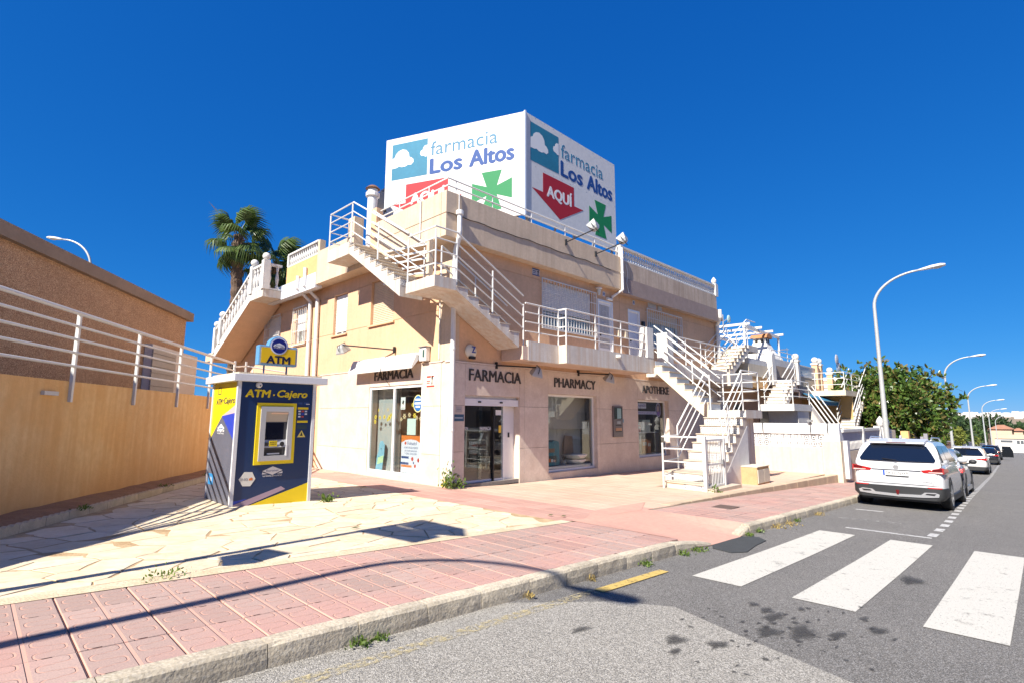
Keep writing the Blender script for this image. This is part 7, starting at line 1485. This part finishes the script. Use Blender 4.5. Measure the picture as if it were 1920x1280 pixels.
# house across the street, seen only in the shop glass
oh = thing('opposite_house', (6, -24, 0), 'cream house across the street outside the view', 'house')
mb = MB(); mb.box(-12, -32, -1.5, 60, -22, 7.5); mb.build('wall', beige_r, oh)
for k in range(16): mb = MB(); mb.box(-10 + 4.4 * k, -21.99, .6, -8.4 + 4.4 * k, -21.95, 2.3); mb.build('window', MATS['dim_window'], oh)

# ------------------------------------------------------------------ vegetation
def leaf_mesh(pts, dirs, size, aspect, mat, name, parent=None, bend=.25, var=.3, flat=.0):
    n = len(pts); d = dirs / np.linalg.norm(dirs, axis=1)[:, None]; r_ = rng.normal(size=(n, 3)); r_[:, 2] += flat; s_ = np.cross(d, r_); s_ /= np.linalg.norm(s_, axis=1)[:, None]; nn = np.cross(s_, d)
    l = size * (1 + var * rng.normal(size=(n, 1))).clip(.4, 1.8); w_ = l * aspect
    a = pts; b = pts + d * l * .5 + s_ * w_ * .5 + nn * l * bend * .2; c = pts + d * l - nn * l * bend * .4; e = pts + d * l * .5 - s_ * w_ * .5 + nn * l * bend * .2
    b1 = pts + d * l * .32 + s_ * w_ * .46 + nn * l * bend * .15; b2 = pts + d * l * .68 + s_ * w_ * .42 + nn * l * bend * .05; e1 = pts + d * l * .32 - s_ * w_ * .46 + nn * l * bend * .15; e2 = pts + d * l * .68 - s_ * w_ * .42 + nn * l * bend * .05; K = 6 if size < .4 else 4
    v = (np.stack([a, b1, b2, c, e2, e1], 1) if K == 6 else np.stack([a, b, c, e], 1)).reshape(-1, 3); org = ORG[parent] if parent is not None else Vector(pts.mean(0)); v = v - np.array(org)
    me = bpy.data.meshes.new(name); me.vertices.add(len(v)); me.vertices.foreach_set('co', v.ravel()); me.loops.add(K * n); me.loops.foreach_set('vertex_index', np.arange(K * n)); me.polygons.add(n); me.polygons.foreach_set('loop_start', np.arange(0, K * n, K)); me.polygons.foreach_set('loop_total', np.full(n, K)); me.materials.append(mat); me.update(); me.validate()
    o = bpy.data.objects.new(name, me); COL.objects.link(o); ORG[o] = org
    if parent is not None: o.parent = parent
    else: o.location = org
    return o
def leaf_mat(name, c1, c2, rough=.4, trans=.35, scale=1.4, c3=None):
    m = bpy.data.materials.new(name); m.use_nodes = True; n = m.node_tree.nodes; L = m.node_tree.links.new; b = n['Principled BSDF']; b.inputs['Roughness'].default_value = rough
    g_ = n.new('ShaderNodeNewGeometry'); no = n.new('ShaderNodeTexNoise'); no.inputs['Scale'].default_value = scale; L(g_.outputs['Position'], no.inputs['Vector']); n2 = n.new('ShaderNodeTexWhiteNoise'); n2.noise_dimensions = '1D'; L(g_.outputs['Random Per Island'], n2.inputs['W'])
    ad = n.new('ShaderNodeMath'); ad.operation = 'ADD'; L(no.outputs[0], ad.inputs[0]); L(n2.outputs[0], ad.inputs[1]); cr = n.new('ShaderNodeValToRGB'); L(ad.outputs[0], cr.inputs[0]); mr = n.new('ShaderNodeMapRange'); mr.inputs[1].default_value = .3; mr.inputs[2].default_value = 1.4; L(ad.outputs[0], mr.inputs[0]); L(mr.outputs[0], cr.inputs[0])
    cr.color_ramp.elements[0].color = (*c1, 1); cr.color_ramp.elements[1].color = (*c2, 1); cr.color_ramp.elements[1].position = .86
    if c3: e = cr.color_ramp.elements.new(.95); e.color = (*c3, 1)
    L(cr.outputs[0], b.inputs['Base Color']); tr = n.new('ShaderNodeBsdfTranslucent'); L(cr.outputs[0], tr.inputs[0]); mx = n.new('ShaderNodeMixShader'); mx.inputs[0].default_value = trans; L(b.outputs[0], mx.inputs[1]); L(tr.outputs[0], mx.inputs[2]); L(mx.outputs[0], n['Material Output'].inputs[0]); return m
bark = M('bark', (.16, .12, .09), .95, var=.3, vs=8, bump=.8, bs=20)
def limbed(par, base, top, crown_pts, r0=.16):
    mb = MB(); mb.tube([base, Vector(base).lerp(Vector(top), .5) + V(.05, .08, 0), top], [r0, r0 * .8, r0 * .6], 8)
    for p in crown_pts: c = Vector(top); p = Vector(p); m_ = c.lerp(p, .5) + V(0, 0, .15); mb.tube([c, m_, p], [r0 * .45, r0 * .28, r0 * .1], 6)
    return mb.build('trunk', bark, par)
# rubber tree: rosettes of big glossy leaves
rt_ = thing('rubber_tree', (32.3, -4.6, -1.3), 'broad rubber tree with big glossy dark leaves behind the first street lamp', 'tree')
cen = np.array([32.4, -4.0, 2.35]); ros = []
rg2 = np.random.default_rng(5)
lob = [(cen + np.array(o), r_) for o, r_ in (((0, 0, .3), 2.0), ((-1.2, 1.6, .6), 1.4), ((1.0, -1.5, .2), 1.35), ((-.2, .6, 1.3), 1.3), ((.6, -.8, 1.2), 1.2), ((-1.4, .2, -.8), 1.5), ((1.4, -2.2, .2), .8), ((0, -.8, -1.1), 1.6), ((-.6, 2.3, 1.0), 1.0), ((.5, 1.4, -.6), 1.4), ((-1.8, -.6, .3), 1.2))]
for c, r_ in lob:
    k = int(120 * r_ * r_)
    for _ in range(k):
        d = rg2.normal(size=3); d /= np.linalg.norm(d); ros.append((c + d * r_ * rg2.uniform(.70, 1.12), d))
for o in ((-1.0, 1.2, 2.75), (-.2, .5, 3.0), (.3, -.6, 2.7), (-1.2, 2.7, 2.3), (1.5, -2.2, 2.0), (1.6, -2.9, 1.2), (.9, -1.5, 2.35), (-1.8, 2.0, 2.45), (1.9, -3.2, .5)):
    for _ in range(4): ros.append((cen + np.array(o) + rg2.normal(size=3) * .16, np.array([0, 0, 1.])))
P_, D_ = [], []
for p, d in ros:
    for k in range(7):
        e = rg2.normal(size=3); e /= np.linalg.norm(e); dd = d * .55 + e * .9 + np.array([0, 0, .15]); P_.append(p + e * .03); D_.append(dd)
leaf_mesh(np.array(P_), np.array(D_), .27, .46, leaf_mat('rubber_leaf', (.022, .06, .014), (.13, .21, .04), .28, .25, 1.2, (.19, .15, .05)), 'crown', rt_)
limbed(rt_, (32.3, -4.6, -1.4), (32.35, -4.55, 1.0), [tuple(c) for c, _ in lob], .18)
def tree(loc, h, rx, rz_, n, size, mats, label, group='trees beyond the houses', th=None, name='broadleaf_tree', lobes=7, cat='tree'):
    t = thing(name, loc, label, cat, group); x, y, z = loc; c = np.array([x, y, z + h - rz_]); P_, D_ = [], []
    for k in range(lobes):
        o = rng.normal(size=3); o /= np.linalg.norm(o); cc = c + o * np.array([rx, rx, rz_]) * .5; m_ = n // lobes; d = rng.normal(size=(m_, 3)); d /= np.linalg.norm(d, axis=1)[:, None]; P_.append(cc + d * np.array([rx, rx, rz_]) * .55 * rng.uniform(.7, 1.05, (m_, 1))); D_.append(d + rng.normal(size=(m_, 3)) * .6)
    leaf_mesh(np.concatenate(P_), np.concatenate(D_), size, .6, mats, 'crown', t)
    if h > 1.5: limbed(t, (x, y, z - .3), (x, y, z + h - rz_ * 1.2), [tuple(c + rng.normal(size=3) * .4 * np.array([rx, rx, rz_])) for _ in range(5)], max(.08, h * .03))
    return t
dg_ = leaf_mat('dark_pine_leaf', (.012, .035, .012), (.045, .085, .025), .6, .25, .4); mg = leaf_mat('mid_green_leaf', (.02, .06, .015), (.09, .15, .03), .5, .35, 1.); yg = leaf_mat('yellow_green_leaf', (.07, .12, .02), (.24, .26, .05), .5, .4, 1.2)
tree((46.5, -3.4, zr(46) - .1), 5.2, 2.6, 2.0, 2400, .32, mg, 'dense green tree between the rubber tree and the third street lamp')
tree((57, -3.6, zr(57)), 3.6, 2.0, 1.5, 1500, .28, yg, 'yellow green tree by the third street lamp')
tree((68, -3.2, zr(68)), 5.4, 2.6, 2.0, 1500, .35, dg_, 'dark tree behind the third street lamp')
tree((80, -3.2, zr(80)), 3.8, 1.9, 1.5, 900, .3, yg, 'yellowish shrub tree between the third and fourth street lamps')
tree((96, -2.5, zr(96)), 4.6, 2.2, 1.8, 900, .35, mg, 'round green tree by the fourth street lamp')
lab_ = ['stone pine behind the roof of the peach house', 'stone pine to the right of the peach house roof', 'stone pine left of the farthest street lamp', 'dark pine on the skyline behind the third street lamp', 'wide dark pine at the right end of the street', 'dark pine behind the long white building', 'low pine left of the peach house', 'pine at the far right edge of the view']
for i, (x, y, h, r_) in enumerate(((262, 3.5, 13.5, 6.5), (268, -6, 11, 6), (240, 12, 12.2, 6), (200, 15, 11, 5), (285, -11.5, 11.5, 6), (275, -2, 11.0, 6.5), (225, 7.5, 10.5, 4.5), (300, -17, 14, 6))):
    tree((x, y, terr(x, y)), h + 1.5, r_, 3.6, 900, 1.0, dg_, lab_[i], 'pines at the end of the street', name='stone_pine')
# the wooded valley side and pale far town
P_ = np.stack([rng.uniform(330, 620, 9000), rng.uniform(-160, 120, 9000), np.zeros(9000)], 1); P_[:, 2] = [terr(a, b) + rng.uniform(2, 10) for a, b in P_[:, :2]]
tag(leaf_mesh(P_, rng.normal(size=(9000, 3)) + np.array([0, 0, .6]), 4.5, .8, dg_, 'far_wood'), kind='stuff')
ftm = M('far_town_wall', (.62, .58, .55), .9); mb = MB()
for _ in range(420):
    x, y = rng.uniform(1900, 2900), rng.uniform(-500, 500); z = terr(x, y); w_, h_ = rng.uniform(8, 22), rng.uniform(5, 16); mb.box(x, y, z - 3, x + w_, y + w_, z + h_)
tag(mb.build('far_town', ftm), kind='stuff')

# palms
trunk_m = M('palm_trunk', (.15, .10, .07), .95, var=.35, vs=5, bump=.9, bs=14); frond_m = leaf_mat('palm_frond', (.025, .06, .02), (.11, .17, .04), .4, .35, .9); dead_m = M('dead_frond', (.07, .055, .04), .9)
def frond_mesh(seed, droop):
    r_ = np.random.default_rng(seed); mb = MB(); pl_ = 1.0; pet = [V(0, 0, 0), V(.5, 0, .06), V(1.0, 0, 0)]
    for s_ in (-1, 1): mb.add([(0, s_ * .025, 0), (.5, s_ * .02, .06), (1, s_ * .012, 0), (1, 0, .02), (.5, 0, .08), (0, 0, .03)], [(0, 1, 4, 5), (1, 2, 3, 4)])
    n = 34
    for i in range(n):
        a = R(-128 + 256 * i / (n - 1)); l = .95 * (1 - .22 * abs(a) / 2.2) * r_.uniform(.88, 1.08); d = V(math.cos(a), math.sin(a), 0); s_ = V(-d.y, d.x, 0) * .058; c = V(1, 0, 0)
        fold = -.10 * abs(math.sin(a)) ; p1 = c + d * l * .55 + V(0, 0, .06 + fold); p2 = c + d * l * .86 + V(0, 0, fold - .10 * droop + .02); p3 = c + d * l * .97 + V(0, 0, fold - .42 * droop * r_.uniform(.6, 1.3))
        mb.add([c - s_ * .3, c + s_ * .3, p1 + s_, p1 - s_, p2 + s_ * .55, p2 - s_ * .55, p3], [(0, 1, 2, 3), (3, 2, 4, 5), (5, 4, 6)])
    return mb.mesh('frond', frond_m)
fr_ = [frond_mesh(k, d) for k, d in enumerate((1.2, 1.6, 2.0, 1.4))]
def palm(loc, H, label, n=20, sc_=1.0, lean=(0, 0), r0=.24):
    t = thing('fan_palm', loc, label, 'palm tree', 'fan palms behind the building'); b = Vector(loc); mb = MB(); pts, rs = [], []; N_ = 46
    for i in range(N_): f = i / (N_ - 1); pts.append(b + V(lean[0] * f * f, lean[1] * f * f, H * f)); rs.append(r0 * (.78 + .36 * f ** 2) * (1.07 if i % 2 else .93) * (1 if f < .96 else .75))
    mb.tube(pts, rs, 12); tr_ = mb.build('trunk', trunk_m, t); mb = MB(); top = pts[-1]
    for i in range(170):
        f = rng.uniform(.3, .98); a = rng.uniform(0, 2 * PI); c = b + V(lean[0] * f * f, lean[1] * f * f, H * f); r_ = r0 * (.78 + .36 * f * f); d = V(math.cos(a), math.sin(a), 0); s_ = V(-d.y, d.x, 0) * .06
        mb.add([c + d * r_ * .9 - s_, c + d * r_ * .9 + s_, c + d * (r_ + .10) + V(0, 0, .22)], [(0, 1, 2)])
    mb.build('leaf_bases', M('leaf_base', (.24, .15, .09), .95, var=.3, vs=6), tr_)
    for k in range(n):
        az = 2.4 * k + rng.uniform(-.25, .25); f = k / (n - 1); el = R(74 - 128 * f + rng.uniform(-9, 9)); s_ = sc_ * rng.uniform(.88, 1.12) * (.9 if f > .75 else 1)
        o = place('frond', fr_[k % 4], top - V(0, 0, .12 + .35 * f), t, (rng.uniform(-.35, .35), -el, az), (s_, s_, s_)); o.rotation_mode = 'XYZ'
    return t, top
t, top = palm((.85, 18.9, -.3), 11.5, 'tall fan palm with shaggy trunk rising behind the balustraded stair', 16, .95, (-.25, -.1), .27)
mb = MB(); q0 = top; mb.tube([q0, q0 + V(-.5, .9, .9), q0 + V(-.95, 1.7, 1.9)], [.025, .02, .008], 5)
for k in range(4): mb.tube([q0 + V(-.75, 1.35, 1.45), q0 + V(-.75 - .1 * k, 1.6 + .1 * k, 1.75 + .12 * k)], .006, 4)
mb.build('bare_stalk', dead_m, t)
palm((2.6, 18.9, -.3), 10.6, 'shorter fan palm peeping over the balustrade right of the tall palm', 15, 1.0, (.2, .2), .24)
palm((4.0, 18.4, -.3), 10.0, 'far fan palm with only a few fronds visible over the orange parapet', 14, .95, (0, .1), .24)
# yard plants
tree((21.8, -4.2, -.9), 1.7, .9, .7, 500, .22, mg, 'bushy green shrub behind the white gate pillars', None, name='shrub', cat='shrub')
tree((25.2, -5.2, -1.2), 1.5, .7, .6, 260, .14, yg, 'thin weedy plant in front of the cream cabinet', None, name='weedy_plant', cat='plant')
tree((29.0, -5.0, -1.3), 1.3, .5, .55, 200, .2, mg, 'leafy plant spilling over the rose garden wall', None, name='shrub', cat='shrub')
tree((36.5, -5.2, -1.5), 2.4, .6, .8, 260, .5, yg, 'banana like plant with upright leaves past the rubber tree', None, name='banana_plant', cat='plant')
tree((25.6, 3.5, 4.4), 1.3, .6, .5, 260, .3, mg, 'green bush on the roof right of the conical chimney', None, name='roof_shrub', cat='shrub')
tree((21.0, 4.2, 5.3), .9, .8, .4, 200, .25, yg, 'low green planting on the roof behind the chimney', None, name='roof_shrub', cat='shrub')

# weeds in joints and gutters
wg = leaf_mat('weed_leaf', (.05, .10, .02), (.16, .24, .04), .5, .4, 5); dryg = leaf_mat('dry_weed', (.26, .18, .06), (.42, .32, .12), .8, .3, 5)
def weed(loc, r_, h, n, mat, lab, size=.06):
    p = np.array(loc) + np.stack([rng.normal(size=n) * r_ * .5, rng.normal(size=n) * r_ * .5, np.abs(rng.normal(size=n)) * h * .45], 1); d = rng.normal(size=(n, 3)) * .7 + np.array([0, 0, .9]); t = thing('weed', loc, lab, 'weed', 'weeds in the gutter and joints'); leaf_mesh(p, d, size, .45, mat, 'leaves', t); return t
weed((-.12, -.14, 0), .16, .5, 150, wg, 'tall weed with yellow flowers at the foot of the white corner drainpipe', .09)
P_ = np.array([(-.12, -.14, .12)]) + rng.normal(size=(26, 3)) * np.array([.12, .1, .12]); tag(leaf_mesh(P_, rng.normal(size=(26, 3)) + np.array([0, 0, .6]), .045, .8, leaf_mat('weed_flower', (.60, .42, .02), (.75, .6, .06), .6, .3, 5), 'flowers', [o for o in bpy.data.objects if o.name.startswith('weed') and o.type == 'EMPTY'][-1]))
weed((.22, -.2, 0), .16, .22, 90, wg, 'low weed with yellow flowers just right of the corner drainpipe', .07)
weed((-3.5, -.75, zpat(-3.5, -.75)), .12, .12, 90, wg, 'dark green tuft in the shadow at the right foot of the cash machine', .06)
weed((4.78, -4.55, -.15), .14, .16, 90, wg, 'green tuft at the foot of the white gate post', .07)
weed((-7.05, -4.88, zs(-7.05) + .01), .16, .07, 80, wg, 'yellowish tuft at the edge of the flagstones by the pink tiles', .03)
for i, (u_, r_, n, m_, l) in enumerate(((-6.35, .09, 60, wg, 'green tuft in the gutter near the faded yellow line, leftmost'), (-6.18, .07, 50, wg, 'small tuft beside the leftmost gutter weed'), (-4.6, .05, 30, dryg, 'dry tuft in the gutter halfway along the near kerb'), (-3.62, .05, 30, dryg, 'dry little weed in the gutter before the green ones'), (-2.55, .10, 80, wg, 'green clump in the gutter by the end of the bright yellow line'), (-1.6, .11, 90, wg, 'green clump in the gutter left of the tar patch'), (-1.2, .13, 90, wg, 'long green weed at the end of the near kerb'), (.62, .10, 70, wg, 'green weed at the start of the far kerb beside the tar patch'), (1.1, .08, 60, wg, 'second green weed along the far kerb'), (1.9, .22, 120, dryg, 'dry grassy clump along the far kerb'), (2.5, .2, 110, dryg, 'dry grass strip farther along the far kerb'), (3.0, .1, 60, wg, 'green tuft at the end of the dry grass by the far kerb'), (4.4, .18, 80, dryg, 'faint dry grass by the kerb before the white car'))):
    weed((u_, -6.94, zr(u_)), r_ * .9, .05, int(n * 1.5), m_, l, .03)
for i, (a, n_, l) in enumerate(((-4.2, 5.72, 'dark weed patch at the foot of the scalloped edging, near left'), (1.4, 5.85, 'weed on the soil bed far along the ochre wall'), (2.1, 5.9, 'weed on the soil bed closest to the cash machine'), (-1.2, 5.8, 'small weed on the scalloped edging'))):
    p = wp(a, n_); weed((p.x, p.y, zpat(p.x, p.y) + .1), .12, .05, 60, wg, l, .035)
for i, (x, y, l) in enumerate(((-1.75, 1.1, 'dry leaf scrap by the left display window'), (-1.4, -4.4, 'small dark leaf near the tip of the flagstones'), (-1.3, -4.6, 'dry leaf lying at the tip of the flagstones'), (-4.6, -3.6, 'dry leaf on the flagstones near the sign shadow'))):
    o = MB().add([(x, y, zpat(x, y) + .02), (x + .09, y + .02, zpat(x, y) + .03), (x + .16, y, zpat(x, y) + .02), (x + .08, y - .03, zpat(x, y) + .018)], [(0, 1, 2, 3)]).build('fallen_leaf', M('dry_leaf', (.13, .12, .05), .9)); tag(o, l, 'leaf')
